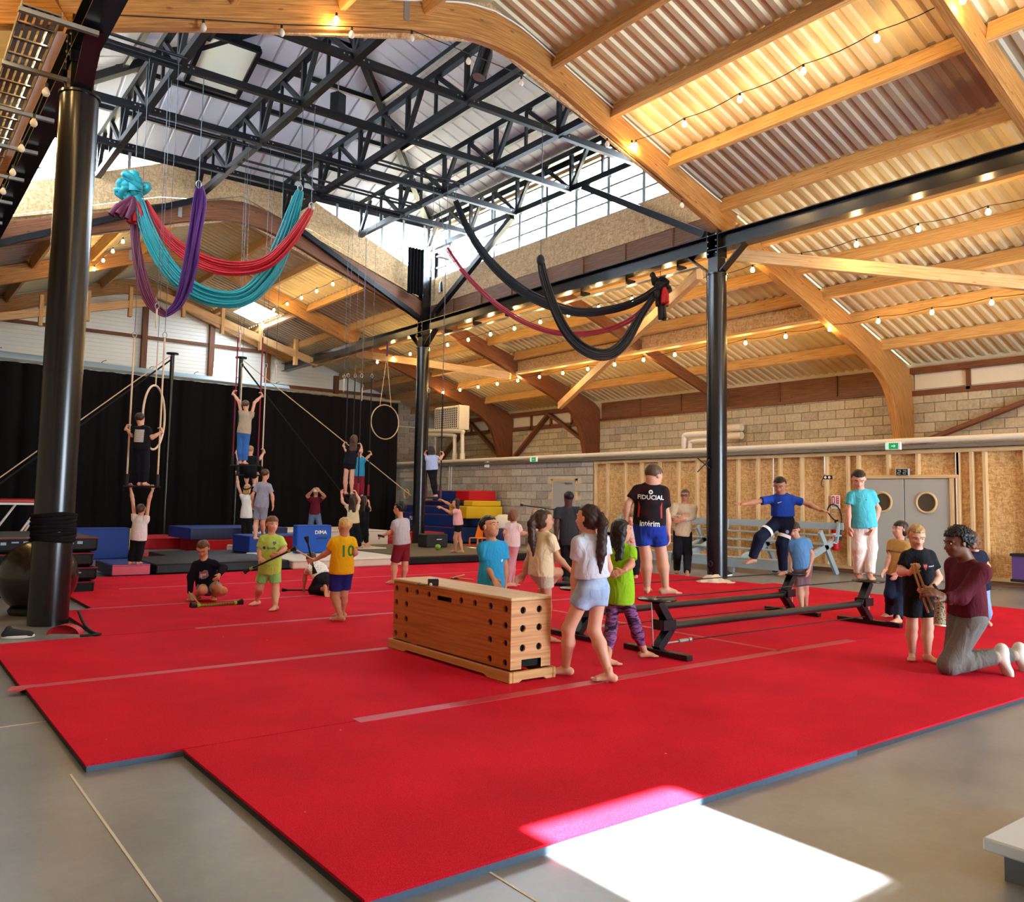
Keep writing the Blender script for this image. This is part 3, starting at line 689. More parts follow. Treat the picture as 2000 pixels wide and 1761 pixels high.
for k, (a, b) in enumerate(((9.16, YD1), (YD0, 9.14))):
    m = MB(); m.bx(XM-.02, XM+.03, a, b, .01, 2.12); lf = m.build('leaf', 'grey_paint', dd, bevel=.004)
    yc = (a+b)/2
    m = MB(); m.lathe([(.19, -.012), (.235, -.02), (.235, .0)], (XM-.02, yc, 1.62), 28, (-1, 0, 0)); m.tube([(XM-.03, yc+.21*math.cos(2*PI*q/28), 1.62+.21*math.sin(2*PI*q/28)) for q in range(28)], .025, 8, closed=True); m.build('porthole_ring', 'stud_wood', lf)
    m = MB(); m.cyl((XM-.021, yc, 1.62), (XM-.028, yc, 1.62), .2, n=28); m.build('porthole_glass', flat('porthole', '#4c4236', .15, 0, .6), lf)
for y in (YD0-.06, YD1+.04):
    m = MB(); m.bx(XM-.05, XM+.06, y-.04, y+.04, 0, 2.14); m.build('jamb', 'stud_wood', dd)
d2 = thing('door_2', 'plain grey door in a pale frame in the block wall', None, (XM, 20.3, 0), kind='structure')
m = MB(); m.bx(XM-.02, XM+.03, 19.74, 20.82, .01, 2.15); lf = m.build('leaf', 'grey_paint', d2)
m = MB(); m.bx(XM-.05, XM-.02, 19.85, 20.2, 2.05, 2.1); m.build('closer', 'galvanised', lf)
for a, b, c, e in ((19.66, 19.74, 0, 2.22), (20.82, 20.9, 0, 2.22), (19.66, 20.9, 2.15, 2.22)):
    m = MB(); m.bx(XM-.03, XM+.04, a, b, c, e); m.build('frame', 'stud_wood', d2)
d3 = thing('door_3', 'pale grey door with a round window beside the far column', None, (XM, 30.0, 0), kind='structure')
m = MB(); m.bx(XM-.06, XM, 29.6, 30.6, .01, 2.2); lf = m.build('leaf', flat('door_grey_green', '#8f958e', .5), d3)
m = MB(); m.tube([(XM-.07, 30.08+.2*math.cos(2*PI*q/24), 1.66+.2*math.sin(2*PI*q/24)) for q in range(24)], .03, 8, closed=True); m.build('porthole_ring', 'stud_wood', lf)
m = MB(); m.cyl((XM-.061, 30.08, 1.66), (XM-.068, 30.08, 1.66), .19, n=24); m.build('porthole_glass', flat('porthole2', '#a39a80', .2, 0, .6), lf)

# ---- red carpet mats
mats = thing('red_mat_floor', 'large field of red carpet-faced gymnastics mats laid over the concrete', 'mat', (7, 9, 0))
TH = .045
ROWS = [(2.9, 5.17, 1.57, 13.72), (5.19, 7.44, 1.05, 13.74), (7.46, 9.64, 1.03, 13.7), (9.66, 11.9, 2.02, 13.36), (11.92, 14.1, 2.4, 13.2), (14.12, 16.25, 2.7, 13.1)]
for y0, y1, x0, x1 in ROWS:
    m = MB(); m.bx(x0, x1, y0, y1, TH-.012, TH); m.build('carpet', 'red_carpet', mats)
    m = MB(); m.bx(x0+.004, x1-.004, y0+.004, y1-.004, 0, TH-.012); m.build('foam', 'foam_shaded', mats)
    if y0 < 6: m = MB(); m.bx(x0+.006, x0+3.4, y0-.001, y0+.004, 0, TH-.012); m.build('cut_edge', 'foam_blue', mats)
for x0, x1, y0, y1 in ((1.06, 4.5, 7.4, 7.5), (2.7, 8.8, 5.12, 5.24), (3.0, 9.5, 9.6, 9.7), (2.3, 9, 11.87, 11.95), (7.47, 7.54, 5.2, 9.0), (3.2, 12, 14.07, 14.15)):
    m = MB(); m.bx(x0, x1, y0, y1, TH, TH+.002); m.build('tape', 'tape_red', mats)
m = MB(); m.add([(1.0, 7.38, .03), (1.12, 7.38, TH+.01), (1.12, 7.5, TH+.004), (.97, 7.5, .05), (.93, 7.42, .035)], [(0, 1, 2, 3, 4)]); m.build('loose_tape_end', 'tape_red', mats)

# ---- black curtain on a rail
cu = thing('stage_curtain', 'tall black pleated stage curtain closing the far end', 'curtain', (6, 30.3, 0))
xs = np.linspace(-5.5, 17.28, 700); V = []
for i, x in enumerate(xs):
    y = 30.3+.055*math.sin(x*9.0+1.3*math.sin(x*1.7))+.03*math.sin(x*23+2*math.sin(x*.9))
    yb = 30.3+.08*math.sin(x*9.0+1.3*math.sin(x*1.7)+.3)+.05*math.sin(x*4.1)
    ztop = 5.62-.012*(x)
    V += [(x, yb, .03), (x, y, ztop)]
m = MB(); m.add(V, [(2*i, 2*i+2, 2*i+3, 2*i+1) for i in range(len(xs)-1)], None, True); m.build('drape', 'black_cloth', cu)
m = MB(); m.beam((-5.5, 30.3, 5.74), (17.35, 30.3, 5.48), .06, .08); m.build('rail', flat('rail_grey', '#6e6a60', .5, .3), cu)
dct = thing('air_duct', 'long pale textile air duct along the gable wall above the curtain', 'duct', (5, 32.5, 5.7))
m = MB(); m.tube([(x, 32.4, 5.95-.02*x) for x in np.linspace(-5, 13.3, 60)], .3, 16); m.build('duct', flat('duct_blue_lit', '#a9c6d8', .35, .1), dct)  # blue light falling on the duct is put into its base colour
for x in np.linspace(1.5, 12.8, 8):
    m = MB(); m.tube([(x, 32.4, 5.95-.02*x+.3), (x+.05, 32.4, 6.2-.02*x+.12), (x+.16, 32.4, 6.2-.02*x+.16)], .012, 6); m.build('hook', 'cable_black', dct)
# ================================================================== people: one continuous body surface each
def surfnets(Fd, org, h):
    S = Fd < 0; nx, ny, nz = S.shape
    c = np.zeros((nx-1, ny-1, nz-1), np.int8)
    for i in (0, 1):
        for j in (0, 1):
            for k in (0, 1): c += S[i:nx-1+i, j:ny-1+j, k:nz-1+k]
    act = (c > 0) & (c < 8); idx = np.argwhere(act)
    if len(idx) == 0: return np.zeros((0, 3)), np.zeros((0, 4), int)
    acc = np.zeros((len(idx), 3)); cnt = np.zeros(len(idx))
    cor = [(i, j, k) for i in (0, 1) for j in (0, 1) for k in (0, 1)]
    val = {q: Fd[idx[:, 0]+q[0], idx[:, 1]+q[1], idx[:, 2]+q[2]] for q in cor}
    for a in cor:
        for ax in range(3):
            if a[ax]: continue
            b = list(a); b[ax] = 1; b = tuple(b); va, vb = val[a], val[b]; mk = (va < 0) != (vb < 0)
            t = np.where(mk, va/(va-vb+1e-20), 0)
            for d in range(3): acc[:, d] += np.where(mk, a[d]+(t if d == ax else 0), 0)
            cnt += mk
    V = org+h*(idx+acc/cnt[:, None]); im = -np.ones(act.shape, np.int64); im[tuple(idx.T)] = np.arange(len(idx))
    Q = []
    for ax in range(3):
        o1, o2 = [d for d in range(3) if d != ax]
        sl0 = [slice(None)]*3; sl1 = [slice(None)]*3; sl0[ax] = slice(0, -1); sl1[ax] = slice(1, None)
        e = np.argwhere(S[tuple(sl0)] != S[tuple(sl1)])
        e = e[(e[:, o1] > 0) & (e[:, o2] > 0) & (e[:, o1] < S.shape[o1]-1) & (e[:, o2] < S.shape[o2]-1)]
        if not len(e): continue
        ins = S[tuple(e.T)]
        def cell(d1, d2):
            q = e.copy(); q[:, o1] -= d1; q[:, o2] -= d2; return im[tuple(q.T)]
        q = np.stack([cell(1, 1), cell(0, 1), cell(0, 0), cell(1, 0)], 1)
        flip = ins if ax != 1 else ~ins
        q[~flip] = q[~flip][:, ::-1]; Q.append(q)
    return V, np.concatenate(Q)

class Field:
    """smooth union of tapered capsules and ellipsoids"""
    def __init__(s, k=80.0): s.k = k; s.pr = []; s.cut = []
    def cap(s, a, b, ra, rb=None, flat0=False, flat1=False):
        a = np.asarray(a, float); b = np.asarray(b, float); rb = ra if rb is None else rb
        m = max(ra, rb); lo = np.minimum(a, b)-m; hi = np.maximum(a, b)+m
        s.pr.append(('c', lo, hi, (a, b, ra, rb, flat0, flat1))); return s
    def chain(s, pts, rs):
        for i in range(len(pts)-1): s.cap(pts[i], pts[i+1], rs[i], rs[i+1])
        return s
    def ell(s, c, R, B):
        c = np.asarray(c, float); R = np.asarray(R, float); B = np.asarray(B, float)      # rows of B are the axes
        e = np.sqrt(((B*R[:, None])**2).sum(0)); s.pr.append(('e', c-e, c+e, (c, R, B))); return s
    def mesh(s, h, carve=None, disp=0.0):
        mg = 3.2/s.k+2*h
        lo = np.min([p[1] for p in s.pr], 0)-mg; hi = np.max([p[2] for p in s.pr], 0)+mg
        n = np.ceil((hi-lo)/h).astype(int)+1; E = np.zeros(n)
        for typ, l, u, a in s.pr:
            i0 = np.maximum(((l-mg-lo)/h).astype(int), 0); i1 = np.minimum(((u+mg-lo)/h).astype(int)+2, n)
            g = [lo[d]+h*np.arange(i0[d], i1[d]) for d in range(3)]
            X, Y, Z = np.meshgrid(*g, indexing='ij', sparse=True)
            if typ == 'c':
                A, B, ra, rb, f0, f1 = a; d = B-A; L2 = d@d+1e-12
                t0 = ((X-A[0])*d[0]+(Y-A[1])*d[1]+(Z-A[2])*d[2])/L2; t = np.clip(t0, 0, 1)
                D = np.sqrt((X-A[0]-t*d[0])**2+(Y-A[1]-t*d[1])**2+(Z-A[2]-t*d[2])**2)-(ra+(rb-ra)*t)
                if f0: D = np.maximum(D, -t0*math.sqrt(L2))
                if f1: D = np.maximum(D, (t0-1)*math.sqrt(L2))
            else:
                c, R, B = a; q = [((X-c[0])*B[i, 0]+(Y-c[1])*B[i, 1]+(Z-c[2])*B[i, 2]) for i in range(3)]
                k0 = np.sqrt(sum((q[i]/R[i])**2 for i in range(3))); k1 = np.sqrt(sum((q[i]/R[i]**2)**2 for i in range(3)))
                D = k0*(k0-1)/(k1+1e-9)
            E[i0[0]:i1[0], i0[1]:i1[1], i0[2]:i1[2]] += np.exp(-s.k*np.clip(D, -.25, 1))
        Fd = -np.log(E+1e-12)/s.k
        if s.cut or carve or disp:
            g = [lo[d]+h*np.arange(n[d]) for d in range(3)]; X, Y, Z = np.meshgrid(*g, indexing='ij', sparse=True)
            if disp:
                Fd = Fd+(disp*np.sin(X*95+3*np.sin(Z*40))*np.sin(Y*88+2*np.sin(Z*33)) if disp < .01 else disp*np.sin(X*170+1.5*np.sin(Y*90))*np.sin(Y*165+1.5*np.sin(Z*80))*np.sin(Z*160+1.5*np.sin(X*85)))
            for (p, nv) in s.cut: Fd = np.maximum(Fd, (X-p[0])*nv[0]+(Y-p[1])*nv[1]+(Z-p[2])*nv[2])    # keep the side against nv
            if carve: Fd = np.maximum(Fd, carve(X, Y, Z))
        Fd[0] = Fd[-1] = 1; Fd[:, 0] = Fd[:, -1] = 1; Fd[:, :, 0] = Fd[:, :, -1] = 1
        return surfnets(Fd, lo, h)

def np_obj(name, parts, mat, parent, loc):
    V = []; Q = []; b = 0
    for v, q in parts:
        V.append(v); Q.append(q+b); b += len(v)
    V = np.concatenate(V)-np.asarray(loc); Q = np.concatenate(Q)
    me = bpy.data.meshes.new(name); me.vertices.add(len(V)); me.vertices.foreach_set('co', V.astype(np.float32).ravel())
    me.loops.add(len(Q)*4); me.loops.foreach_set('vertex_index', Q.astype(np.int32).ravel())
    me.polygons.add(len(Q)); me.polygons.foreach_set('loop_start', np.arange(len(Q), dtype=np.int32)*4)
    me.update(calc_edges=True); me.validate()
    me.polygons.foreach_set('use_smooth', np.ones(len(me.polygons), bool))
    me.materials.append(M(mat) if isinstance(mat, str) else mat)
    o = bpy.data.objects.new(name, me); COL.objects.link(o); o.parent = parent; o['_t'] = tuple(loc)
    return o
def cloth(col, rough=.85):
    k = 'cloth_'+str(col).lstrip('#')
    if k not in MATS:
        m, nt, b = new_mat(k, srgb(col), rough, 0, .18); tc = nt.nodes.new('ShaderNodeTexCoord')
        mp = nt.nodes.new('ShaderNodeMapping'); mp.inputs['Scale'].default_value = (9, 9, 5); mp.inputs['Rotation'].default_value = (.5, .3, .2); nt.links.new(tc.outputs['Object'], mp.inputs['Vector'])
        n = nt.nodes.new('ShaderNodeTexNoise'); n.inputs['Scale'].default_value = 1.0; n.inputs['Detail'].default_value = 2.5; n.inputs['Distortion'].default_value = 1.6; nt.links.new(mp.outputs[0], n.inputs['Vector'])
        w = nt.nodes.new('ShaderNodeTexNoise'); w.inputs['Scale'].default_value = 300; nt.links.new(tc.outputs['Object'], w.inputs['Vector'])
        bp = nt.nodes.new('ShaderNodeBump'); bp.inputs['Strength'].default_value = .55; bp.inputs['Distance'].default_value = .035; nt.links.new(n.outputs['Fac'], bp.inputs['Height'])
        nt.links.new(bp.outputs['Normal'], b.inputs['Normal']); c = srgb(col)
        mx = nt.nodes.new('ShaderNodeMix'); mx.data_type = 'RGBA'; mx.inputs['A'].default_value = tuple(v*.9 for v in c[:3])+(1,); mx.inputs['B'].default_value = tuple(min(1, v*1.08) for v in c[:3])+(1,)
        nt.links.new(w.outputs['Fac'], mx.inputs['Factor']); nt.links.new(mx.outputs['Result'], b.inputs['Base Color'])
    return k
SKIN = {'fair': '#d9a890', 'light': '#cf9a80', 'tan': '#bd8566', 'olive': '#b07a5c', 'brown': '#6b4331', 'dark': '#4a3026'}
def skin(k):
    n = 'skin_'+k
    if n not in MATS:
        m = flat(n, SKIN[k], .5, 0, .35, noise=.05, nscale=9); b = m.node_tree.nodes['Principled BSDF']
        b.inputs['Subsurface Weight'].default_value = .0
    return n
def hairm(col):
    k = 'hair_'+col.lstrip('#')
    if k not in MATS:
        m, nt, b = new_mat(k, rough=.5, spec=.35)
        tc = nt.nodes.new('ShaderNodeTexCoord'); mp = nt.nodes.new('ShaderNodeMapping'); mp.inputs['Scale'].default_value = (70, 70, 9); nt.links.new(tc.outputs['Object'], mp.inputs['Vector'])
        n = nt.nodes.new('ShaderNodeTexNoise'); n.inputs['Scale'].default_value = 1.0; n.inputs['Detail'].default_value = 3; nt.links.new(mp.outputs[0], n.inputs['Vector'])
        c = srgb(col); mx = nt.nodes.new('ShaderNodeMix'); mx.data_type = 'RGBA'
        mx.inputs['A'].default_value = tuple(v*.45 for v in c[:3])+(1,); mx.inputs['B'].default_value = tuple(min(1, v*1.5) for v in c[:3])+(1,)
        nt.links.new(n.outputs['Fac'], mx.inputs['Factor']); nt.links.new(mx.outputs['Result'], b.inputs['Base Color'])
        bp = nt.nodes.new('ShaderNodeBump'); bp.inputs['Strength'].default_value = .7; bp.inputs['Distance'].default_value = .006
        nt.links.new(n.outputs['Fac'], bp.inputs['Height']); nt.links.new(bp.outputs['Normal'], b.inputs['Normal'])
    return k
CFH = nrm(np.array((_f[0], _f[1], 0))); CRH = np.array((_r0[0], _r0[1], 0)); UPV = np.array((0, 0, 1.0))
def facing(a): a = math.radians(a); return -math.cos(a)*CFH+math.sin(a)*CRH
def rotv(v, axis, ang): return np.array(Quaternion(Vector(axis), ang)@Vector(v))

def hand_field(w, tip, nrml, s, side, curl=.25, spread=.12):
    """palm and five fingers; w wrist, tip the way the fingers point, nrml out of the palm, s hand length"""
    d = nrm(np.asarray(tip)-np.asarray(w)); nrml = nrm(nrml-d*(nrml@d)); t = np.cross(d, nrml)*side
    # t points to the thumb side
    Fh = Field(230.0); w = np.asarray(w, float); L = s
    pc = w+d*L*.27
    Fh.ell(pc, (L*.29, L*.225, L*.105), (d, t, nrml)); Fh.cap(w-d*L*.22, w+d*L*.12, L*.15, L*.16)
    ln = (.43, .48, .44, .35); st = (.17, .06, -.05, -.155)
    for i in range(4):
        b = w+d*L*(.47-abs(i-1.2)*.02)+t*L*st[i]*1.05; dr = nrm(d+t*spread*(1.2-i)*.8)
        a = curl*(.8+.1*i); p = b; rr = L*.062
        for q, f in enumerate((.42, .33, .25)):
            dr = nrm(dr*math.cos(a)+nrml*math.sin(a)); p2 = p+dr*L*ln[i]*f; Fh.cap(p, p2, rr, rr*.9); p = p2; rr *= .9
    p = w+d*L*.12+t*L*.17; dr = nrm(d*.75+t*.6+nrml*.25); rr = L*.075
    for f in (.22, .18):
        p2 = p+dr*L*f; Fh.cap(p, p2, rr, rr*.9); p = p2; rr *= .9; dr = nrm(dr+d*.35+nrml*curl*.6)
    return Fh
def foot_field(an, heel_dir, fwd, s, up):
    """bare foot from the ankle; fwd along the sole, up out of the instep"""
    Ff = Field(200.0); fwd = nrm(fwd); up = nrm(up-fwd*(up@fwd)); la = np.cross(up, fwd); L = s
    sole = an-up*L*.27
    heel = sole-fwd*L*.2+up*L*.12; ball = sole+fwd*L*.48+up*L*.085
    Ff.cap(an+up*L*.22, an-up*L*.03, L*.135, L*.15); Ff.cap(heel, heel+fwd*L*.1, L*.135, L*.135); Ff.cap(an-up*L*.05, heel, L*.15, L*.135)
    Ff.cap(an-up*L*.06+fwd*L*.05, ball+up*L*.02, L*.15, L*.09); Ff.cap(heel+fwd*L*.1, ball-la*L*.1, L*.12, L*.085); Ff.cap(heel+fwd*L*.1, ball+la*L*.1, L*.12, L*.085)
    for i, (o, l) in enumerate(((-.145, .24), (-.06, .25), (.015, .23), (.085, .2), (.15, .16))):
        rr = L*(.055 if i == 0 else .042); p = ball+la*L*o-up*L*.03; Ff.cap(p, p+fwd*L*l-up*L*.01, rr, rr*.85)
    return Ff

def person(label, H, yaw, P, gz=TH, d0=None, skin_='light', hair=('short', '#2a1c14'), top=None, bottom=None, head_yaw=None, head_pitch=0.0, head_roll=0.0, adult=False,
           girth=1.0, hands=(('down', .3), ('down', .3)), shoes=None, foot_dir=(None, None), face=True, extra=None, group=None, hs=None, waist=None, palms=(None, None), foot_up=(None, None)):
    """P: joints as (px, py[, metres further away]) - n neck base, p pelvis, h head centre, eL eR wL wR kL kR aL aR"""
    k = H/1.30 if not adult else H/1.36
    hs = hs or (.205*min(1.08, max(.9, H/1.3)) if not adult else .235)
    ankH = .062*k
    def planted(q): return len(q) == 2
    A = {}
    for s_ in 'LR':
        q = P['a'+s_]
        if planted(q): A[s_] = GZ(q[0], q[1], gz+ankH)
    if d0 is None: d0 = np.mean([depth(a) for a in A.values()])
    J = lambda key: np.array(P[key][1:], float) if P[key][0] == 'w' else GD(P[key][0], P[key][1], d0+(P[key][2] if len(P[key]) > 2 else 0))
    for s_ in 'LR':
        if s_ not in A: A[s_] = J('a'+s_)
    n, p = J('n'), J('p'); f = facing(yaw); spine = nrm(n-p); lat = nrm(np.cross(UPV, f)); lat = nrm(lat-spine*(lat@spine)); fr = np.cross(lat, spine)     # lat = own left
    if 'sl' in P: lat = nrm(lat+UPV*P['sl'])
    hc = J('h'); sw = (.112 if not adult else .142)*k*girth; hw = .066*k
    SH = {'L': n+lat*sw-spine*.05*k, 'R': n-lat*sw-spine*.05*k}
    for s_ in 'LR':
        if 's'+s_ in P: SH[s_] = SH[s_]+np.asarray(P['s'+s_])@np.array((lat, fr, spine))
    HP = {'L': p+lat*hw, 'R': p-lat*hw}
    EL = {}; WR = {}; KN = {}
    for s_, sg in (('L', 1), ('R', -1)):
        EL[s_] = J('e'+s_) if 'e'+s_ in P else SH[s_]+(-spine*.2+lat*sg*.05-fr*.02)*k
        WR[s_] = J('w'+s_) if 'w'+s_ in P else EL[s_]+(-spine*.19+lat*sg*.02+fr*.05)*k
        KN[s_] = J('k'+s_) if 'k'+s_ in P else (HP[s_]+A[s_])/2+fr*.03
    base = np.array((p[0], p[1], gz if not (len(P['aL']) > 2 and len(P['aR']) > 2) else min(A['L'][2], A['R'][2])-ankH))
    root = thing('person', label, 'person', tuple(base), group)
    near = d0 < 10.5; h = .0085 if near else (.0105 if d0 < 15 else .013)
    g = girth
    # ---- head frame
    hy = yaw if head_yaw is None else head_yaw; hf = facing(hy); hl = nrm(np.cross(UPV, hf))
    hf = rotv(hf, hl, math.radians(head_pitch)); hu = nrm(np.cross(hf, hl))                     # positive pitch looks down
    if head_roll: hl = rotv(hl, hf, math.radians(head_roll)); hu = rotv(hu, hf, math.radians(head_roll))
    HB = np.array((hl, hf, hu)); at = lambda x, y, z: hc+hs*(hl*x+hf*y+hu*z)
    # ---- body field (skin)
    B = Field(95.0)
    def head(Fx):
        Fx.ell(at(0, -.07, .12), (.355*hs, .43*hs, .37*hs), HB); Fx.ell(at(0, .08, -.16), (.285*hs, .31*hs, .33*hs), HB)
        Fx.ell(at(0, .2, -.36), (.15*hs, .15*hs, .12*hs), HB); Fx.cap(at(0, -.12, -.2), n-spine*.02, .042*k*(1.2 if adult else 1), .046*k*(1.15 if adult else 1))
    head(B)
    ua, fa, wr = .034*k*g, .029*k*g, .0205*k*g
    if adult: ua, fa, wr = .046*k*g, .037*k*g, .026*k*g
    tr = (.063 if not adult else .074)*k*g; kr = .047*k*g; cr = .047*k*g; ar = .029*k*g
    def torso(Fx, add=0.0):
        Fx.ell(n-spine*.14*k, (.108*k*g+add, .076*k*g+add, .15*k+add), (lat, fr, spine))
        Fx.ell(p+(n-p)*.42, (.098*k*g+add, .073*k*g+add, .18*k+add), (lat, fr, spine))
        Fx.ell(p+spine*.0, (.108*k*g+add, .084*k*g+add, .11*k+add), (lat, fr, spine))
        for s_ in 'LR': Fx.cap(n-spine*.015*k, SH[s_], .036*k+add*.3, ua*1.02+add*.5); Fx.cap(n-spine*.08*k, SH[s_]-spine*.03*k, .06*k+add*.5, ua*.95+add*.5)
    torso(B)
    for s_ in 'LR':
        B.cap(SH[s_], EL[s_], ua*1.08, fa*1.02); B.cap(EL[s_], EL[s_]+(WR[s_]-EL[s_])*.35, fa*1.05, fa*1.08); B.cap(EL[s_]+(WR[s_]-EL[s_])*.35, WR[s_], fa*1.08, wr)
        B.cap(HP[s_], KN[s_], tr, kr*1.05)
        cb = KN[s_]+(A[s_]-KN[s_])*.33; ax = nrm(A[s_]-KN[s_]); bk = -(fr-ax*(fr@ax))
        B.cap(KN[s_], cb+bk*.012*k, kr, cr*1.05); B.cap(cb+bk*.012*k, A[s_], cr*1.05, ar)
    parts = [B.mesh(h)]
    # finer head: nose, ears, brow
    if near or face:
        Hd = Field(170.0); 
        Hd.ell(at(0, -.07, .12), (.36*hs, .435*hs, .375*hs), HB); Hd.ell(at(0, .08, -.16), (.29*hs, .315*hs, .335*hs), HB); Hd.ell(at(0, .2, -.38), (.15*hs, .15*hs, .11*hs), HB)
        Hd.cap(at(0, .37, .0), at(0, .46, -.14), .03*hs, .055*hs); Hd.cap(at(-.05, .4, -.15), at(.05, .4, -.15), .04*hs)
        Hd.ell(at(0, .365, -.27), (.11*hs, .05*hs, .035*hs), HB)
        for q in (-1, 1):
            Hd.ell(at(q*.37, -.06, -.03), (.035*hs, .085*hs, .12*hs), (rotv(hl, hu, q*.35), rotv(hf, hu, q*.35), hu)); Hd.ell(at(q*.16, .26, -.12), (.1*hs, .1*hs, .09*hs), HB)
            Hd.cap(at(q*.08, .36, .1), at(q*.24, .29, .1), .035*hs)
        parts.append(Hd.mesh(.0055 if near else .0085))
    # hands and feet
    for i, s_ in enumerate('LR'):
        sg = 1 if s_ == 'L' else -1
        dirn = nrm(WR[s_]-EL[s_]); st, cl = hands[i]
        if isinstance(st, str): hd = dirn
        elif st[0] == 'w': hd = nrm(np.array(st[1:], float)-WR[s_])
        else: hd = nrm(GD(st[0], st[1], d0+(st[2] if len(st) > 2 else 0))-WR[s_])
        pn = palms[i]
        if pn is None: pn = -lat*sg*.8+(-fr)*.3 if abs(hd@UPV) > .5 else -UPV*.6-lat*sg*.5
        else: pn = pn[0]*CRH+pn[1]*UPV+pn[2]*CFH
        # thumb to the front for a hanging arm
        d_ = hd; nn = nrm(np.asarray(pn)-d_*(np.asarray(pn)@d_)); t_ = np.cross(d_, nn); side = 1 if (t_@(fr+UPV*.4)) > 0 else -1
        parts.append(hand_field(WR[s_], WR[s_]+hd, nn, (.135 if not adult else .175)*k, side, cl).mesh(.0042 if near else .0065))
        if not shoes:
            fd = foot_dir[i]; fd = f if fd is None else (facing(fd) if not hasattr(fd, '__len__') else nrm(fd[0]*CRH+fd[1]*UPV+fd[2]*CFH))
            fu = UPV if foot_up[i] is None else nrm(foot_up[i][0]*CRH+foot_up[i][1]*UPV+foot_up[i][2]*CFH)
            if abs(fd@fu) > .95: fu = -nrm(A[s_]-KN[s_])
            parts.append(foot_field(A[s_], None, fd, .185*k, fu).mesh(.0055 if near else .008))
    body = np_obj('body', parts, skin(skin_), root, base)
    # ---- clothes
    hc_ = .010 if near else .012
    R = dict(root=root, n=n, p=p, fr=fr, lat=lat, spine=spine, SH=SH, EL=EL, WR=WR, HP=HP, KN=KN, A=A, at=at, hl=hl, hf=hf, hu=hu, hs=hs, k=k, base=base, d0=d0, f=f)
    if bottom:
        kind, col = bottom[0], bottom[1]; fl = bottom[2] if len(bottom) > 2 else .55
        C = Field(75.0); add = .016 if kind != 'leggings' else .007
        C.ell(p, (.108*k*g+add, .084*k*g+add, .11*k+add), (lat, fr, spine)); C.ell(p+spine*.07*k, (.102*k*g+add, .078*k*g+add, .12*k), (lat, fr, spine))
        if kind == 'dress': C.cap(p+spine*.02, p-UPV*.17*k, .13*k, .19*k, False, True)
        for s_ in 'LR':
            if kind == 'shorts':
                e = HP[s_]+(KN[s_]-HP[s_])*fl; C.cap(HP[s_], e, tr+add, tr*(1-.25*fl)+add*1.6, False, True)
            elif kind in ('pants', 'leggings'):
                w = 1.0 if kind == 'leggings' else 1.22
                C.cap(HP[s_], KN[s_], tr+add, kr*w+add); e = KN[s_]+(A[s_]-KN[s_])*fl
                ax = nrm(A[s_]-KN[s_]); cb = KN[s_]+(A[s_]-KN[s_])*.33-(fr-ax*(fr@ax))*.012*k; C.cap(KN[s_], cb, kr*w+add, cr*1.05+add)
                C.cap(cb, e, cr*1.05+add, (ar if kind == 'leggings' else ar*1.45)+add*(.6 if kind == 'leggings' else 1), False, True)
        C.cut.append((p+spine*(.13*k if waist is None else waist), spine))
        R['bottom'] = np_obj({'shorts': 'shorts', 'pants': 'trousers', 'leggings': 'leggings', 'dress': 'skirt'}[kind], [C.mesh(hc_)], col if col in MATS else cloth(col), root, base)
    if top:
        kind, col = top[0], top[1]; hem = top[2] if len(top) > 2 else .02; slv = top[3] if len(top) > 3 else (.62 if kind == 'tee' else .97)
        C = Field(75.0); add = .017
        torso(C, add); C.pr = [q for q in C.pr]
        C.ell(p+spine*.02*k, (.116*k*g+add*1.9, .09*k*g+add*2.0, .36*k), (lat, fr, spine)); C.ell(p+spine*.1*k, (.106*k*g+add*1.4, .08*k*g+add*1.4, .3*k), (lat, fr, spine))
        for s_ in 'LR':
            if kind == 'tee':
                e = SH[s_]+(EL[s_]-SH[s_])*slv; C.cap(SH[s_], e, ua*1.08+add*.8, ua+add*1.35, False, True)
            elif kind == 'long':
                C.cap(SH[s_], EL[s_], ua*1.08+add*.8, fa+add); C.cap(EL[s_], EL[s_]+(WR[s_]-EL[s_])*slv, fa+add, wr+add*.9, False, True)
        C.cut.append((p-spine*hem*k, -spine)); C.cut.append((n+spine*.028*k+fr*.0, nrm(spine+fr*.3)))
        R['top'] = np_obj({'tee': 't_shirt', 'long': 'sweater', 'tank': 'tank_top'}[kind], [C.mesh(hc_)], col if col in MATS else cloth(col), root, base)
    # ---- hair
    hst, hcol = hair
    C = Field(110.0); hm = hairm(hcol)
    if hst != 'bald':
        if hst == 'curly': C.ell(at(0, -.14, .18), (.45*hs, .54*hs, .47*hs), HB)
        else: C.ell(at(0, -.09, .15), (.395*hs, .47*hs, .40*hs), HB)
        if hst in ('bob', 'long', 'pony', 'mop'): C.ell(at(0, -.17, -.06), (.385*hs, .38*hs, .42*hs), HB)
        if hst in ('long', 'bob'):
            ln = {'bob': .35, 'long': 1.25}[hst]
            for q in (-.26, -.09, .09, .26): C.cap(at(q, -.22, -.05), at(q*1.25, -.34, -.1)-UPV*hs*ln*(1-.35*abs(q)), .19*hs, .12*hs)
        if hst == 'pony':
            b0 = at(0, -.52, .12); tl = extra.get('tail', 1.5) if extra else 1.5
            C.chain([at(0, -.42, .15), b0-hf*hs*.08, b0-hf*hs*.16-UPV*hs*.3, b0-hf*hs*.1-UPV*hs*tl*.6, b0-UPV*hs*tl], [.1*hs, .11*hs, .19*hs, .19*hs, .06*hs])
        if hst == 'bun': C.ell(at(0, -.55, .08), (.17*hs, .17*hs, .17*hs), HB)
        fc = at(0, .52, -.2); lim = .17 if hst in ('mop',) else .28
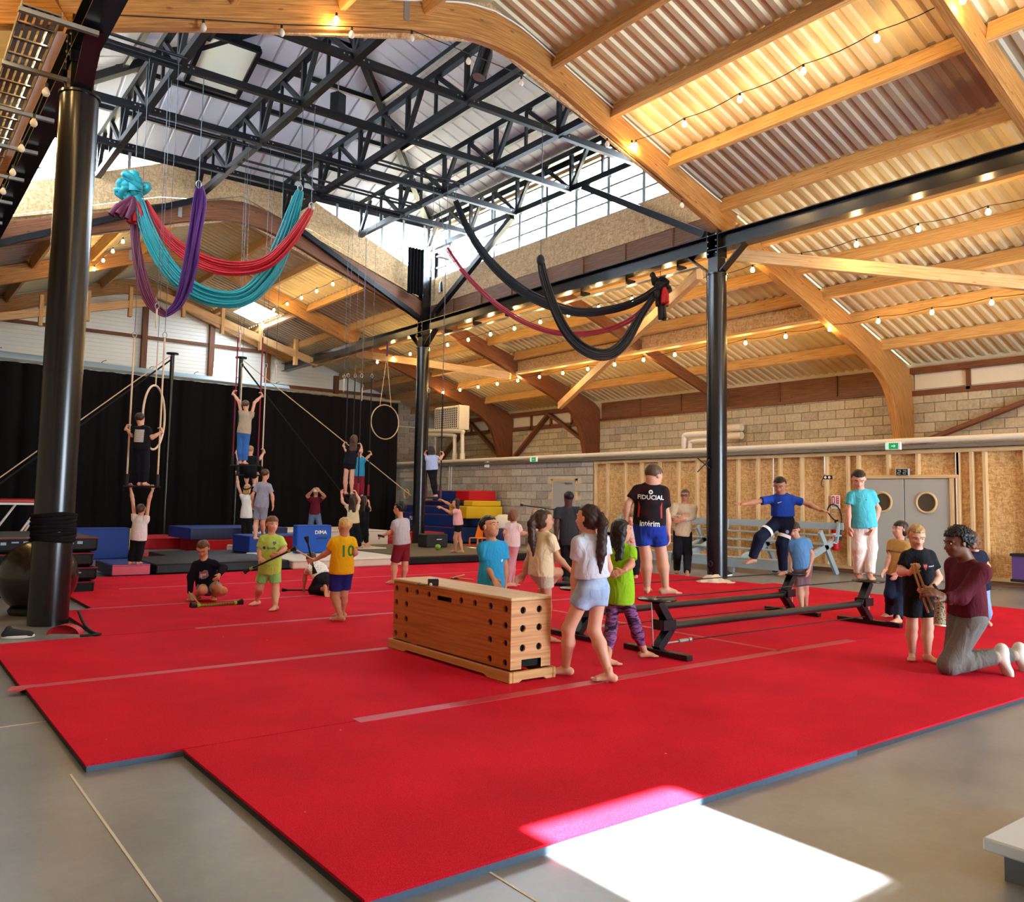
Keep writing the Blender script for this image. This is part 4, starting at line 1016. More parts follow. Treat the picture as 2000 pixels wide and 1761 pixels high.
        def carve(X, Y, Z):
            x = ((X-hc[0])*hl[0]+(Y-hc[1])*hl[1]+(Z-hc[2])*hl[2])/hs; y = ((X-hc[0])*hf[0]+(Y-hc[1])*hf[1]+(Z-hc[2])*hf[2])/hs; z = ((X-hc[0])*hu[0]+(Y-hc[1])*hu[1]+(Z-hc[2])*hu[2])/hs
            a = np.minimum(y-.02-.35*np.abs(x)*0, lim-z-.25*np.abs(x)*0)           # in front and below the fringe
            b_ = np.minimum(-.26-z, y+.36) if hst in ('short', 'curly', 'crop') else -np.ones_like(z)   # nape and sides
            c_ = np.minimum(np.minimum(.03-z, y+.16), .5-np.abs(x)) if hst in ('short', 'curly', 'crop') else -np.ones_like(z)
            return np.maximum(np.maximum(a, b_), c_)*hs
        R['hair'] = np_obj('hair', [C.mesh(.0075 if near else .0105, carve, {'crop': .0, 'curly': .016}.get(hst, .004))], hm, root, base)
        if hst == 'pony' and extra and extra.get('tie'):
            m = MB(); b0 = at(0, -.52, .14); m.ball(b0, .1*hs*extra['tie'], n=10, m=6); m.build('hair_tie', 'white', root)
    # ---- face
    if face:
        ew = 'eye_white'; flat(ew, '#c9bfb6', .35); flat('eye_dark', '#20150f', .2); flat('lip_'+skin_, '#a8605a' if skin_ not in ('brown', 'dark') else '#4d2723', .5)
        for q in (-1, 1):
            m = MB(); c = at(q*.155, .328, .02); m.add(*_ell_mesh(c, (.055*hs, .035*hs, .026*hs), HB), None, True); e = m.build('eye', ew, root)
            m = MB(); m.add(*_ell_mesh(at(q*.155, .35, .02), (.029*hs, .018*hs, .027*hs), HB), None, True); m.build('iris', 'eye_dark', e)
            m = MB(); m.tube([at(q*.07, .40, .115), at(q*.16, .385, .145), at(q*.25, .315, .115)], .017*hs, 6); m.build('eyebrow', hm if hst != 'bald' else 'eye_dark', root)
        m = MB(); m.tube([at(-.11, .355, -.275), at(0, .412, -.268), at(.11, .355, -.275)], [.012*hs, .026*hs, .012*hs], 6); m.build('mouth', 'lip_'+skin_, root)
    # ---- shoes
    if shoes:
        for i, s_ in enumerate('LR'):
            fd = foot_dir[i]; fd = f if fd is None else (facing(fd) if not hasattr(fd, '__len__') else nrm(fd[0]*CRH+fd[1]*UPV+fd[2]*CFH))
            fu = UPV if foot_up[i] is None else nrm(foot_up[i][0]*CRH+foot_up[i][1]*UPV+foot_up[i][2]*CFH)
            if abs(fd@fu) > .95: fu = -nrm(A[s_]-KN[s_])
            C = foot_field(A[s_], None, fd, .225*k, fu); C.k = 70.0; np_obj('shoe', [C.mesh(.009)], shoes, root, base)
    return R
def _ell_mesh(c, R, B, n=10, m=6):
    B = np.asarray(B); V = []
    for i in range(m+1):
        for j in range(n):
            l = (R[0]*math.sin(PI*i/m)*math.cos(2*PI*j/n), R[1]*math.sin(PI*i/m)*math.sin(2*PI*j/n), R[2]*math.cos(PI*i/m)); V.append(np.asarray(c)+l[0]*B[0]+l[1]*B[1]+l[2]*B[2])
    return V, [(i*n+j, (i+1)*n+j, (i+1)*n+(j+1) % n, i*n+(j+1) % n) for i in range(m) for j in range(n)]
from mathutils.bvhtree import BVHTree
def print_on(R, which, shapes_mb, mat, name, dirv, off=.004):
    """lay flat lettering or a badge (MB or mesh object with world vertices) onto a garment along dirv"""
    g = R[which]; base = np.asarray(R['base']); me = g.data
    bv = BVHTree.FromPolygons([v.co.copy() for v in me.vertices], [tuple(q.vertices) for q in me.polygons]); dv = Vector(nrm(dirv))
    o = shapes_mb
    for v in o.data.vertices:
        w = Vector(v.co)          # local to root
        hit = bv.ray_cast(w-dv*.5, dv)
        if hit[0] is not None: v.co = hit[0]-dv*off
    return o
def shirt_text(R, which, txt, size, c, mat, dirv, name='print', up=None, sub=2):
    """c: world point near the garment; dirv points into the garment"""
    d = nrm(dirv); up = R['spine'] if up is None else up; x = nrm(np.cross(d, up)); y = np.cross(x, d)
    o = text_part(name, txt, size, c, x, y, mat, R['root'], 0.0)
    import bmesh
    bm = bmesh.new(); bm.from_mesh(o.data); bmesh.ops.triangulate(bm, faces=bm.faces); bmesh.ops.subdivide_edges(bm, edges=bm.edges, cuts=sub, use_grid_fill=True); bm.to_mesh(o.data); bm.free()
    return print_on(R, which, o, mat, name, d)
def shirt_patch(R, which, poly, c, mat, dirv, name='print', up=None, n=6):
    """poly: list of (x, y) offsets in metres, fan-filled and laid on the garment"""
    import bmesh
    d = nrm(dirv); up = R['spine'] if up is None else up; x = nrm(np.cross(d, up)); y = np.cross(x, d)
    m = MB(); m.add([np.asarray(c)+x*a+y*b for a, b in poly], [list(range(len(poly)))]); o = m.build(name, mat, R['root'])
    bm = bmesh.new(); bm.from_mesh(o.data); bmesh.ops.triangulate(bm, faces=bm.faces); bmesh.ops.subdivide_edges(bm, edges=bm.edges, cuts=3, use_grid_fill=True); bm.to_mesh(o.data); bm.free()
    return print_on(R, which, o, mat, name, d)

def _pattern(name, f):
    m, nt, b = new_mat(name, rough=.85, spec=.2); tc = nt.nodes.new('ShaderNodeTexCoord'); f(nt, b, tc)
def _leg(nt, b, tc):
    mp = nt.nodes.new('ShaderNodeMapping'); mp.inputs['Scale'].default_value = (9, 9, 26); nt.links.new(tc.outputs['Object'], mp.inputs['Vector'])
    n = nt.nodes.new('ShaderNodeTexNoise'); n.inputs['Scale'].default_value = 1.0; n.inputs['Distortion'].default_value = .8; nt.links.new(mp.outputs[0], n.inputs['Vector'])
    nt.links.new(ramp(nt, n.outputs['Fac'], [(.36, '#1d1522'), (.46, '#5a3358'), (.56, '#8a5684'), (.66, '#3b2140')]), b.inputs['Base Color'])
_pattern('legging_purple', _leg)
def _den(nt, b, tc):
    n = nt.nodes.new('ShaderNodeTexNoise'); n.inputs['Scale'].default_value = 12; n.inputs['Detail'].default_value = 5; nt.links.new(tc.outputs['Object'], n.inputs['Vector'])
    nt.links.new(ramp(nt, n.outputs['Fac'], [(.3, '#7c93b4'), (.7, '#a9bdd6')]), b.inputs['Base Color'])
    bp = nt.nodes.new('ShaderNodeBump'); bp.inputs['Strength'].default_value = .4; bp.inputs['Distance'].default_value = .01; nt.links.new(n.outputs['Fac'], bp.inputs['Height']); nt.links.new(bp.outputs['Normal'], b.inputs['Normal'])
_pattern('denim_pale', _den)
def _spk(nt, b, tc):
    v = nt.nodes.new('ShaderNodeTexVoronoi'); v.inputs['Scale'].default_value = 38; nt.links.new(tc.outputs['Object'], v.inputs['Vector']); nt.links.new(ramp(nt, v.outputs['Distance'], [(.2, '#3a3a40'), (.3, '#dcdad4')]), b.inputs['Base Color'])
_pattern('speckle_tee', _spk)
def _spk2(nt, b, tc):
    v = nt.nodes.new('ShaderNodeTexVoronoi'); v.inputs['Scale'].default_value = 60; nt.links.new(tc.outputs['Object'], v.inputs['Vector']); nt.links.new(ramp(nt, v.outputs['Distance'], [(.3, '#3c352a'), (.5, '#a39678')]), b.inputs['Base Color'])
_pattern('speckle', _spk2)
def _rug(nt, b, tc):
    n = nt.nodes.new('ShaderNodeTexNoise'); n.inputs['Scale'].default_value = 7; nt.links.new(tc.outputs['Object'], n.inputs['Vector']); nt.links.new(ramp(nt, n.outputs['Fac'], [(.45, '#121014'), (.7, '#33161a')]), b.inputs['Base Color'])
_pattern('rugby_shirt', _rug)
def _chk(nt, b, tc):
    c = nt.nodes.new('ShaderNodeTexChecker'); c.inputs['Scale'].default_value = 90; c.inputs['Color1'].default_value = srgb('#e0dcd6'); c.inputs['Color2'].default_value = srgb('#4a4644'); nt.links.new(tc.outputs['Object'], c.inputs['Vector'])
    nt.links.new(c.outputs['Color'], b.inputs['Base Color'])
_pattern('checker_print', _chk)
def _stp(nt, b, tc):
    w = nt.nodes.new('ShaderNodeTexWave'); w.inputs['Scale'].default_value = 18; nt.links.new(tc.outputs['Object'], w.inputs['Vector']); nt.links.new(ramp(nt, w.outputs['Fac'], [(.45, '#1a1a16'), (.55, '#a8a838')]), b.inputs['Base Color'])
_pattern('tip_stripe', _stp)
flat('clog_white', '#cfc7ba', .5); flat('lime', '#7fae2f', .5)

def grip(key, side, py, out=1):
    """wrist and finger target for a hand closed round one rope of a trapeze; side 0 left rope, 1 right rope"""
    L, R_, d = TRAP[key]; q = (L, R_)[side]; z = GD(0.5*0+P_of(q, d), py, d)[2]; o = nrm(q-(R_, L)[side]); r_ = np.array((q[0], q[1], z)); w = r_+o*.05+CFH*-.03-UPV*.03
    t_ = r_+o*.02-CFH*.02+UPV*.05
    return ('w', *w), ('w', *t_)
def P_of(q, d): v = np.asarray(q)-CAM; return CXP+FPX*(v@_r)/(v@_f)
# ================================================================== lights on strings
def string(label, pts_off, X, z, ys, y0, y1, lit=True, watt=17.5, group='warm bulb strings along the roof'):
    t = thing('string_lights', label, 'string lights', (X, (y0+y1)/2, z), group)
    ys = sorted(ys); pts = []
    yy = [y0]+ys+[y1]
    for a, b in zip(yy, yy[1:]):
        for f in (0, .25, .5, .75): pts.append((X, a+(b-a)*f, z+.1-.05*math.sin(PI*f)))
    pts.append((X, y1, z+.1))
    m = MB(); m.tube(pts, .008, 5); m.build('cord', 'cable_black', t)
    for y in ys: bulb(t, (X, y, z), lit, watt)
    return t
_bm = {}
def bulb(t, c, lit=True, watt=17.5):
    c = np.asarray(c, float); m = MB(); m.cyl(c+(0, 0, .1), c+(0, 0, .04), .018, n=8); s_ = m.build('socket', 'cable_black', t)
    m = MB(); m.lathe([(.001, -.07), (.03, -.06), (.046, -.028), (.043, .003), (.024, .035), (.014, .05)], c, 10); m.build('bulb', 'bulb_lit' if lit else 'bulb_off', t)
    if lit:
        l = bpy.data.lights.new('bulb_light', 'POINT'); l.energy = watt; l.color = (1.0, .66, .27); l.shadow_soft_size = .06
        o = bpy.data.objects.new('bulb_light', l); COL.objects.link(o); o.location = c+(0, 0, -.1)-np.array(t['_t']); o.parent = t
Y122 = lambda a, b: list(np.arange(a, b, 1.22))
string('bulb string under the near right roof slope, highest of the strings', 0, 11.35, 8.4, Y122(-2.4, 11.2), -2.6, 11.3)
string('bulb string on the far right slope between the far arches', 0, 11.35, 8.28, Y122(24.3, 29.3), 23.2, 29.6)
string('bulb string along the black girder, hung just below it', 0, 15.1, 6.66, Y122(-1.1, 29), -1.4, 28.9)
string('lowest bulb string, along the deep box beam above the block wall', 0, 18.1, 5.76, Y122(-1.1, 29.2), -1.4, 29.4)
string('short bulb string beside the left column under the left slope', 0, 5.2, 8.5, [24.7, 25.9, 27.15, 28.4], 23.2, 29.0)
string('bulb string on the left slope behind the left column', 0, .6, 6.9, Y122(-2, 20), -2.5, 22)
# bulbs along the front arch: only two of them lit
t = thing('string_lights', 'bulb string slung under the big front arch, mostly switched off', 'string lights', (XR, 10.95, 8.5), 'warm bulb strings along the roof')
AB = [(397, 52), (550, 62), (687, 66), (804, 73), (915, 118), (1018, 160), (1186, 280), (1332, 400)]
pts = [GY(232, 30, 10.9)]+[GY(x, y-14, 10.9) for x, y in AB]
m = MB(); m.tube(pts, .008, 5); m.build('cord', 'cable_black', t)
for x, y in AB: bulb(t, GY(x, y, 10.9), False)
for x, y in ((657, 38), (1234, 284)): bulb(t, GY(x, y, 10.93), True)
t = thing('string_lights', 'unlit bulb string under the perforated cable tray, far left', 'string lights', (1.3, 14, 6.7), 'warm bulb strings along the roof')
AB = [(90, 178), (66, 238), (42, 288), (25, 335), (6, 372)]
m = MB(); m.tube([GX(x, y-6, 1.42) for x, y in AB], .006, 5); m.build('cord', 'cable_black', t)
for x, y in AB: bulb(t, GX(x, y, 1.42), False)

# cable trays
t = thing('cable_tray', 'perforated metal cable tray with cross brackets beside the left girder', 'cable tray', (1.2, 16, 6.8))
m = MB(); y = 10.2
V = []; F = []
for i in range(30):
    for j in range(5):
        x0, y0 = 1.02+j*.074, 10.2+i*.42; m.bx(x0, x0+.05, y0, y0+.36, 6.82, 6.823); 
m.bx(1.0, 1.01, 10.2, 23, 6.8, 6.88); m.bx(1.39, 1.40, 10.2, 23, 6.8, 6.88)
for i in range(31): m.bx(1.0, 1.4, 10.18+i*.42, 10.23+i*.42, 6.82, 6.824)
o = m.build('perforated_tray', 'galvanised', t); o['kind'] = 'stuff'
for y in np.arange(10.25, 22, 1.45):
    m = MB(); m.bx(.98, 1.78, y-.03, y+.03, 6.76, 6.81); m.build('bracket', 'galvanised', t)
t = thing('cable_tray', 'narrow wire cable tray under the right girder above the silks', 'cable tray', (14.3, 17, 6.75))
m = MB(); m.bx(14.2, 14.35, 11.8, 22.6, 6.72, 6.735); m.build('tray', 'galvanised', t)
for y in np.arange(12.4, 22.5, 1.6):
    m = MB(); m.bx(14.12, 14.42, y-.02, y+.02, 6.74, 6.86); m.build('bracket', 'steel_black', t)

# ================================================================== hanging silks
def silk(label, path, mat, dmap, width=.22, strands=7, taper=(.35, 1.0), name='aerial_silk', group='aerial silks hung in loops', mats=None, seed=0):
    """path: pixels; dmap: the vertical plane (Y) at both ends; strands make the folds"""
    n = len(path); P3 = [GY(x, y, dmap[0]+(dmap[1]-dmap[0])*i/(n-1)) for i, (x, y) in enumerate(path)]
    C = snap(P3, 7); t = thing(name, label, 'aerial silk', tuple(C[0]), group); k = len(C)
    rnd = random.Random(seed); m = MB(); view = nrm(np.mean(C, 0)-CAM)
    for s_ in range(strands):
        ph = rnd.random()*6; pts = []; rs = []
        for i, c in enumerate(C):
            f = i/(k-1); T = nrm(C[min(i+1, k-1)]-C[max(i-1, 0)]); side = nrm(np.cross(T, view)); w = width*(taper[0]+(taper[1]-taper[0])*math.sin(PI*min(max(f, 0), 1))**.7)
            u = (s_/(strands-1)-.5)*w*(1+.12*math.sin(9*f+ph)); pts.append(c+side*u+view*.04*math.sin(s_*2.4+3*f+ph)); rs.append(max(.011, w/strands*.73))
        m.tube(pts, rs, 7)
    m.build('fabric', mat, t); return t, C
flat('silk_teal', '#17868f', .55, noise=.12, nscale=6); flat('silk_red', '#a80d1c', .55, noise=.12, nscale=6); flat('silk_plum', '#5a1233', .6, noise=.12, nscale=6); flat('silk_purple', '#4b1f6b', .6, noise=.12, nscale=6)
flat('silk_black', '#131317', .75, noise=.2, nscale=6)
def steel_rope(t, a, b, r=.008): m = MB(); m.tube([a, b], r, 5); m.build('cable', flat('cable_grey', '#4a4d55', .4, .4), t)
def shackle(t, c, s=.05): m = MB(); m.tube([np.asarray(c)+np.array((s*math.cos(q), 0, s*1.5*math.sin(q))) for q in np.linspace(0, 2*PI, 13)[:-1]], s*.22, 6, closed=True); m.build('shackle', 'galvanised', t)
def _fan(m, a, b, w, n):
    for i in range(n):
        q = b+np.array(((i/(n-1)-.5)*w, .06*math.sin(i*2.1), .05*math.sin(i*3.3))); m.tube(snap([a, (a+q)/2+np.array(((i/(n-1)-.5)*w*.25, .03*math.sin(i), 0)), q], 4), [.03]+[.045]*3+[.055]*4+[.05], 7)
YK = 18.2; K1 = GY(262, 380, YK)
t, C = silk('teal aerial silk hanging in a long loop from a knot near the left column', [(266, 372), (282, 432), (312, 498), (352, 548), (410, 580), (475, 580), (525, 535), (555, 470), (573, 415), (586, 372)], 'silk_teal', (YK, 15.95), .34, 9, seed=1)
steel_rope(t, C[-1], (C[-1][0], C[-1][1], 9.55)); shackle(t, C[-1]+(0, 0, .06))
m = MB(); rnd = random.Random(3)
for i in range(9):
    c = K1+np.array((rnd.uniform(-.16, .16), rnd.uniform(-.1, .1), rnd.uniform(-.2, .32))); m.tube([c+np.array((.16*math.cos(q+i), .06*math.sin(2*q), .12*math.sin(q))) for q in np.linspace(0, 2*PI, 11)[:-1]], .07, 8, closed=True)
m.tube(snap([K1+(0, 0, .05), K1+(-.02, 0, .35), K1+(-.01, 0, .5)], 4), [.16]*5+[.1]*3+[.03], 8); m.tube(snap([K1+(.05, -.05, -.1), K1+(.1, -.06, -.5), K1+(.17, -.02, -.75)], 4), [.11]*4+[.1]*4+[.06], 8); m.build('knot', 'silk_teal', t)
steel_rope(t, K1+(0, 0, .5), (K1[0], K1[1], 9.55))
t, C = silk('bright red aerial silk looped between the teal knot and the steel truss', [(283, 392), (318, 452), (366, 495), (420, 520), (475, 525), (525, 510), (570, 465), (608, 408)], 'silk_red', (YK, 15.8), .26, 7, seed=2)
steel_rope(t, C[-1], (C[-1][0], C[-1][1], 9.55)); shackle(t, C[-1]+(0, 0, .06))
m = MB(); c = GY(262, 408, YK-.1); _fan(m, c+(.02, 0, .22), c+(.06, 0, -.3), .3, 7); m.build('bundle', 'silk_red', t)
t, C = silk('plum and purple aerial silk hanging lowest in a narrow loop', [(262, 420), (266, 480), (276, 540), (296, 592), (325, 615)], 'silk_plum', (YK, 17.2), .2, 6, (.5, .9), seed=4)
t['label'] = 'dark plum aerial silk tied into the knot, left half of the narrow loop'
m = MB(); c = GY(243, 405, YK-.15); _fan(m, c+(.16, 0, .26), c+(-.05, 0, -.2), .42, 8); m.build('bundle', 'silk_plum', t)
t2, C2 = silk('purple aerial silk folded double over its hook above the narrow loop', [(322, 616), (350, 590), (368, 535), (378, 470), (384, 410), (388, 366)], 'silk_purple', (17.2, 15.95), .2, 5, (.3, 1.0), seed=5)
m = MB()
for s_ in (0, 1):
    m.tube(snap([GY(358+s_*14, 570, 16.9), GY(378+s_*8, 480, 16.4), GY(392+s_*8, 400, 16.1), GY(394, 364, 15.95)], 5), .035, 7)
m.build('fabric_back', 'silk_purple', t2); C = C2
steel_rope(t2, C[-1], (C[-1][0], C[-1][1], 9.55)); shackle(t2, C[-1]+(0, 0, .06))
K2 = GY(1290, 560, 13.0)
t, C = silk('black aerial silk sweeping down from the roof truss to the right knot', [(890, 392), (915, 448), (955, 508), (1010, 560), (1070, 594), (1135, 610), (1200, 603), (1250, 585), (1285, 562)], 'silk_black', (17.6, 13.0), .24, 6, (.5, .8), seed=6)
steel_rope(t, C[0], (C[0][0], C[0][1], 9.55)); m = MB(); 
for i in range(6):
    c = K2+np.array((random.uniform(-.12, .12), random.uniform(-.08, .08), random.uniform(-.18, .22))); m.tube([c+np.array((.13*math.cos(q+i), .05*math.sin(2*q), .11*math.sin(q))) for q in np.linspace(0, 2*PI, 11)[:-1]], .06, 8, closed=True)
for dx, L, w_ in ((-.02, .45, .2), (.12, .42, .14), (.05, .75, .12)): _fan(m, K2+(dx*.5, 0, .12), K2+(dx, -.02, -L), w_, 4)
m.build('knot', 'silk_black', t); steel_rope(t, K2+(0, 0, .2), (K2[0], K2[1], 6.86))
t, C = silk('black aerial silk hung from a cable, the lower of the two black loops', [(1056, 508), (1062, 540), (1080, 595), (1108, 650), (1145, 684), (1185, 692), (1220, 668), (1252, 615), (1282, 572)], 'silk_black', (13.4, 13.0), .2, 6, (.5, 1.0), seed=7)
steel_rope(t, C[0], (C[0][0], C[0][1], 9.55)); m = MB(); m.ball(C[0], .09, .09, .12); m.build('knot', 'silk_black', t)
t, C = silk('thin dark red silk rope strung from the far column to the black knot', [(873, 484), (905, 530), (955, 582), (1010, 622), (1065, 645), (1120, 652), (1180, 645), (1235, 622), (1278, 582)], flat('silk_crimson', '#8f1226', .6), (18.6, 13.0), .1, 4, (.8, 1.0), seed=8)
m = MB(); _fan(m, K2+(-.02, -.14, -.05), K2+(.0, -.16, -.42), .16, 5); m.build('bundle', 'silk_red', t)
steel_rope(t, C[0], (C[0][0]-.3, C[0][1], 9.5))

# ================================================================== trapezes, hoops, ropes
def rope(name, a, b, r, mat, parent): m = MB(); m.tube([a, b], r, 8); return m.build(name, mat, parent)
flat('rope_cream', '#cdb79a', .85, bump=.4, nscale=60); flat('rope_red', '#7d1a2c', .8); flat('rope_black', '#17171a', .85); flat('sleeve_black', '#161618', .7); flat('sleeve_red', '#8a1524', .6); flat('sleeve_plum', '#4c1a35', .6)
TRAP = {}
def trapeze(key, label, xl, xr, yb, d, ropem, sleevem, ytop, sl=.22, zt_=9.5):
    L = GD(xl, yb, d); R_ = GD(xr, yb, d); R_[2] = L[2] = (L[2]+R_[2])/2; c = (L+R_)/2
    t = thing('trapeze', label, 'trapeze', tuple(c), 'trapezes hung from the lantern')
    m = MB(); dv = nrm(R_-L); m.tube([L-dv*.05, R_+dv*.05], .018, 10); m.build('bar', 'sleeve_black', t)
    for q in (L, R_):
        zr = GD(xl, ytop, d)[2]
        rope('sleeve', q, q+(0, 0, sl), .032, sleevem, t); rope('rope', q+(0, 0, sl), (q[0], q[1], zr), .016, ropem, t)
        shackle(t, (q[0], q[1], zr+.06), .035); rope('cable', (q[0], q[1], zr+.1), (q[0], q[1], zt_), .005, flat('cable_grey', '#4a4d55', .4, .4), t)
    for q in (L, R_):                       # hung from a bar laid across two trusses
        xa = max(v for v in TX if v < q[0]); xb = min(v for v in TX if v > q[0]); m = MB(); m.tube([(xa, q[1], zt_+.03), (xb, q[1], zt_+.03)], .03, 8); m.build('rigging_bar', 'steel_truss', t)
    TRAP[key] = (L, R_, d); return t
D1 = depth(GZ(262, 1100, .30)); D2 = 18.6; D3 = depth(GZ(697, 1068, .25)); D4 = depth(GZ(896, 1076, .25))
trapeze('t1', 'trapeze on cream ropes with a boy in a black printed shirt standing on it', 247, 307, 950, D1, 'rope_cream', 'sleeve_black', 655)
trapeze('t2', 'trapeze on dark red ropes, the boy in blue trousers on its bar', 454, 503, 909, D2, 'rope_red', 'sleeve_black', 655)
trapeze('t2b', 'trapeze on cream ropes just behind the dark red one', 464, 511, 928, D2+1.3, 'rope_cream', 'sleeve_black', 715)
trapeze('t3', 'trapeze on black ropes with red sleeves, girl in a navy romper on it', 672, 699, 966, D3, 'rope_black', 'sleeve_red', 735, .3)
trapeze('t3b', 'trapeze with red sleeves behind the romper girl, boy in turquoise on it', 686, 719, 968, D3+1.2, 'rope_black', 'sleeve_red', 735, .3)
trapeze('t4', 'trapeze with plum sleeves beside the far column, girl in light blue on it', 832, 860, 972, D4, 'rope_black', 'sleeve_plum', 765, .28)
def hoop(label, cx, cy, d, r, yaw_, top, mat, strap=False):
    c = GD(cx, cy, d); t = thing('aerial_hoop', label, 'hoop', tuple(c-(0, 0, r)), 'aerial hoops'); u = math.cos(yaw_)*CRH_+math.sin(yaw_)*CFH_
    m = MB(); m.tube([c+u*r*math.cos(q)+np.array((0, 0, r*math.sin(q))) for q in np.linspace(0, 2*PI, 41)[:-1]], .02, 8, closed=True); m.build('ring', mat, t)
    for q in ((1.15, 1.99) if strap else (1.57,)):
        a = c+u*r*math.cos(q)+np.array((0, 0, r*math.sin(q))); b = np.array((c[0], c[1], min(top, a[2]+.75))) if not strap else np.array((c[0], c[1], top)); rope('sling', a, b, .012, 'rope_cream', t)
        if not strap: rope('cable', b, (c[0], c[1], top), .005, flat('cable_grey', '#4a4d55', .4, .4), t)
    return t, c
CFH_ = nrm((_f[0], _f[1], 0)); CRH_ = np.array((_r0[0], _r0[1], 0))
t, c = hoop('white aerial hoop turned nearly edge-on beside the cream trapeze rope', 301, 815, D1+.95, .6, math.radians(95), 9.5, 'rope_cream')
hd = GX(752, 824, 14.0); t, c = hoop('white aerial hoop hanging from the girder before the black curtain', 752, 824, depth(hd), 33.5/FPX*depth(hd), math.radians(46), 6.4, 'rope_cream', True)
rope('strap', (c[0], c[1], 6.4), (c[0], c[1], 6.87), .03, 'silk_purple', t)
HC = [('thin hanging cable before the left arch, straight down', 318, 380, 16.0, 5.0), ('thin cable hanging beside the teal silk', 546, 540, 18.3, 4.6), ('thin cable hanging between teal silk and far column', 680, 500, 20.6, 4.8),
      ('pair cable hanging left of the far column', 716, 480, 20.6, 4.6), ('slender cable hanging right beside the far column', 868, 600, 20.6, 2.9), ('thin cable ending above the dark red trapeze', 480, 420, 18.3, 5.2)]
for lab, x, y, Yp, zl in HC:
    p = GY(x, y, Yp); t = thing('hanging_cable', lab, 'cable', (p[0], p[1], zl), 'loose cables hanging from the lantern')
    rope('cable', (p[0], p[1], zl), (p[0], p[1], 9.5), .006, flat('cable_grey', '#4a4d55', .4, .4), t); shackle(t, (p[0], p[1], zl-.04), .035)
    m = MB(); m.tube([(p[0], p[1], zl-.1), (p[0], p[1], zl-.45)], [.02, .012], 8); m.build('loop_end', 'rope_cream', t)
for lab, x, y0, y1 in (('upper left post of the aerial rig, before the curtain', 337, 692, 1010), ('upper right post of the aerial rig, before the curtain', 471, 700, 1010)):
    a = GY(x, y0, 29.2); t = thing('rig_post', lab, 'post', (a[0], a[1], 0), 'guyed rig posts')
    m = MB(); m.tube([(a[0], a[1], 0), tuple(a)], .07, 10); m.build('post', 'steel_black', t); m = MB(); m.lathe([(.001, .05), (.2, .05), (.2, 0), (.001, 0)], a, 14); m.build('cap', 'steel_black', t)
    b = GZ(-60 if x < 400 else 800, 1035 if x < 400 else 1030, 0.0) if x < 400 else np.array((17.0, 28.6, 1.6))
    if x < 400: b = np.array((1.2, 25.4, .5))
    rope('guy_rope', a, b, .018, 'rope_cream', t); b2 = b+np.array((-.3 if x < 400 else -1.2, .6, -.5 if x < 400 else -1.6)); rope('guy_strap', a-(0, 0, .15), b2, .03, 'rope_black', t)

# ================================================================== lamps, speaker in the roof
def par_can(label, c, d, L=.42, r=.13):
    t = thing('stage_lamp', label, 'spotlight', tuple(c)); d = nrm(d); c = np.asarray(c)
    m = MB(); m.lathe([(.001, 0), (r*.7, 0), (r*.95, L*.2), (r, L), (r*1.04, L*1.02)], c, 18, d); m.build('housing', 'steel_black', t)
    m = MB(); m.lathe([(.001, L*.93), (r*.95, L*.95)], c, 18, d); m.build('lens', 'galvanised', t)
    m = MB(); m.tube([c+(0, 0, .35), c+(0, 0, .2), c+(.1, 0, .1)], .02, 6); m.build('yoke', 'steel_black', t)
par_can('silver-black stage lamp clamped to the far column', (14.28, 22.4, 8.5), (-.05, -.1, -1), .4, .13)
p = GY(942, 120, 12.6); par_can('long black stage lamp fixed under the front arch', p+(.12, 0, .3), (-.35, -.1, -1), .75, .14)
p = GY(660, 205, 17.8); t = thing('loudspeaker', 'small black loudspeaker hung among the roof trusses', 'speaker', tuple(p))
m = MB(); m.box(p, (.3, .26, .55), .4); m.build('cabinet', 'steel_black', t, bevel=.02); m = MB(); m.tube([p+(0, 0, .27), p+(0, 0, .6)], .015, 6); m.build('hanger', 'galvanised', t)
t = thing('black_drape', 'bunched black drape hanging beside the head of the far column', 'drape', (13.4, 22.9, 7.7))
for dx in (-.55, .45):
    V = []
    for i in range(25):
        a = i/24; V += [(14.0+dx+(a-.5)*.55, 22.95+.05*math.sin(a*30)-.2, 7.9 if dx > 0 else 8.0), (14.0+dx+(a-.5)*.55, 22.95+.05*math.sin(a*30)-.2, 9.5)]
    m = MB(); m.add(V, [(2*i, 2*i+1, 2*i+3, 2*i+2) for i in range(24)], None, True); o = m.build('cloth', 'black_cloth', t)

# ================================================================== services on the right wall
t = thing('service_pipe', 'long cream pipe with a perforated cable tray along the top of the inner wall', 'pipe', (XM-.1, 18, 2.85))
m = MB(); m.tube([(XM-.12, 3.5, 2.93), (XM-.12, 31.0, 2.93)], .065, 12); m.build('pipe', 'white_pipe', t)
m = MB(); m.bx(XM-.16, XM-.06, 3.5, 31, 2.76, 2.83); m.build('tray', flat('tray_grey', '#77746c', .5, .5), t)
t = thing('pipe_bend', 'pair of white pipe elbows rising from the long pipe left of the right column', 'pipe', tuple(GX(1350, 880, XM)))
for a, b in (((1337, 884), (1337, 850)), ((1348, 882), (1348, 862))):
    p, q = GX(*a, XM+.2), GX(*b, XM+.2); e = q+np.array((0, -1.0, 0)); m = MB(); m.tube(snap([p, q-(0, 0, .08), q+(0, -.12, .0), e], 5), .085 if a[0] < 1340 else .06, 12); m.build('elbow', 'white_pipe', t)
t = thing('pipe_bend', 'short white pipe stubs fixed to the block wall right of the column', 'pipe', tuple(GX(1430, 850, XW-.2)))
for y in (836, 852):
    p = GX(1420, y, XW-.25); q = GX(1449, y-2, XW-.25); m = MB(); m.tube([p, q], .12, 14); m.build('stub', 'white_pipe', t)
a = GX(848, 797, XM+.4); b = GX(896, 838, XM+.4)
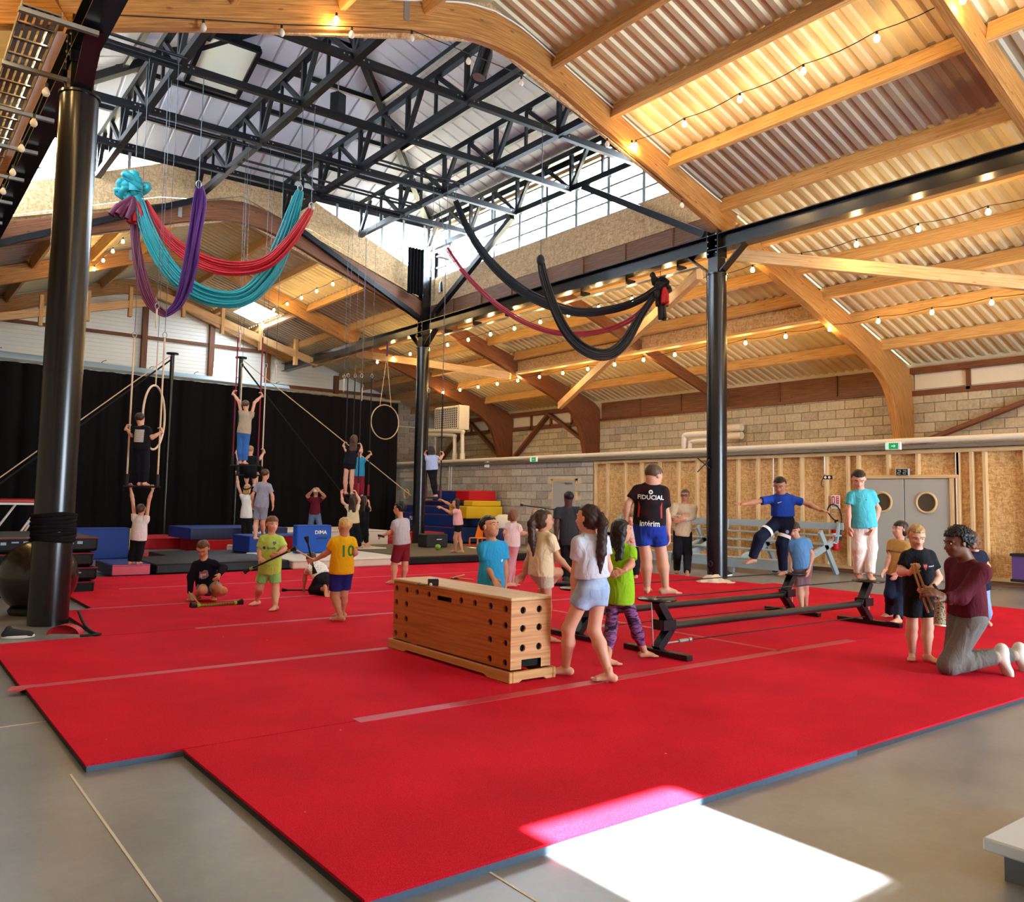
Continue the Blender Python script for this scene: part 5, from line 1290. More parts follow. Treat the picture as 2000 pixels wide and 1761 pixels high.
t = thing('air_heater', 'cream fan heater with a square grille high on the wall beside the far column', 'heater', tuple((a+b)/2))
y0, y1 = sorted((a[1], b[1])); z0, z1 = sorted((a[2], b[2]))
m = MB(); m.bx(XM+.42, XM+.9, y0, y1, z0, z1); m.build('casing', 'cream_paint', t, bevel=.03, seg=2)
m = MB(); m.bx(XM+.405, XM+.425, y0+.1, y1-.1, z0+.08, z1-.08); m.build('grille_back', flat('grille_dark', '#5c584c', .8), t)
for i in range(13):
    y = y0+.1+(y1-y0-.2)*i/12; m = MB(); m.bx(XM+.385, XM+.41, y-.014, y+.014, z0+.08, z1-.08); m.build('grille_bar', 'cream_paint', t)
for i in range(10):
    z = z0+.08+(z1-z0-.16)*i/9; m = MB(); m.bx(XM+.38, XM+.405, y0+.1, y1-.1, z-.012, z+.012); m.build('grille_bar', 'cream_paint', t)
t = thing('pipe_run', 'white pipes looping from the fan heater down to the long wall pipe', 'pipe', tuple(GX(900, 890, XM)))
for (x, yt) in ((888, 850), (903, 842)):
    p = GX(x, 893, XM+.2); q = GX(x, yt, XM+.2); e = GX(838, yt-1 if x < 895 else yt, XM+.2); m = MB(); m.tube(snap([p, q-(0, 0, .15), q+(0, .12, 0), e], 5), .075, 12); m.build('pipe', 'white_pipe', t)
    m = MB(); m.tube([p-(0, 0, .1), p+(0, 0, .15)], .1, 12); m.build('collar', 'white_pipe', t)
for lab, x, y in (('green emergency exit sign on the long pipe above the grey double door', 1745, 871), ('small green emergency exit sign on the long pipe far along the block wall', 1043, 897)):
    c = GX(x, y, XM-.2); t = thing('exit_sign', lab, 'sign', tuple(c)); m = MB(); m.box(c, (.07, .34, .17)); m.build('case', 'white', t, bevel=.01)
    m = MB(); m.box(c+(-.037, -.02, 0), (.004, .2, .13)); m.build('green_panel', _emit('exit_green', '#1f9e58', .7)() if 'exit_green' not in MATS else 'exit_green', t)
    m = MB(); cc = c+np.array((-.041, -.02, 0)); m.box(cc+(0, .02, 0), (.002, .06, .02)); m.prism([(cc[1]-.05, cc[2]), (cc[1]-.01, cc[2]+.035), (cc[1]-.01, cc[2]-.035)], 'x', cc[0]-.001, cc[0]+.001); m.build('arrow', 'white', t)
    m = MB(); m.box(c+(-.037, .13, 0), (.004, .07, .13)); m.build('pictogram', _emit('exit_pale', '#bfe9cf', .7)() if 'exit_pale' not in MATS else 'exit_pale', t)
c = GX(1763, 922, XM-.05); t = thing('digital_clock', 'small dark digital display above the grey double door', 'clock', tuple(c)); m = MB(); m.box(c, (.06, .3, .17)); m.build('case', 'grey_paint', t, bevel=.01)
m = MB(); m.box(c+(-.031, 0, 0), (.004, .25, .13)); m.build('screen', 'steel_black', t)
for y, s_ in ((.06, 1), (-.06, 1)):
    m = MB()
    for dz in (-.04, 0, .04): m.box(c+(-.034, y, dz), (.002, .06, .012))
    m.box(c+(-.034, y-.03, .02), (.002, .012, .04)); m.box(c+(-.034, y+.03, -.02), (.002, .012, .04)); m.build('digit', 'grey_paint', t)
c = GX(1617, 932, XM-.03); t = thing('socket_box', 'black double socket on a stud left of the double door', 'socket', tuple(c)); m = MB(); m.box(c, (.05, .2, .09)); m.build('plate', 'steel_black', t)
for dy in (-.05, .05): m = MB(); m.cyl(c+(-.025, dy, 0), c+(-.03, dy, 0), .03, n=14); m.build('socket', 'white', t)
m = MB(); m.tube(snap([c+(-.02, .1, 0), c+(-.02, .16, -.12), c+(-.02, .14, -.2), c+(-.02, .1, -.22)], 4), .008, 6); m.build('lead', 'cable_black', t)
c = GX(1870, 1028, XM-.03); t = thing('socket_box', 'black socket at the foot of the conduit right of the double door', 'socket', tuple(c)); m = MB(); m.box(c, (.07, .12, .09)); m.build('plate', 'steel_black', t); m = MB(); m.tube([c, (c[0], c[1], 2.68)], .015, 6); m.build('conduit', 'white', t)
for lab, x, y1 in (('thin white conduit on the chipboard wall left of the socket', 1510, 1050), ('thin white conduit above the socket box', 1610, 925)):
    c = GX(x, 890, XM-.05); b = GX(x, y1, XM-.05); t = thing('conduit', lab, 'conduit', tuple(b)); m = MB(); m.tube([(c[0], c[1], 2.66), (c[0], c[1], b[2])], .014, 6); m.build('tube', 'white', t)
c = GX(951, 905, XM-.1); t = thing('junction_box', 'small white box hanging below the long pipe above the blue mats', 'box', tuple(c)); m = MB(); m.box(c, (.1, .22, .3)); m.build('case', 'white', t, bevel=.02)
m = MB(); m.box(c+(-.052, 0, .02), (.004, .12, .12)); m.build('panel', 'grey_paint', t)
t = thing('cable_pair', 'pair of white cables running down the block wall behind the blue mats', 'cable', (XM-.05, 27, 1))
for x in (878, 882): c = GX(x, 900, XM-.06); m = MB(); m.tube([(c[0], c[1], 2.76), (c[0], c[1], .7)], .014, 6); m.build('cable', 'white', t)
# fire extinguisher and its sign
c = GX(1632, 1048, XM-.14); t = thing('fire_extinguisher', 'red fire extinguisher with a black hose hung on the chipboard wall', 'extinguisher', tuple(c))
m = MB(); m.lathe([(.001, -.31), (.085, -.3), (.095, -.26), (.095, .2), (.07, .27), (.03, .3), (.001, .3)], c, 20); bd = m.build('cylinder', 'red_paint', t)
m = MB(); m.lathe([(.0955, -.16), (.0955, .1)], c, 20); 
q = MB(); q.v = []; ang = [i for i in range(20)]
lab_ = MB(); n_ = 9
V = []
for i in range(n_):
    a = PI+(-.9+1.8*i/(n_-1))+math.atan2(0, 1)*0; V += [(c[0]+.097*math.cos(a), c[1]+.097*math.sin(a), c[2]-.15), (c[0]+.097*math.cos(a), c[1]+.097*math.sin(a), c[2]+.08)]
lab_.add(V, [(2*i, 2*i+2, 2*i+3, 2*i+1) for i in range(n_-1)], None, True); lab_.build('label_patch', 'white', t)
m = MB(); m.tube([(c[0]-.1, c[1]+.045*math.cos(z)*1.0, c[2]-.04+.06*math.sin(z)) for z in np.linspace(0, 4.5, 10)], .012, 6); m.build('emblem', 'red_paint', t)
m = MB(); m.tube([c+(0, 0, .28), c+(0, 0, .36), c+(0, -.06, .37)], .025, 8); m.build('valve', 'steel_black', t)
m = MB(); m.tube(snap([c+(0, -.03, .36), c+(-.02, .06, .42), c+(-.03, .17, .58), c+(-.03, .1, .72), c+(-.03, -.06, .7), c+(-.02, -.16, .5), c+(-.02, -.15, .2), c+(-.03, -.13, .05)], 6), .016, 8); m.build('hose', 'cable_black', t)
m = MB(); m.tube([c+(-.03, -.13, .12), c+(-.03, -.13, -.06)], [.03, .04], 10); m.build('nozzle', 'cable_black', t)
c = GX(1632, 980, XM-.02); t = thing('safety_sign', 'small red and white fire equipment sign above the extinguisher', 'sign', tuple(c)); m = MB(); m.box(c, (.008, .22, .3)); m.build('plate', 'white', t)
for dy, dz, w, h in ((.055, .045, .075, .17), (-.055, .045, .075, .17)): m = MB(); m.box(c+(-.006, dy, dz), (.003, w, h)); m.build('red_field', 'red_paint', t)
m = MB(); m.box(c+(-.008, .055, .04), (.002, .03, .12)); m.build('pictogram', 'white', t)
for dz in (0, .05, .1): m = MB(); m.box(c+(-.008, -.06, dz), (.002, .05, .018)); m.build('pictogram', 'white', t)
m = MB(); m.box(c+(-.006, 0, -.09), (.003, .18, .07)); m.build('text_band', 'grey_paint', t)

# ================================================================== gym equipment
# vault box
VX0, VX1, VY0, VY1 = 4.27, 4.70, 5.53, 7.47
vb = thing('vault_box', 'long wooden vaulting box with round holes and a pale top', 'vault box', ((VX0+VX1)/2, (VY0+VY1)/2, TH))
wood('box_ply', '#8f5226', '#b06a34', '#c07c44', knots=False); wood('box_ply_end', '#9f6a3c', '#bd8650', '#cf9e6c', knots=False); wood('box_top', '#b08a58', '#c9a875', '#d6ba8c', knots=False); wood('box_base', '#a8743c', '#c08e54', '#cda268', knots=False)
ZB, ZT = TH+.1, .70
dark = flat('hole_shade', '#0c0a08', .9)
def plate_with_holes(axis, fixed, u0, u1, z0, z1, holes, slots, mat, name, out):
    """panel face with real openings: grid of cells left out where a hole is, ring liners behind"""
    m = MB(); us = sorted({u0, u1} | {v for h in holes for v in (h[0]-h[2], h[0]+h[2])} | {v for s in slots for v in (s[0], s[1])})
    zs = sorted({z0, z1} | {v for h in holes for v in (h[1]-h[2], h[1]+h[2])} | {v for s in slots for v in (s[2], s[3])})
    P = lambda u, z, o=0: (fixed+o, u, z) if axis == 'x' else (u, fixed+o, z)
    for a, b in zip(us, us[1:]):
        for c, d in zip(zs, zs[1:]):
            uc, zc = (a+b)/2, (c+d)/2
            hh = [h for h in holes if abs(uc-h[0]) < h[2] and abs(zc-h[1]) < h[2]]
            if any(s[0] < uc < s[1] and s[2] < zc < s[3] for s in slots): continue
            if hh:
                continue
            m.add([P(a, c), P(b, c), P(b, d), P(a, d)], [(0, 1, 2, 3)], [[(a, c), (b, c), (b, d), (a, d)]])
    n = 16
    for (hu, hz, r) in holes:
        sq = []
        for i in range(n):
            an = 2*PI*i/n; cx_, cz_ = math.cos(an), math.sin(an); s = 1/max(abs(cx_), abs(cz_)); sq.append((hu+r*cx_*s, hz+r*cz_*s))
        ci = [(hu+r*.82*math.cos(2*PI*i/n), hz+r*.82*math.sin(2*PI*i/n)) for i in range(n)]
        V = [P(*q) for q in sq]+[P(*q) for q in ci]+[P(q[0], q[1], -out*.02 if axis == 'x' else 0) if axis == 'x' else (q[0], fixed-out*.02, q[1]) for q in ci]
        m.add(V, [(i, (i+1) % n, n+(i+1) % n, n+i) for i in range(n)]+[(n+i, n+(i+1) % n, 2*n+(i+1) % n, 2*n+i) for i in range(n)], [[(V[k][1 if axis == 'x' else 0], V[k][2]) for k in f] for f in ([(i, (i+1) % n, n+(i+1) % n, n+i) for i in range(n)]+[(n+i, n+(i+1) % n, 2*n+(i+1) % n, 2*n+i) for i in range(n)])])
    return m.build(name, mat, vb)
hr = .036; Ly = VY1-VY0
hy = lambda f: VY1-Ly*f
holes = [(hy(f), ZT-.065, hr) for f in (.03, .13, .23, .34, .62, .73, .85, .96)]+[(hy(f), z, hr) for f in (.03, .13, .85, .96) for z in (ZT-.2, ZT-.345, ZB+.05)]
slots = [(hy(.54), hy(.42), ZT-.1, ZT-.06)]
plate_with_holes('x', VX0, VY0, VY1, ZB, ZT, holes, slots, 'box_ply', 'side_panel', -1)
plate_with_holes('x', VX1, VY0, VY1, ZB, ZT, [], [], 'box_ply', 'side_panel', 1)
eh = [(VX0+x, ZT-z, hr) for x in (.125, .30) for z in (.075, .225, .385)]
plate_with_holes('y', VY0, VX0, VX1, ZB, ZT, eh, [(VX0+.115, VX0+.325, ZB+.0, ZB+.075)], 'box_ply_end', 'end_panel', -1)
plate_with_holes('y', VY1, VX0, VX1, ZB, ZT, [], [], 'box_ply_end', 'end_panel', 1)
m = MB(); m.bx(VX0+.03, VX1-.03, VY0+.03, VY1-.03, ZB+.01, ZT-.01); m.build('hole_shade_core', dark, vb)  # near-black core added to paint the shade inside the holes
m = MB(); m.bx(VX0-.008, VX1+.008, VY0-.008, VY1+.008, ZT, ZT+.032); m.build('top', 'box_top', vb, bevel=.014, seg=2)
for a, b, c, d in ((VX0-.035, VX0+.0, VY0-.035, VY1+.035), (VX1, VX1+.035, VY0-.035, VY1+.035)):
    m = MB(); m.prism([(VY0-.035, TH), (VY0+.28, TH), (VY0+.33, TH+.022), (VY1-.33, TH+.022), (VY1-.28, TH), (VY1+.035, TH), (VY1+.035, ZB-.01), (VY0-.035, ZB-.01)], 'x', a, b); m.build('base_rail', 'box_base', vb, bevel=.006)
for y0_, y1_ in ((VY0-.035, VY0), (VY1, VY1+.035)):
    m = MB(); m.prism([(VX0, TH), (VX0+.07, TH), (VX0+.1, TH+.018), (VX1-.1, TH+.018), (VX1-.07, TH), (VX1, TH), (VX1, ZB-.01), (VX0, ZB-.01)], 'y', y0_, y1_); m.build('base_rail', 'box_base', vb, bevel=.006)
c = GZ(846, 1143, ZT+.032); t = thing('small_speaker', 'little black music player with a lead lying on top of the vaulting box', 'music player', tuple(c)); m = MB(); m.box(c+(0, 0, .03), (.1, .05, .06), -.5); m.build('body', 'steel_black', t, bevel=.006)
m = MB(); m.box(c+(0, 0, .0625), (.09, .045, .005), -.5); m.build('top_trim', 'galvanised', t)
m = MB(); m.tube(snap([c+(-.05, .0, .006), c+(-.1, .06, .005), c+(-.08, .15, .005), c+(-.02, .2, .005)], 5), .004, 5); m.build('lead', 'cable_black', t); m = MB(); m.ball(c+(-.045, -.03, .014), .014); m.build('plug', 'white', t)

# tightwire rigs
def rig(label, y, xa, xb, zk=.31, zp=.585):
    t = thing('tightwire_rig', label, 'tightwire rig', ((xa+xb)/2, y, TH), 'low tightwire rigs'); K = {}
    for x, s_ in ((xa, 1), (xb, -1)):
        m = MB(); m.bx(x-.045, x+.045, y-.42, y+.42, TH, TH+.055); m.build('foot', 'steel_black', t, bevel=.006)
        m = MB(); m.beam((x+s_*.0, y, TH+.05), (x+s_*.21, y, zk), .1, .075, (s_, 0, 0)); m.build('lower_leg', 'steel_black', t, bevel=.005)
        m = MB(); m.beam((x+s_*.21, y, zk-.03), (x+s_*.0, y, zp-.02), .1, .085, (s_, 0, 0)); m.build('upper_leg', 'steel_black', t, bevel=.005)
        m = MB(); m.bx(x+s_*.02, x+s_*.2, y-.075, y+.075, zk-.03, zk+.07); m.build('socket', 'steel_black', t)
        m = MB(); m.lathe([(.001, zp-.012), (.19, zp-.012), (.2, zp), (.19, zp+.01), (.001, zp+.01)], (x, y, 0), 24); m.build('platform', 'steel_black', t)
        m = MB(); m.tube([(x-s_*.06, y+.02, zp-.02), (x-s_*.03, y+.02, TH+.08)], .006, 5); m.build('stay', 'galvanised', t)
    m = MB(); m.tube([(xa+.2, y, zk), (xb-.2, y, zk)], .04, 14); m.build('spreader_tube', flat('tube_black', '#1c1b1a', .4, 0, .5), t)
    m = MB(); m.tube([(xa, y, zp+.012), (xb, y, zp+.012)], .007, 6); m.build('wire', 'cable_black', t)
    m = MB(); m.tube([(xa+.1, y, TH+.09), (xa+.5, y, TH+.1), (xb-.05, y, TH+.1)], .006, 6); m.build('lower_wire', 'cable_black', t)
    m = MB(); m.tube([(xa+.32, y, TH+.1), (xa+.46, y, TH+.1)], .02, 8); m.ball((xa+.5, y, TH+.1), .03, .02, .025); m.tube([(xa+.12, y, TH+.095), (xa+.34, y, TH+.1)], .009, 6); m.build('turnbuckle', 'galvanised', t)
rig('nearer black tightwire rig with bent legs and round platforms', 5.76, 6.27, 10.2)
rig('rear black tightwire rig standing behind the nearer one', 6.88, 6.22, 10.2)

# soft mats
def mat_block(name, label, x0, x1, y0, y1, z0, z1, cols, group=None, bevel=.03, rz=0):
    """foam block: top colour, front colour, side colour"""
    t = thing(name, label, 'mat', ((x0+x1)/2, (y0+y1)/2, z0), group)
    m = MB(); m.bx(x0, x1, y0, y1, z0, z1); o = m.build('cover', cols[0], t, bevel=bevel, seg=2)
    if len(cols) > 1 and cols[1]:
        m = MB(); m.bx(x0+.01, x1-.01, y0-.004, y0+.004, z0+.01, z1-.01); m.build('front_face', cols[1], t)
    if len(cols) > 2 and cols[2]:
        m = MB(); m.bx(x0-.004, x0+.004, y0+.01, y1-.01, z0+.01, z1-.01); m.build('side_face', cols[2], t)
    m = MB(); m.bx(x0-.003, x1+.003, y0-.006, y1+.003, z1-.035, z1-.028); m.build('seam', 'cable_black', t)
    return t
flat('vinyl_blue', '#12347e', .5, 0, .2, bump=.15, nscale=5); flat('vinyl_red', '#b01c24', .5, 0, .2, bump=.15, nscale=5); flat('vinyl_pink', '#d23a50', .4, 0, .4); flat('vinyl_black', '#121112', .45, 0, .22, bump=.2, nscale=4); flat('vinyl_navy', '#0f1d46', .5, bump=.15, nscale=5)
flat('mat_cream', '#cfc3b2', .7, noise=.1, nscale=3, bump=.1); flat('mat_brown', '#5a4d36', .6, noise=.15, nscale=2); flat('vinyl_yellow', '#d3ac16', .45)
mat_block('step_block', 'low blue and red foam block under the boy reaching for the cream trapeze', 3.56, 4.22, 16.35, 17.7, TH, .245, ('vinyl_blue', 'vinyl_pink', 'vinyl_navy'))
mat_block('crash_mat', 'flat black landing mat in front, between the red block and the white mats', 4.3, 6.88, 16.3, 18.4, TH, .235, ('vinyl_black',))
mat_block('crash_mat', 'flat black landing mat behind the front one', 5.2, 7.2, 18.45, 20.4, TH, .2, ('vinyl_black',))
mat_block('landing_mat', 'cream white landing mat in the front row of mats', 6.92, 9.58, 16.22, 18.9, TH, .225, ('mat_cream',))
mat_block('landing_mat', 'cream white landing mat behind the front white one', 7.4, 10.6, 18.95, 21.6, TH, .25, ('mat_cream',))
mat_block('landing_mat', 'raised cream landing mat farthest back, below the woman with the phone', 9.4, 13.0, 23.2, 26.2, 0, .5, ('mat_cream',))
mat_block('landing_mat', 'low black stage mat with a brown top under the girl in pink', 9.62, 13.4, 16.2, 20.8, TH, .225, ('vinyl_black',))
m = MB(); m.bx(9.66, 13.36, 16.24, 20.76, .225, .229); m.build('top_sheet', 'mat_brown', [o for o in bpy.data.objects if o.get('label') == 'low black stage mat with a brown top under the girl in pink'][0])
t = mat_block('foam_block', 'blue foam block with a red end that the boy in grey stands on', 6.95, 8.6, 18.8, 19.9, TH+.16, .6, ('vinyl_blue', None))
m = MB(); m.bx(8.595, 8.605, 18.82, 19.88, .22, .58); m.build('red_end', 'vinyl_red', t); m = MB(); m.bx(7.7, 8.59, 18.795, 18.8, .22, .58); m.build('red_face', 'vinyl_red', t)
t = mat_block('gym_mat', 'long blue topped mat with white lettering lying on a red one at the back', 6.6, 9.2, 22.0, 24.0, .36, .66, ('vinyl_blue', 'vinyl_navy'))
text_part('lettering', 'DIMA', .2, (8.35, 21.985, .5), (1, 0, 0), (0, 0, 1), 'white', t)
mat_block('gym_mat', 'red foam mat under the long blue lettered one', 6.9, 8.4, 21.9, 23.9, 0, .36, ('vinyl_red',))
t = mat_block('gym_mat', 'upright bright blue mat with small white lettering beside the boy in neon green', 7.75, 8.6, 18.0, 18.25, .235, .87, (flat('vinyl_sky', '#184ea8', .5, 0, .2),))
text_part('lettering', 'DIMA', .12, (8.32, 17.985, .7), (1, 0, 0), (0, 0, 1), 'white', t)
m = MB(); m.bx(8.22, 8.47, 17.985, 17.998, .55, .575); m.bx(8.28, 8.5, 17.985, 17.998, .585, .6); m.build('print_bar', 'vinyl_navy', t)
t = mat_block('gym_mat', 'upright dark blue mat with a yellow edge behind the column', 3.3, 4.92, 21.0, 21.35, 0, .72, ('vinyl_blue',)); m = MB(); m.bx(4.92, 4.96, 21.0, 21.35, .02, .7); m.build('yellow_edge', 'vinyl_yellow', t)
for i, (x0, x1, y0, y1, z1, lab) in enumerate(((4.9, 9.0, 20.6, 22.0, .06, 'thin red mat behind the black mats'), (5.1, 7.2, 24.2, 26.4, .3, 'red foam mat far back left of the rig post'), (7.35, 9.6, 24.4, 26.6, .3, 'red foam mat far back right of the rig post'), (12.6, 15.6, 24.0, 25.0, .38, 'red mat lying far back left of the far column'), (10.7, 16, 20.9, 22.6, .05, 'thin red mat by the foot of the far column'))):
    mat_block('red_mat', lab, x0, x1, y0, y1, 0, z1, ('vinyl_red',), None, .015)
t = thing('mat_stack', 'stack of black crash mats behind the left column', 'mats', (1.8, 14.8, 0))
# each mat of the stack is a thing of its own
bpy.data.objects.remove(t)
for i, (z0, z1, dx) in enumerate(((0, .21, 0), (.21, .42, .03), (.42, .64, -.03), (.64, .87, .02))):
    t = mat_block('crash_mat', ['bottom', 'second', 'third', 'topmost'][i]+' black crash mat in the stack behind the left column', .6+dx, 2.82+dx, 14.0, 16.2, z0+.005, z1-.005, ('vinyl_black',), 'stacked black crash mats', .04)
    if i in (1, 3):
        m = MB()
        for k in range(14): m.box((.75+k*.14+dx+random.uniform(-.02, .02), 13.993, z1-.09+random.uniform(-.015, .015)), (random.uniform(.04, .11), .006, random.uniform(.015, .05)))
        m.build('printed_band', flat('print_blue', '#9fb6cf', .6), t)
    m = MB(); m.bx(.6+dx, 2.82+dx, 13.985, 14.0, z1-.03, z1-.015); m.build('red_piping', 'sleeve_red', t)
# trampoline
t = thing('trampoline', 'trampoline with a red padded rim on white legs at the left edge', 'trampoline', (2.2, 24.3, 0))
m = MB(); m.bx(.4, 3.62, 23.6, 26.2, 1.24, 1.32); m.build('pad', 'red_paint', t, bevel=.02); m = MB(); m.bx(.4, 3.6, 23.58, 23.6, 1.19, 1.24); m.build('rim', 'white', t)
for a, b in (((2.9, 23.7, 1.2), (2.2, 24.0, 0)), ((3.45, 23.7, 1.2), (2.75, 23.8, .02)), ((3.5, 23.9, 1.2), (2.9, 24.0, 0)), ((1.0, 23.7, 1.2), (1.5, 23.8, 0))): m = MB(); m.tube([a, b], .028, 8); m.build('leg', 'white', t)
# blue stack at the inner wall: real separate mats
flat('vinyl_wall_blue', '#12306e', .45, 0, .35, bump=.25, nscale=3)
ST = [('lowest wide blue crash mat of the pile by the block wall', 23.6, 27.35, .04, .55, 'vinyl_wall_blue', 15.9), ('blue crash mat with white lettering in the pile by the block wall', 24.0, 27.5, .55, .98, 'vinyl_wall_blue', 15.95), ('blue crash mat with a yellow end in the pile by the wall', 24.35, 27.4, .98, 1.26, 'vinyl_wall_blue', 16.0),
      ('thin blue mat with a small yellow end in the pile', 23.9, 26.6, 1.26, 1.44, 'vinyl_navy', 16.3), ('topmost blue mat with a bright red end on the pile', 24.5, 26.0, 1.44, 1.8, 'vinyl_wall_blue', 16.35)]
for i, (lab, y0, y1, z0, z1, mt, x0) in enumerate(ST):
    t = thing('crash_mat', lab, 'mat', (x0+.6, (y0+y1)/2, z0), 'pile of blue mats by the block wall')
    m = MB(); m.bx(x0, 17.6, y0, y1, z0, z1); m.build('cover', mt, t, bevel=.03, seg=2)
    if i == 1: text_part('lettering', 'PLEYEL', .19, (x0-.006, 26.6, .78), (0, -1, 0), (0, 0, 1), 'white', t)
    if i == 2: m = MB(); m.bx(x0-.01, 17.5, 23.25, y0-.01, .86, 1.27); m.build('yellow_end', 'vinyl_yellow', t, bevel=.02)
    if i == 3: m = MB(); m.bx(x0-.01, 17.5, 23.35, y0-.01, 1.28, 1.46); m.build('yellow_end', 'vinyl_yellow', t, bevel=.02)
    if i == 4: m = MB(); m.bx(x0-.01, 17.5, 23.65, y0-.01, 1.45, 1.81); m.build('red_end', 'red_paint', t, bevel=.03)
    m = MB(); m.bx(x0-.006, x0+.0, y0+.02, y1-.02, z1-.04, z1-.02); m.build('red_seam', 'sleeve_red', t)
# speaker box, green ball, orange chair, round bag
a = GZ(836, 1069, .23); t = thing('loudspeaker', 'black floor loudspeaker lying by the far column', 'speaker', (a[0]+.35, a[1]+.2, .23)); m = MB(); m.bx(a[0]-.05, a[0]+.62, a[1], a[1]+.45, .23, .58); m.build('cabinet', flat('speaker_black', '#17171a', .5), t, bevel=.02)
for dx in (.17, .44): m = MB(); m.lathe([(.12, 0), (.1, -.02), (.001, -.05)], (a[0]+dx, a[1]-.004, .4), 20, (0, -1, 0)); m.build('cone', flat('cone_black', '#0e0e10', .4), t)
m = MB(); m.bx(a[0]+.26, a[0]+.42, a[1]-.008, a[1]-.003, .43, .45); m.build('badge', 'white', t)
c = GZ(853, 1074, .23); t = thing('exercise_ball', 'small lime green ball in front of the loudspeaker', 'ball', tuple(c)); m = MB(); m.ball(c+(0, -.05, .075), .075, n=20, m=14); m.build('ball', flat('lime', '#7fae2f', .5), t)
c = GZ(944, 1083, 0.0); t = thing('chair', 'bright orange plastic chair behind the boy in blue', 'chair', (c[0]+.2, c[1]+.3, 0)); og = flat('orange', '#e0761c', .4); x, y = c[0], c[1]
m = MB(); m.bx(x-.2, x+.25, y, y+.42, .43, .46); m.build('seat', og, t, bevel=.01); m = MB(); m.prism([(x+.0, .46), (x+.25, .46), (x+.25, .85), (x+.12, .88)], 'y', y+.39, y+.42); m.build('backrest', og, t)
for dx, dy in ((-.19, .02), (.23, .02), (-.19, .4), (.23, .4)): m = MB(); m.beam((x+dx, y+dy, 0), (x+dx, y+dy, .43), .035, .035); m.build('leg', og, t)
c = GX(985, 1022, 16.2); t = thing('beanbag', 'cream round-topped padded bag on a blue base by the block wall', 'bag', (c[0], c[1], 0)); m = MB(); m.lathe([(.001, 1.05), (.2, 1.03), (.38, .9), (.42, .72), (.4, .62)], (c[0], c[1], 0), 18); m.build('bag', 'cream_paint', t); m = MB(); m.lathe([(.4, .62), (.44, .5), (.44, .05), (.42, 0), (.001, 0)], (c[0], c[1], 0), 18); m.build('base', 'vinyl_navy', t)
# things by the left column
c = GD(74, 1130, 10.62); t = thing('gym_ball', 'large dark shiny exercise ball beside the left column', 'ball', (c[0], c[1], 0)); rb = .46; m = MB(); m.ball((c[0], c[1], rb), rb, n=40, m=28); m.build('ball', flat('ball_dark', '#1f1a16', .18, 0, .6), t); m = MB(); m.lathe([(.3, .0), (.32, .05), (.28, .1), (.26, .08)], (c[0], c[1], 0), 24); m.build('ring_stand', 'cable_black', t)
cl = [o for o in bpy.data.objects if o.name == 'column'][0]
m = MB()
for i in range(9):
    z = .98+i*.036; m.tube([(1.76+(.222+.006*math.sin(q*3+i))*math.cos(q), 11.1+(.222+.006*math.sin(q*3+i))*math.sin(q), z+.015*math.sin(q*2+i*1.3)) for q in np.linspace(0, 2*PI, 25)[:-1]], .026, 7, closed=True)
m.build('cloth_wrap', 'black_cloth', cl)
def shoe(label, c, ang, L, up, sole, cat='shoe', name='shoe'):
    t = thing(name, label, cat, tuple(c), 'stray shoes on the floor'); d = np.array((math.cos(ang), math.sin(ang), 0)); l = np.array((-d[1], d[0], 0)); k = Field(120.0); c = np.asarray(c)
    k.cap(c-d*L*.38+(0, 0, .03), c+d*L*.36+(0, 0, .03), L*.13, L*.13); k.cap(c-d*L*.36+(0, 0, .05), c-d*L*.3+(0, 0, .1), L*.12, L*.1); k.cap(c-d*L*.25+(0, 0, .07), c+d*L*.3+(0, 0, .04), L*.12, L*.1); k.cut.append((c+(0, 0, .02), -UPV))
    np_obj('upper', [k.mesh(.008)], up, t, c)
    m = MB(); n = 18; V = []
    for z in (0, .028):
        for i in range(n): q = 2*PI*i/n; V.append(c+d*L*.52*math.cos(q)*(1 if math.cos(q) > 0 else .98)+l*L*.185*math.sin(q)+np.array((0, 0, z+(.012 if math.cos(q) > .7 else 0))))
    m.add(V, [list(range(n))[::-1], [n+i for i in range(n)]]+[(i, (i+1) % n, n+(i+1) % n, n+i) for i in range(n)]); m.build('sole', sole, t, bevel=.006)
shoe('black trainer with a thick white sole beside the left column', GZ(35, 1246, 0), math.atan2(-math.sin(YAW), math.cos(YAW))+.25, .31, flat('shoe_black', '#26272a', .8), 'white')
shoe('dark ankle boot standing right of the cloth heap', GZ(1514, 1117, 0), 1.0, .25, flat('boot_dark', '#2a211c', .6), 'cable_black')
shoe('black slip-on with a white sole beside the right column', GZ(1424, 1124, 0), .2, .26, 'shoe_black', 'white')
t = thing('hand_loop', 'bright red padded strap lying at the foot of the left column', 'strap', tuple(GZ(130, 1243, TH))); c = GZ(128, 1240, TH)
m = MB(); n = 14
u = CRH; V = []
for i in range(n+1):
    q = PI*i/n
    for (s_, o) in ((0, -.06), (0, .06)): V.append(c+u*(.17*math.cos(q))+CFH*o+np.array((0, 0, .105*math.sin(q)+.006)))
m.add(V, [(2*i, 2*i+1, 2*i+3, 2*i+2) for i in range(n)], None, True); m.add([c+u*(.17*math.cos(PI*i/n))+CFH*.03+np.array((0, 0, .105*math.sin(PI*i/n)+.006)) for i in range(n+1)], [list(range(n+1))]); m.build('loop', flat('strap_red', '#b3182c', .6), t)
m = MB(); m.tube(snap([c+u*.12+(0, 0, .25), c+u*.2+(0, 0, .1), c+u*.3+(0, 0, .03), c+u*.36+(0, 0, .015), c+u*.2-CFH*.1+(0, 0, .012)], 5), .014, 6); m.build('cord', 'cable_black', t)
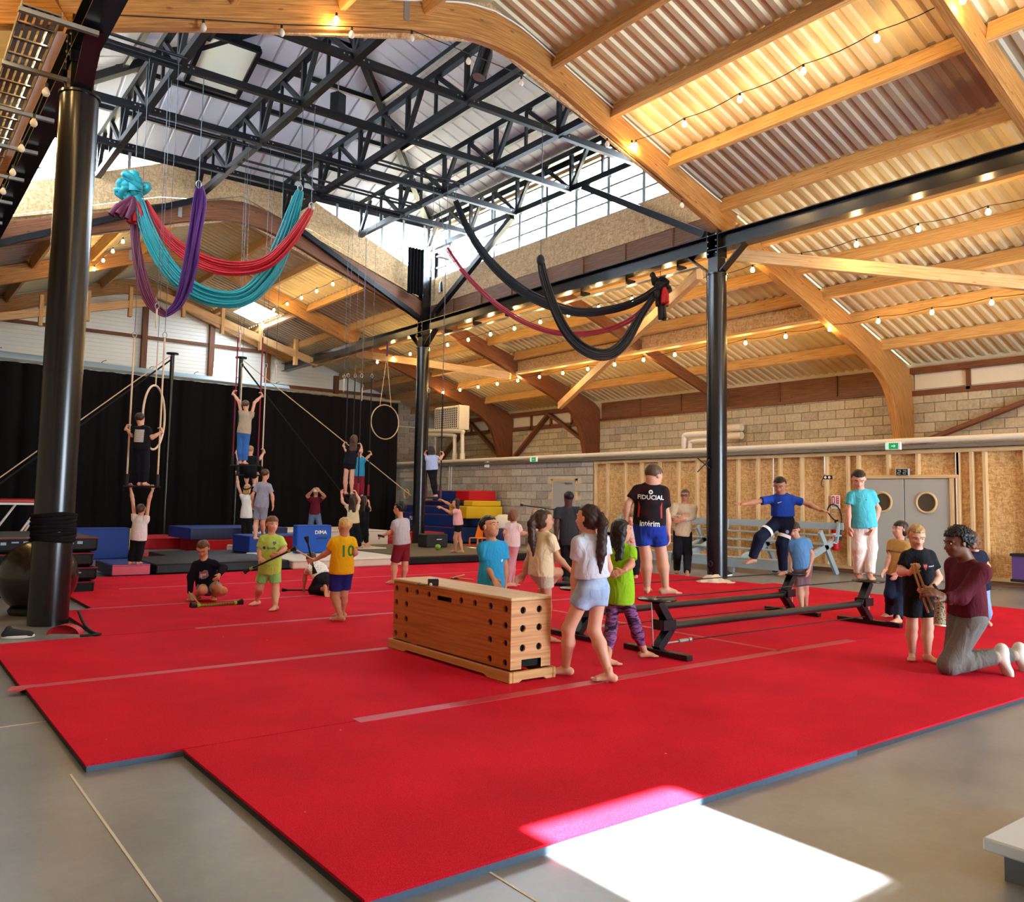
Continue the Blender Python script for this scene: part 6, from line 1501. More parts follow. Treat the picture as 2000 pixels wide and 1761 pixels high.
# cloth heap and cable at the right column
c = GZ(1400, 1141, 0); V = []; F = []; n = 26
t = thing('cloth_heap', 'crumpled cream cloth dropped at the foot of the right column', 'cloth', tuple(c)); rnd = random.Random(5)
for i in range(n):
    for j in range(14):
        a, b = i/(n-1)-.5, j/13-.5; e = max(0, 1-(2*abs(a))**2.2)*max(0, 1-(2*abs(b))**2.2)
        z = .004+e*(.07+.13*math.exp(-((a+.1)**2*22+(b-.12)**2*20)))+.02*e*math.sin(a*31+2*math.sin(b*12))+.012*e*math.sin(b*37+a*9)
        V.append(c+CRH*(a*.95+.03*math.sin(b*19))+CFH*(b*.55+.03*math.sin(a*23))+np.array((0, 0, z)))
F = [(i*14+j, (i+1)*14+j, (i+1)*14+j+1, i*14+j+1) for i in range(n-1) for j in range(13)]
m = MB(); m.add(V, F, None, True); m.build('cloth', flat('cloth_cream', '#cdbfa9', .9, noise=.1, nscale=8), t)
p = GX(1378, 900, 13.75); t = thing('hanging_cable', 'black cable hanging down the left side of the right column to the floor', 'cable', (13.75, 11.3, 0))
m = MB(); m.tube(snap([(13.74, 11.25, 6.4), (13.74, 11.25, 3), (13.74, 11.25, .4), (13.7, 11.1, .12), (13.5, 11.0, .05), (13.1, 10.9, .052)], 6), .009, 6); m.build('cable', 'cable_black', t); m = MB(); m.tube([np.array((13.72, 11.15, .3))+np.array((0, .05*math.cos(q), .05*math.sin(q))) for q in np.linspace(0, 2*PI, 13)[:-1]], .014, 6, closed=True); m.build('pulley', 'cable_black', t)
for dz in (0, .18):
    m = MB(); m.tube([(13.76, 11.2, 2.25+dz), (13.5, 11.3, 2.45-dz*1.6)], .012, 6); m.build('cleat', 'cable_black', t)
# tiered grey benches along the chipboard wall
gb = flat('bench_grey', '#94a0a4', .6, noise=.08, nscale=6)
for lab, y0, y1 in (('grey painted tiered bench along the chipboard wall, right of the column', 10.35, 13.6), ('grey painted tiered bench along the chipboard wall, left of the column', 13.75, 17.4)):
    t = thing('tiered_bench', lab, 'bench', (16.6, (y0+y1)/2, 0), 'grey benches by the chipboard wall')
    for x, z in ((15.5, .3), (16.05, .48), (16.55, .66), (17.0, .84)):
        m = MB(); m.bx(x, x+.26, y0, y1, z, z+.035); m.build('plank', gb, t, bevel=.005)
    m = MB(); m.bx(15.42, 15.46, y0, y1, .12, .3); m.build('front_board', gb, t)
    m = MB(); m.bx(17.3, 17.34, y0, y1, .98, 1.14); m.build('back_board', gb, t, bevel=.005)
    for y in (y0+.1, (y0+y1)/2, y1-.1):
        m = MB(); m.beam((15.45, y, .16), (17.0, y, .7), .06, .14); m.build('side_frame', gb, t)
        m = MB(); m.beam((15.5, y, 0), (15.5, y, .3), .1, .07); m.build('leg', gb, t); m = MB(); m.beam((16.55, y, .95), (17.2, y, 0), .06, .12); m.build('leg', gb, t)
        m = MB(); m.beam((17.2, y, .7), (17.32, y, 1.14), .05, .07); m.build('upright', gb, t)
# stray juggling sticks and discs on the red mats
wood('stick_wood', '#9a7443', '#bf9a63', '#d3b27f', knots=False)
def stick(name, label, a, b, r=.011, mat='stick_wood', tips=None, cat='juggling stick', group='juggling sticks'):
    t = thing(name, label, cat, tuple((np.asarray(a)+np.asarray(b))/2), group); m = MB(); m.tube([a, b], r, 8); m.build('shaft', mat, t)
    if tips:
        d = nrm(np.asarray(b)-np.asarray(a))
        for q, s_ in ((np.asarray(a), -1), (np.asarray(b), 1)):
            m = MB(); m.tube([q-d*s_*.03, q+d*s_*.05], [r*1.3, r*3], 9); m.build('tip', tips, t)
            if tips == 'tip_yellow': m = MB(); m.tube([q-d*s_*.07, q-d*s_*.03], r*1.7, 9); m.build('ring', 'lime', t)
    return t
flat('tip_black', '#151517', .8); flat('tip_yellow', '#1a1a18', .8)
stick('juggling_stick', 'crossed wooden stick on the mat behind the vaulting box, longer one', GZ(880, 1127, TH+.012), GZ(925, 1132, TH+.012)); stick('juggling_stick', 'crossed wooden stick on the mat behind the vaulting box, upper one', GZ(884, 1128, TH+.03), GZ(907, 1122, TH+.03))
c = GZ(888, 1130, TH); t = thing('diabolo_cup', 'flat black disc by the crossed sticks', 'diabolo', tuple(c)); m = MB(); m.lathe([(.001, .0), (.07, 0), (.075, .015), (.03, .03), (.001, .03)], c, 16); m.build('disc', 'cable_black', t)
a = GZ(1100, 1143, TH); t = thing('balance_disc', 'black round balance board lying by the man in grey', 'balance board', tuple(a)); m = MB(); m.lathe([(.001, .03), (.2, .03), (.21, .045), (.2, .06), (.001, .06)], a, 22); m.build('board', 'cable_black', t); m = MB(); m.lathe([(.001, 0), (.07, 0), (.08, .03)], a, 14); m.build('base', 'cable_black', t)
# low white platform corner at the bottom right
t = thing('platform', 'low white platform corner at the bottom right edge', 'platform', (4.2, 1.3, 0)); m = MB(); m.bx(3.8, 5.0, .7, 1.66, .115, .17); m.build('top', flat('plat_white', '#b9c4cc', .4), t, bevel=.008)
m = MB(); m.bx(3.86, 4.95, .76, 1.6, .0, .115); m.build('base', flat('plat_grey', '#6c7680', .5), t)
m = MB(); m.cyl((4.0, 1.35, .17), (4.0, 1.35, .173), .02, n=10); m.build('screw', 'steel_black', t)
c = GX(1992, 1125, XM-.2); t = thing('storage_crate', 'purple and black crate at the right edge by the chipboard wall', 'crate', tuple(c)); m = MB(); m.bx(c[0]-.2, c[0]+.1, c[1]-.6, c[1]+.06, .17, .66); m.build('crate', flat('crate_purple', '#5a3a78', .5), t, bevel=.01); 
for z_ in (.63, .15): m = MB(); m.bx(c[0]-.22, c[0]+.1, c[1]-.62, c[1]+.08, z_, z_+.05); m.build('rim', 'cable_black', t)
# ================================================================== the people, nearest first
BN = '#2b1b12'; DK = '#16100d'; BL = '#b08a58'; LB = '#7a5636'
# girl in a white tee walking away, foreground
p = person('girl in a white tee and pale denim shorts walking away, long dark ponytail', 1.45, -150, dict(h=(1147, 1011), n=(1153, 1044), p=(1157, 1152), eL=(1124, 1115), wL=(1120, 1161), eR=(1188, 1108), wR=(1174, 1136, .12),
    kL=(1110, 1228), kR=(1160, 1230), aL=(1105, 1303), aR=(1190, 1316)), skin_='light', hair=('pony', '#2c1a14'), extra=dict(tail=2.3, tie=1.5), top=('tee', '#bfc4d0', -.10, .55), bottom=('shorts', 'denim_pale', .38), head_yaw=-125, foot_dir=(-95, -100), hands=(((1117, 1182), .5), ('down', .4)))
flat('denim_seam', '#7f96b8', .8)
for s_ in (-1, 1): shirt_patch(p, 'bottom', [(s_*.02, -.045), (s_*.085, -.045), (s_*.09, .03), (s_*.018, .03)], p['p']-p['fr']*.25-p['spine']*.01, flat('denim_pocket', '#8fa6c6', .85), p['fr'], 'pocket')
# girl in green
p = person('girl in a lime green tee and purple patterned leggings, hand on her hip', 1.27, 150, dict(h=(1215, 1036), n=(1211, 1064), p=(1209, 1165), eR=(1233, 1102, -.12), wR=(1216, 1116, -.2), eL=(1184, 1102, .05), wL=(1186, 1140, .1),
    kL=(1194, 1223), kR=(1240, 1219), aL=(1187, 1288), aR=(1258, 1272)), skin_='tan', hair=('long', '#17100e'), top=('tee', '#86b81e', .06, .6), bottom=('leggings', 'legging_purple', .82), head_yaw=120, foot_dir=(110, 95), hands=(('down', .3), ((1203, 1120, -.2), .2)), palms=(None, (0, 0, 1)))
# boy in blue behind the vaulting box
p = person('boy in a sky blue tee standing behind the vaulting box, looking up', 1.37, 30, dict(h=(957, 1028), n=(962, 1058), p=(960, 1150), eR=(951, 1104, -.06), wR=(964, 1130, -.16), eL=(986, 1108, .0), wL=(986, 1142, -.02),
    kR=(947, 1200), kL=(974, 1200), aR=(945, 1246), aL=(976, 1248)), skin_='tan', hair=('short', DK), top=('tee', '#2e9bd0', .0, .62), bottom=('shorts', '#15161c', .6), head_yaw=55, head_pitch=-12, hands=(('down', .35), ((972, 1146, -.2), .3)), palms=(None, (.3, .2, -1)))
shirt_patch(p, 'top', [(-.012, -.016), (.014, -.006), (.008, .016), (-.014, .008)], p['n']-p['spine']*.18+p['fr']*.1+p['lat']*.06, 'white', -p['fr'], 'emblem')
# girl in cream turning
p = person('girl in a cream tee and pale shorts with one knee raised, dark ponytail', 1.35, 130, dict(h=(1063, 1015), n=(1062, 1040), p=(1057, 1117), eL=(1030, 1098, .05), wL=(1024, 1122, .05), eR=(1090, 1090, -.08), wR=(1112, 1111, -.14), kR=(1068, 1185), aR=(1068, 1243), kL=(1090, 1118, .22), aL=(1054, 1160, .3)),
    skin_='tan', hair=('pony', '#3a241a'), extra=dict(tail=1.9, tie=.9), top=('tee', '#d8c09c', .03, .6), bottom=('shorts', '#b9a894', .4), head_yaw=110, foot_dir=(None, 100), hands=(((1014, 1128, .05), .3), ((1121, 1121, -.16), .4)))
# boy on the platform
p = person('boy in a black and red rugby shirt and blue shorts standing on the near platform', 1.5, 172, dict(h=(1277, 930), n=(1271, 948), p=(1268, 1028), eL=(1226, 985), wL=(1222, 1018), eR=(1302, 1008), wR=(1305, 1041), kL=(1262, 1087), kR=(1293, 1087), aL=(1264, 1146), aR=(1300, 1148)), gz=.597,
    skin_='light', hair=('crop', '#55402c'), top=('tee', 'rugby_shirt', -.02, .62), bottom=('shorts', '#1f3a9c', .62), head_yaw=130, head_pitch=28, foot_dir=(165, 95), hands=(('down', .4), ('down', .35)))
shirt_text(p, 'top', 'FIDUCIAL', .062, p['n']-p['spine']*.115-p['fr']*.2+p['lat']*.0, 'white', p['fr'], 'lettering')
m_ = p['n']-p['spine']*.06-p['fr']*.2; ring = [(.022*math.cos(q), .022*math.sin(q)) for q in np.linspace(0, 2*PI, 15)[:-1]]; shirt_patch(p, 'top', ring, m_, 'white', p['fr'], 'logo'); shirt_patch(p, 'top', [(x*.5, y*.35) for x, y in ring], m_, 'rugby_shirt', p['fr'], 'logo').location += Vector(-p['fr']*.002)
shirt_text(p, 'top', 'intérim', .07, p['p']+p['spine']*.045-p['fr']*.2, 'white', p['fr'], 'lettering')
for s_ in (-1, 1): shirt_patch(p, 'top', [(s_*.108, -.17), (s_*.125, -.17), (s_*.118, .0), (s_*.1, -.06)], p['p']+p['spine']*.27-p['fr']*.2, flat('rugby_red', '#a3201c', .7), p['fr'], 'side_panel')
# boy with sticks
p = person('blond boy in a black rugby shirt holding two wooden sticks', 1.33, 5, dict(h=(1790, 1047), n=(1793, 1075), p=(1795, 1150), eR=(1759, 1117, -.03), wR=(1779, 1117, -.16), eL=(1834, 1128, -.03), wL=(1815, 1150, -.16), kR=(1781, 1224), kL=(1812, 1224), aR=(1782, 1276), aL=(1812, 1279)), skin_='light', hair=('short', '#a58152'),
    top=('tee', '#16161b', .07, .62), bottom=('shorts', '#101218', .72), head_yaw=-5, head_pitch=22, hands=(((1800, 1158, -.2), 1.0), ((1788, 1108, -.22), 1.0)), palms=((-.6, 0, .8), (.3, 0, .9)), foot_dir=(15, -30))
c_ = p['n']-p['spine']*.14+p['fr']*.2; shirt_patch(p, 'top', [(-.02, .026), (.02, .026), (.022, .0), (0, -.034), (-.022, 0)], c_-p['lat']*.0, flat('crest_red', '#c23038', .6), -p['fr'], 'crest'); shirt_text(p, 'top', 'Peugeot', .018, c_-p['lat']*.075+p['spine']*.005, 'white', -p['fr'], 'lettering'); shirt_text(p, 'top', 'TT', .026, c_+p['spine']*.004, 'white', -p['fr'], 'lettering', sub=1); shirt_text(p, 'top', 'RENAULT', .016, c_+p['lat']*.07, 'white', -p['fr'], 'lettering', sub=1)
for a, b in (((1780, 1101), (1813, 1196)), ((1787, 1101), (1822, 1190))): stick('juggling_stick', 'wooden stick held by the blond boy, %s one' % ('left' if a[0] < 1785 else 'right'), GD(*a, p['d0']-.26), GD(*b, p['d0']-.2), .0105)
# kneeling man
p = person('man in a maroon sweater and grey sweatpants kneeling in white clogs', 1.78, -82, dict(h=(1868, 1060), n=(1890, 1096), p=(1889, 1206), eL=(1877, 1166, -.2), wL=(1846, 1168, -.2), eR=(1862, 1168, .22), wR=(1832, 1160, .2), kL=(1853, 1298, -.1), kR=(1862, 1290, .12), aL=(1949, 1281, -.1), aR=(1984, 1278, .12)), d0=depth(GZ(1856, 1312, TH)),
    skin_='brown', hair=('curly', '#15100e'), top=('long', '#521722', -.02), bottom=('pants', '#6b6762', .93), adult=True, head_yaw=-85, head_pitch=8, hands=(((1832, 1160, -.2), .5), ((1822, 1158, .2), .5)), shoes='clog_white', foot_dir=((.15, -.95, 0), (.15, -.95, 0)), foot_up=((-1, -.2, 0), (-1, -.2, 0)), hs=.245)
for s_ in 'LR':
    c_ = p['A'][s_]; m = MB(); m.ball(c_, .062, n=12, m=8); m.build('sock', 'cream_paint', p['root'])
t = stick('black_baton', 'black handle between the kneeling man and the boy', GD(1823, 1140, p['d0']-.15), GD(1837, 1160, p['d0']-.2), .013, 'cable_black', None, 'baton', None)
c_ = GD(1836, 1200, p['d0']-.05); t = thing('patterned_bottle', 'speckled drum-shaped shaker hanging by the kneeling man', 'shaker', tuple(c_)); m = MB(); m.lathe([(.001, -.1), (.05, -.1), (.052, -.09), (.04, .1), (.035, .12), (.001, .12)], c_, 16, (.12, 0, 1)); m.build('body', 'speckle', t); m = MB(); m.lathe([(.053, -.1), (.053, -.085)], c_, 16, (.12, 0, 1)); m.build('rim', 'cream_paint', t)
# child behind the kneeling man
p = person('child with light brown hair in a navy tee and pale jeans behind the kneeling man', 1.28, -155, dict(h=(1897, 1054), n=(1905, 1078), p=(1912, 1148), eR=(1929, 1106), wR=(1925, 1125, .05), eL=(1885, 1110), wL=(1880, 1135), kR=(1922, 1185), kL=(1905, 1190), aR=(1928, 1214), aL=(1908, 1222)), skin_='light', hair=('bob', '#6b472c'), top=('tee', '#161c30', .02, .6), bottom=('pants', '#7f9cc4', .7), face=False)
# boy in yellow tee
p = person('dark-haired boy in a mustard yellow tee standing behind the boy with sticks', 1.32, -62, dict(h=(1757, 1033), n=(1757, 1056), p=(1753, 1120), eR=(1738, 1088, .0), wR=(1729, 1113, -.03), eL=(1765, 1092, -.15), wL=(1752, 1118, -.12), kR=(1739, 1160), kL=(1757, 1163), aR=(1737, 1196), aL=(1754, 1208)), skin_='light', hair=('mop', '#2b1c17'), top=('tee', '#bd9150', .02, .6), bottom=('pants', '#1a2338', .97), head_yaw=-80, hands=(('down', .3), ((1722, 1121, -.05), .3)))
shirt_text(p, 'top', 'METROPOLIS', .03, p['n']-p['spine']*.14+p['fr']*.2, flat('print_slate', '#4d6070', .8), -p['fr'], 'lettering')
# girl in turquoise on the far platform
p = person('girl in a turquoise tee and white trousers standing on the far platform', 1.42, -8, dict(h=(1677, 936), n=(1681, 958), p=(1688, 1026), eR=(1657, 996), wR=(1658, 1028, -.03), eL=(1715, 994), wL=(1707, 1028, -.08), kR=(1677, 1069), kL=(1701, 1069), aR=(1677, 1120), aL=(1699, 1122)), gz=.597, skin_='light', hair=('bun', '#1f1612'), top=('tee', '#4fb4c0', .02, .6), bottom=('pants', '#ddd2c4', .95), head_yaw=-15, head_pitch=30)
shirt_patch(p, 'top', [(.008*math.cos(q), .008*math.sin(q)) for q in np.linspace(0, 2*PI, 9)[:-1]], p['n']-p['spine']*.11+p['fr']*.2+p['lat']*.03, 'vinyl_navy', -p['fr'], 'badge')
# boy in blue stepping along the wire
p = person('boy in a royal blue shirt balancing on the rear wire with arms spread', 1.38, -18, dict(h=(1523, 948), n=(1528, 967), p=(1529, 1018), eR=(1474, 980, -.03), wR=(1452, 984, -.08), eL=(1576, 983, .0), wL=(1601, 995, -.05), kR=(1484, 1050, -.15), aR=(1469, 1091, -.1), kL=(1527, 1062, -.08), aL=(1530, 1115, 0)), d0=depth(GY(1530, 1120, 6.88)), gz=.6, skin_='olive', hair=('short', DK), top=('tee', '#1f46a8', -.07, .65), bottom=('pants', '#121a30', .95), head_yaw=-30, head_pitch=24,
    hands=(((1622, 1000, -.05), .15), ((1438, 984, -.1), .15)), foot_dir=(-60, (-.95, -.15, -.3)), palms=((0, -1, 0), (0, -1, 0)))
for s_, a in (('L', .66), ('R', .62)):
    q = p['HP'][s_]+(p['KN'][s_]-p['HP'][s_])*a; d = nrm(p['KN'][s_]-p['HP'][s_]); m = MB(); e1 = nrm(np.cross(d, p['fr'])); e2 = np.cross(d, e1); r_ = .0915
    m.tube([q-d*.022, q+d*.022], r_, 18, cap=False); m.build('white_band', 'white', p['root'])
c_ = p['HP']['L']+(p['KN']['L']-p['HP']['L'])*.45-CFH*.3; shirt_patch(p, 'bottom', [(.024*math.cos(q), .024*math.sin(q)) for q in np.linspace(0, 2*PI, 13)[:-1]], c_, flat('badge_lilac', '#9a94b4', .7), CFH, 'badge', up=UPV); shirt_patch(p, 'top', [(-.03, 0), (.03, .015), (-.02, -.012), (-.032, .006)], p['n']-p['spine']*.1-p['lat']*.07-CFH*.3, 'white', CFH, 'logo')
# child stooping behind the wire boy
p = person('child in a pale blue tee and mauve shorts stooping behind the far stand', 1.3, -10, dict(h=(1550, 1034), n=(1558, 1052), p=(1566, 1108), eL=(1586, 1083, -.05), wL=(1580, 1112, -.12), eR=(1546, 1085, .02), wR=(1544, 1108, -.05), kL=(1572, 1145), kR=(1562, 1150), aL=(1574, 1183), aR=(1566, 1186)), skin_='light', hair=('mop', '#3a2418'), top=('tee', '#5f93c4', .0, .6), bottom=('shorts', '#8a6f72', .85), head_yaw=-30, head_pitch=25)
# man with crossed arms
p = person('man in glasses and a beige sweater standing with folded arms by the bench', 1.76, -12, dict(h=(1338, 967), n=(1337, 985), p=(1333, 1040), eR=(1312, 1011, -.08), wR=(1331, 1010, -.24), eL=(1353, 1009, -.08), wL=(1333, 1015, -.26), kR=(1323, 1078), kL=(1343, 1080), aR=(1322, 1112), aL=(1342, 1118)), gz=0.0, skin_='olive', hair=('crop', '#4a433e'), top=('long', '#bda789', .05), bottom=('pants', '#15151a', .97), adult=True, head_yaw=-25, head_pitch=8, hands=(((1322, 1016, -.26), .2), ((1345, 1008, -.22), .2)), palms=((0, 0, 1), (0, 0, 1)), girth=1.05)
m = MB()
for q in (-1, 1): m.tube([p['at'](q*.17+.11*math.cos(z), .43, .02+.09*math.sin(z)) for z in np.linspace(0, 2*PI, 13)[:-1]], .018*p['hs'], 6, closed=True)
m.tube([p['at'](-.07, .45, .03), p['at'](.07, .45, .03)], .018*p['hs'], 6)
for q in (-1, 1): m.tube([p['at'](q*.28, .42, .04), p['at'](q*.39, -.05, .05)], .016*p['hs'], 6)
m.build('glasses', 'cable_black', p['root'])
# man in dark grey
p = person('man in a dark grey tee and black trousers walking away before the plain door', 1.76, 168, dict(h=(1110, 972), n=(1109, 991), p=(1112, 1056), eL=(1088, 1018, .0), wL=(1086, 1048, -.05), eR=(1131, 1020), wR=(1130, 1050, -.05), kL=(1106, 1092), kR=(1118, 1092), aL=(1105, 1128), aR=(1118, 1124)), skin_='dark', hair=('crop', '#120f0e'), top=('tee', '#33383c', .05, .75), bottom=('pants', '#15151a', .98), adult=True, shoes='shoe_black', head_yaw=-160, face=False)
# girl in pink leggings
p = person('girl with brown hair in a white top and pink leggings, back turned', 1.25, 150, dict(h=(1004, 1005), n=(1002, 1022), p=(1000, 1066), eR=(1018, 1041), wR=(1032, 1041, -.03), eL=(986, 1040), wL=(990, 1058, .1), kR=(1001, 1100), kL=(998, 1100), aR=(1001, 1137), aL=(995, 1139)), skin_='light', hair=('bob', '#77553a'), top=('tee', '#ddc9c6', .0, .6), bottom=('leggings', '#c9939a', .97), face=False, foot_dir=(100, 105))
# little girl with diabolo
p = person('little blonde girl in a pale pink top facing the camera far back', 1.15, 0, dict(h=(1045, 1000), n=(1043, 1013), p=(1041, 1044), eR=(1033, 1022, -.03), wR=(1035, 1014, -.1), eL=(1055, 1024), wL=(1052, 1036, -.08), kR=(1038, 1066), kL=(1046, 1066), aR=(1038, 1088), aL=(1046, 1089)), gz=0.0, skin_='fair', hair=('bob', '#a9835a'), top=('tee', '#e0b9bd', .03, .6), bottom=('leggings', '#1a1a1f', .95))
stick('diabolo_stick', 'long dark stick with flared ends held up before the block wall', GD(1020, 986, p['d0']-.4), GD(1082, 995, p['d0']-.4), .012, 'cable_black', 'tip_black')
# small child between the boy and the green girl
p = person('small child with brown hair in a pale top half hidden behind the platform boy', 1.28, -15, dict(h=(1233, 1013), n=(1237, 1028), p=(1238, 1066), eR=(1228, 1045), wR=(1230, 1052, -.1), eL=(1246, 1046), wL=(1240, 1052, -.1), kR=(1235, 1095), kL=(1243, 1095), aR=(1235, 1122), aL=(1243, 1123)), skin_='light', hair=('mop', '#5a3a26'), top=('tee', '#dcc6cc', .0, .6), bottom=('pants', '#1a1a20', .97))
# ---- left half
p = person('girl in a navy sweatshirt squatting on the mat with two sticks', 1.42, 6, dict(h=(396, 1072), n=(399, 1095), p=(406, 1146, .1), eR=(373, 1126, -.05), wR=(371, 1160, -.15), eL=(437, 1109, .02), wL=(428, 1122, -.12), kR=(397, 1152, -.3), kL=(436, 1154, -.28), aR=(384, 1163), aL=(418, 1163)), skin_='light', hair=('pony', '#5e4230'), extra=dict(tail=.8, tie=None), top=('long', '#14182c', -.03), bottom=('shorts', '#9aa0b8', .3), head_pitch=35, hands=(((424, 1133, -.2), .9), ((378, 1168, -.25), .9)), foot_dir=(20, -30))
shirt_patch(p, 'top', [(-.07, -.05), (-.05, .04), (-.02, .035), (.02, .06), (.06, .045), (.07, -.03), (.03, -.06), (-.03, -.07)], p['n']-p['spine']*.15+p['fr']*.25, flat('print_lilac', '#8f8fc4', .8), -p['fr'], 'print'); c_ = p['n']-p['spine']*.15+p['fr']*.25
for nm, poly, mt in (('letter_bar', [(-.045, .012), (.045, .012), (.045, .035), (-.045, .035)], flat('print_rose', '#c0566a', .8)), ('letter_stem', [(-.042, -.045), (-.018, -.045), (-.018, .008), (-.042, .008)], 'white'), ('letter_arm', [(-.014, -.018), (.04, -.018), (.04, .006), (-.014, .006)], 'white')):
    shirt_patch(p, 'top', poly, c_, mt, -p['fr'], nm).location += Vector(p['fr']*.003)
stick('flower_stick', 'black and lime flower stick lying on the mat before the squatting girl', GZ(380, 1183, TH+.02), GZ(466, 1177, TH+.02), .018, 'tip_stripe', 'tip_yellow', 'flower stick')
stick('hand_stick', 'pale hand stick in the squatting girl\'s right hand', GD(369, 1156, p['d0']-.2), GZ(391, 1181, TH+.03), .009); stick('hand_stick', 'pale hand stick in the squatting girl\'s left hand', GD(425, 1126, p['d0']-.18), GZ(414, 1166, TH+.02), .009)
p = person('boy in a neon green football kit holding a flower stick', 1.28, 6, dict(h=(532, 1023), n=(531, 1046), p=(527, 1108), eR=(507, 1073, -.02), wR=(508, 1089, -.14), eL=(556, 1071, -.02), wL=(544, 1081, -.16), kR=(507, 1148), kL=(538, 1149), aR=(502, 1173), aL=(538, 1183)), skin_='fair', hair=('mop', '#6e4a2a'), top=('tee', '#b9de6a', .08, .8), bottom=('shorts', '#8fd884', .72), head_yaw=38, head_pitch=5, hands=(((535, 1087, -.2), .6), ((514, 1095, -.2), .8)), foot_dir=(-10, -25))
c_ = p['n']-p['spine']*.15+p['fr']*.25; kb = flat('kit_blue', '#1d3f7a', .7); shirt_text(p, 'top', 'Spotify', .042, c_+p['lat']*.02, kb, -p['fr'], 'lettering'); shirt_patch(p, 'top', [(.02*math.cos(q), .02*math.sin(q)) for q in np.linspace(0, 2*PI, 13)[:-1]], c_-p['lat']*.075, kb, -p['fr'], 'logo')
shirt_patch(p, 'top', [(-.02, .022), (.02, .022), (.022, -.005), (0, -.026), (-.022, -.005)], c_+p['spine']*.065+p['lat']*.055, flat('kit_crest', '#5a76a0', .7), -p['fr'], 'crest'); shirt_patch(p, 'top', [(-.012, -.008), (.016, .016), (-.006, -.002), (-.012, .004)], c_+p['spine']*.065-p['lat']*.05, kb, -p['fr'], 'logo'); shirt_text(p, 'bottom', '10', .045, p['HP']['L']-p['spine']*.01+p['fr']*.25, kb, -p['fr'], 'number', sub=1)
stick('flower_stick', 'dark stick with a lime end held by the boy in neon green', GD(484, 1113, p['d0']-.27), GD(572, 1073, p['d0']-.25), .012, 'cable_black', 'tip_yellow', 'flower stick')
p = person('blond boy in a yellow number ten shirt and navy shorts seen from behind', 1.3, -152, dict(h=(673, 1027), n=(670, 1049), p=(667, 1116), eL=(641, 1078, -.02), wL=(618, 1092, .02), eR=(694, 1080), wR=(672, 1094, .22), kL=(653, 1163, -.03), kR=(671, 1160, .03), aL=(665, 1203), aR=(668, 1196)), skin_='tan', hair=('short', '#c8a86c'), top=('tee', '#e3b013', .02, .62), bottom=('shorts', '#23236e', .78), head_yaw=-140, foot_dir=(-100, -110), face=False, hands=(((609, 1095, .03), .8), ('down', .6)))
shirt_text(p, 'top', '10', .19, p['n']-p['spine']*.16-p['fr']*.25-p['lat']*.03, flat('ten_green', '#1f7a3c', .8), p['fr'], 'number')
stick('hand_stick', 'pale hand stick in the yellow shirt boy\'s hand', GD(579, 1074, p['d0']-.02), GD(614, 1094, p['d0']-.02), .01); stick('flower_stick', 'dark fluffy-ended stick upright beside the crouching girl', GD(600, 1055, p['d0']+.1), GD(613, 1112, p['d0']+.1), .011, 'cable_black', 'tip_black', 'flower stick')
p = person('girl in a speckled white tee and black trousers crouching on hands and knees', 1.25, -140, dict(h=(608, 1093, .15), n=(615, 1104, .1), p=(630, 1128, -.05), eL=(596, 1122, .1), wL=(594, 1147, .15), eR=(640, 1115, .2), wR=(646, 1150, .3), kL=(612, 1152, .02), kR=(626, 1155, .1), aL=(634, 1150, -.3), aR=(642, 1156, -.25)), d0=depth(GZ(612, 1160, TH)), skin_='tan', hair=('short', '#3c2618'), top=('tee', 'speckle_tee', -.02, .6), bottom=('pants', '#17171b', .8), head_pitch=50, face=False, foot_dir=((.2, -.9, -.2), (.2, -.9, -.2)))
stick('flower_stick', 'dark stick with flared ends on the mat beside the crouching girl', GZ(557, 1152, TH+.02), GZ(605, 1152, TH+.02), .012, 'cable_black', 'tip_black', 'flower stick')
p = person('curly-haired boy in a grey tee and maroon shorts turned to the left', 1.35, -132, dict(h=(779, 993), n=(782, 1014), p=(785, 1062), eL=(767, 1037, -.03), wL=(749, 1045, .0), eR=(795, 1042, .1), wR=(770, 1048, .25), kL=(770, 1102), kR=(791, 1102), aL=(769, 1133), aR=(787, 1132)), skin_='tan', hair=('curly', '#1a120f'), top=('tee', '#a9a4a4', .0, .7), bottom=('shorts', '#6d1520', .85), head_yaw=-110, foot_dir=(-95, -100), hands=(((742, 1047), .7), ('down', .5)), girth=1.08)
stick('hand_stick', 'dark hand stick held out by the curly-haired boy', GD(738, 1045, p['d0']-.02), GD(751, 1048, p['d0']-.02), .02, 'cable_black')
p = person('woman in a maroon top and jeans holding a phone up to her face', 1.66, 2, dict(h=(617, 959), n=(616, 971), p=(615, 1004), eR=(600, 968, -.1), wR=(609, 959, -.32), eL=(634, 969, -.1), wL=(625, 959, -.32), kR=(607, 1024), kL=(624, 1024), aR=(605, 1042), aL=(626, 1042)), d0=27.2, gz=0.0, skin_='tan', hair=('bun', '#2a1c18'), top=('tee', '#5e1426', .0, .55), bottom=('pants', '#5c7190', .97), adult=True, hands=(((622, 955, -.34), .5), ((612, 955, -.34), .5)), palms=((-1, 0, .2), (1, 0, .2)))
c_ = GD(617, 958, 27.2-.36); t = thing('phone', 'pale phone held sideways before the woman\'s face', 'phone', tuple(c_)); m = MB(); m.frame(c_, CRH, CFH, UPV, .075, .005, .037); m.build('body', 'white', t, bevel=.004); m = MB(); m.frame(c_+CRH*.05-CFH*.006+UPV*.02, CRH, CFH, UPV, .012, .002, .008); m.build('camera_bump', 'galvanised', t)
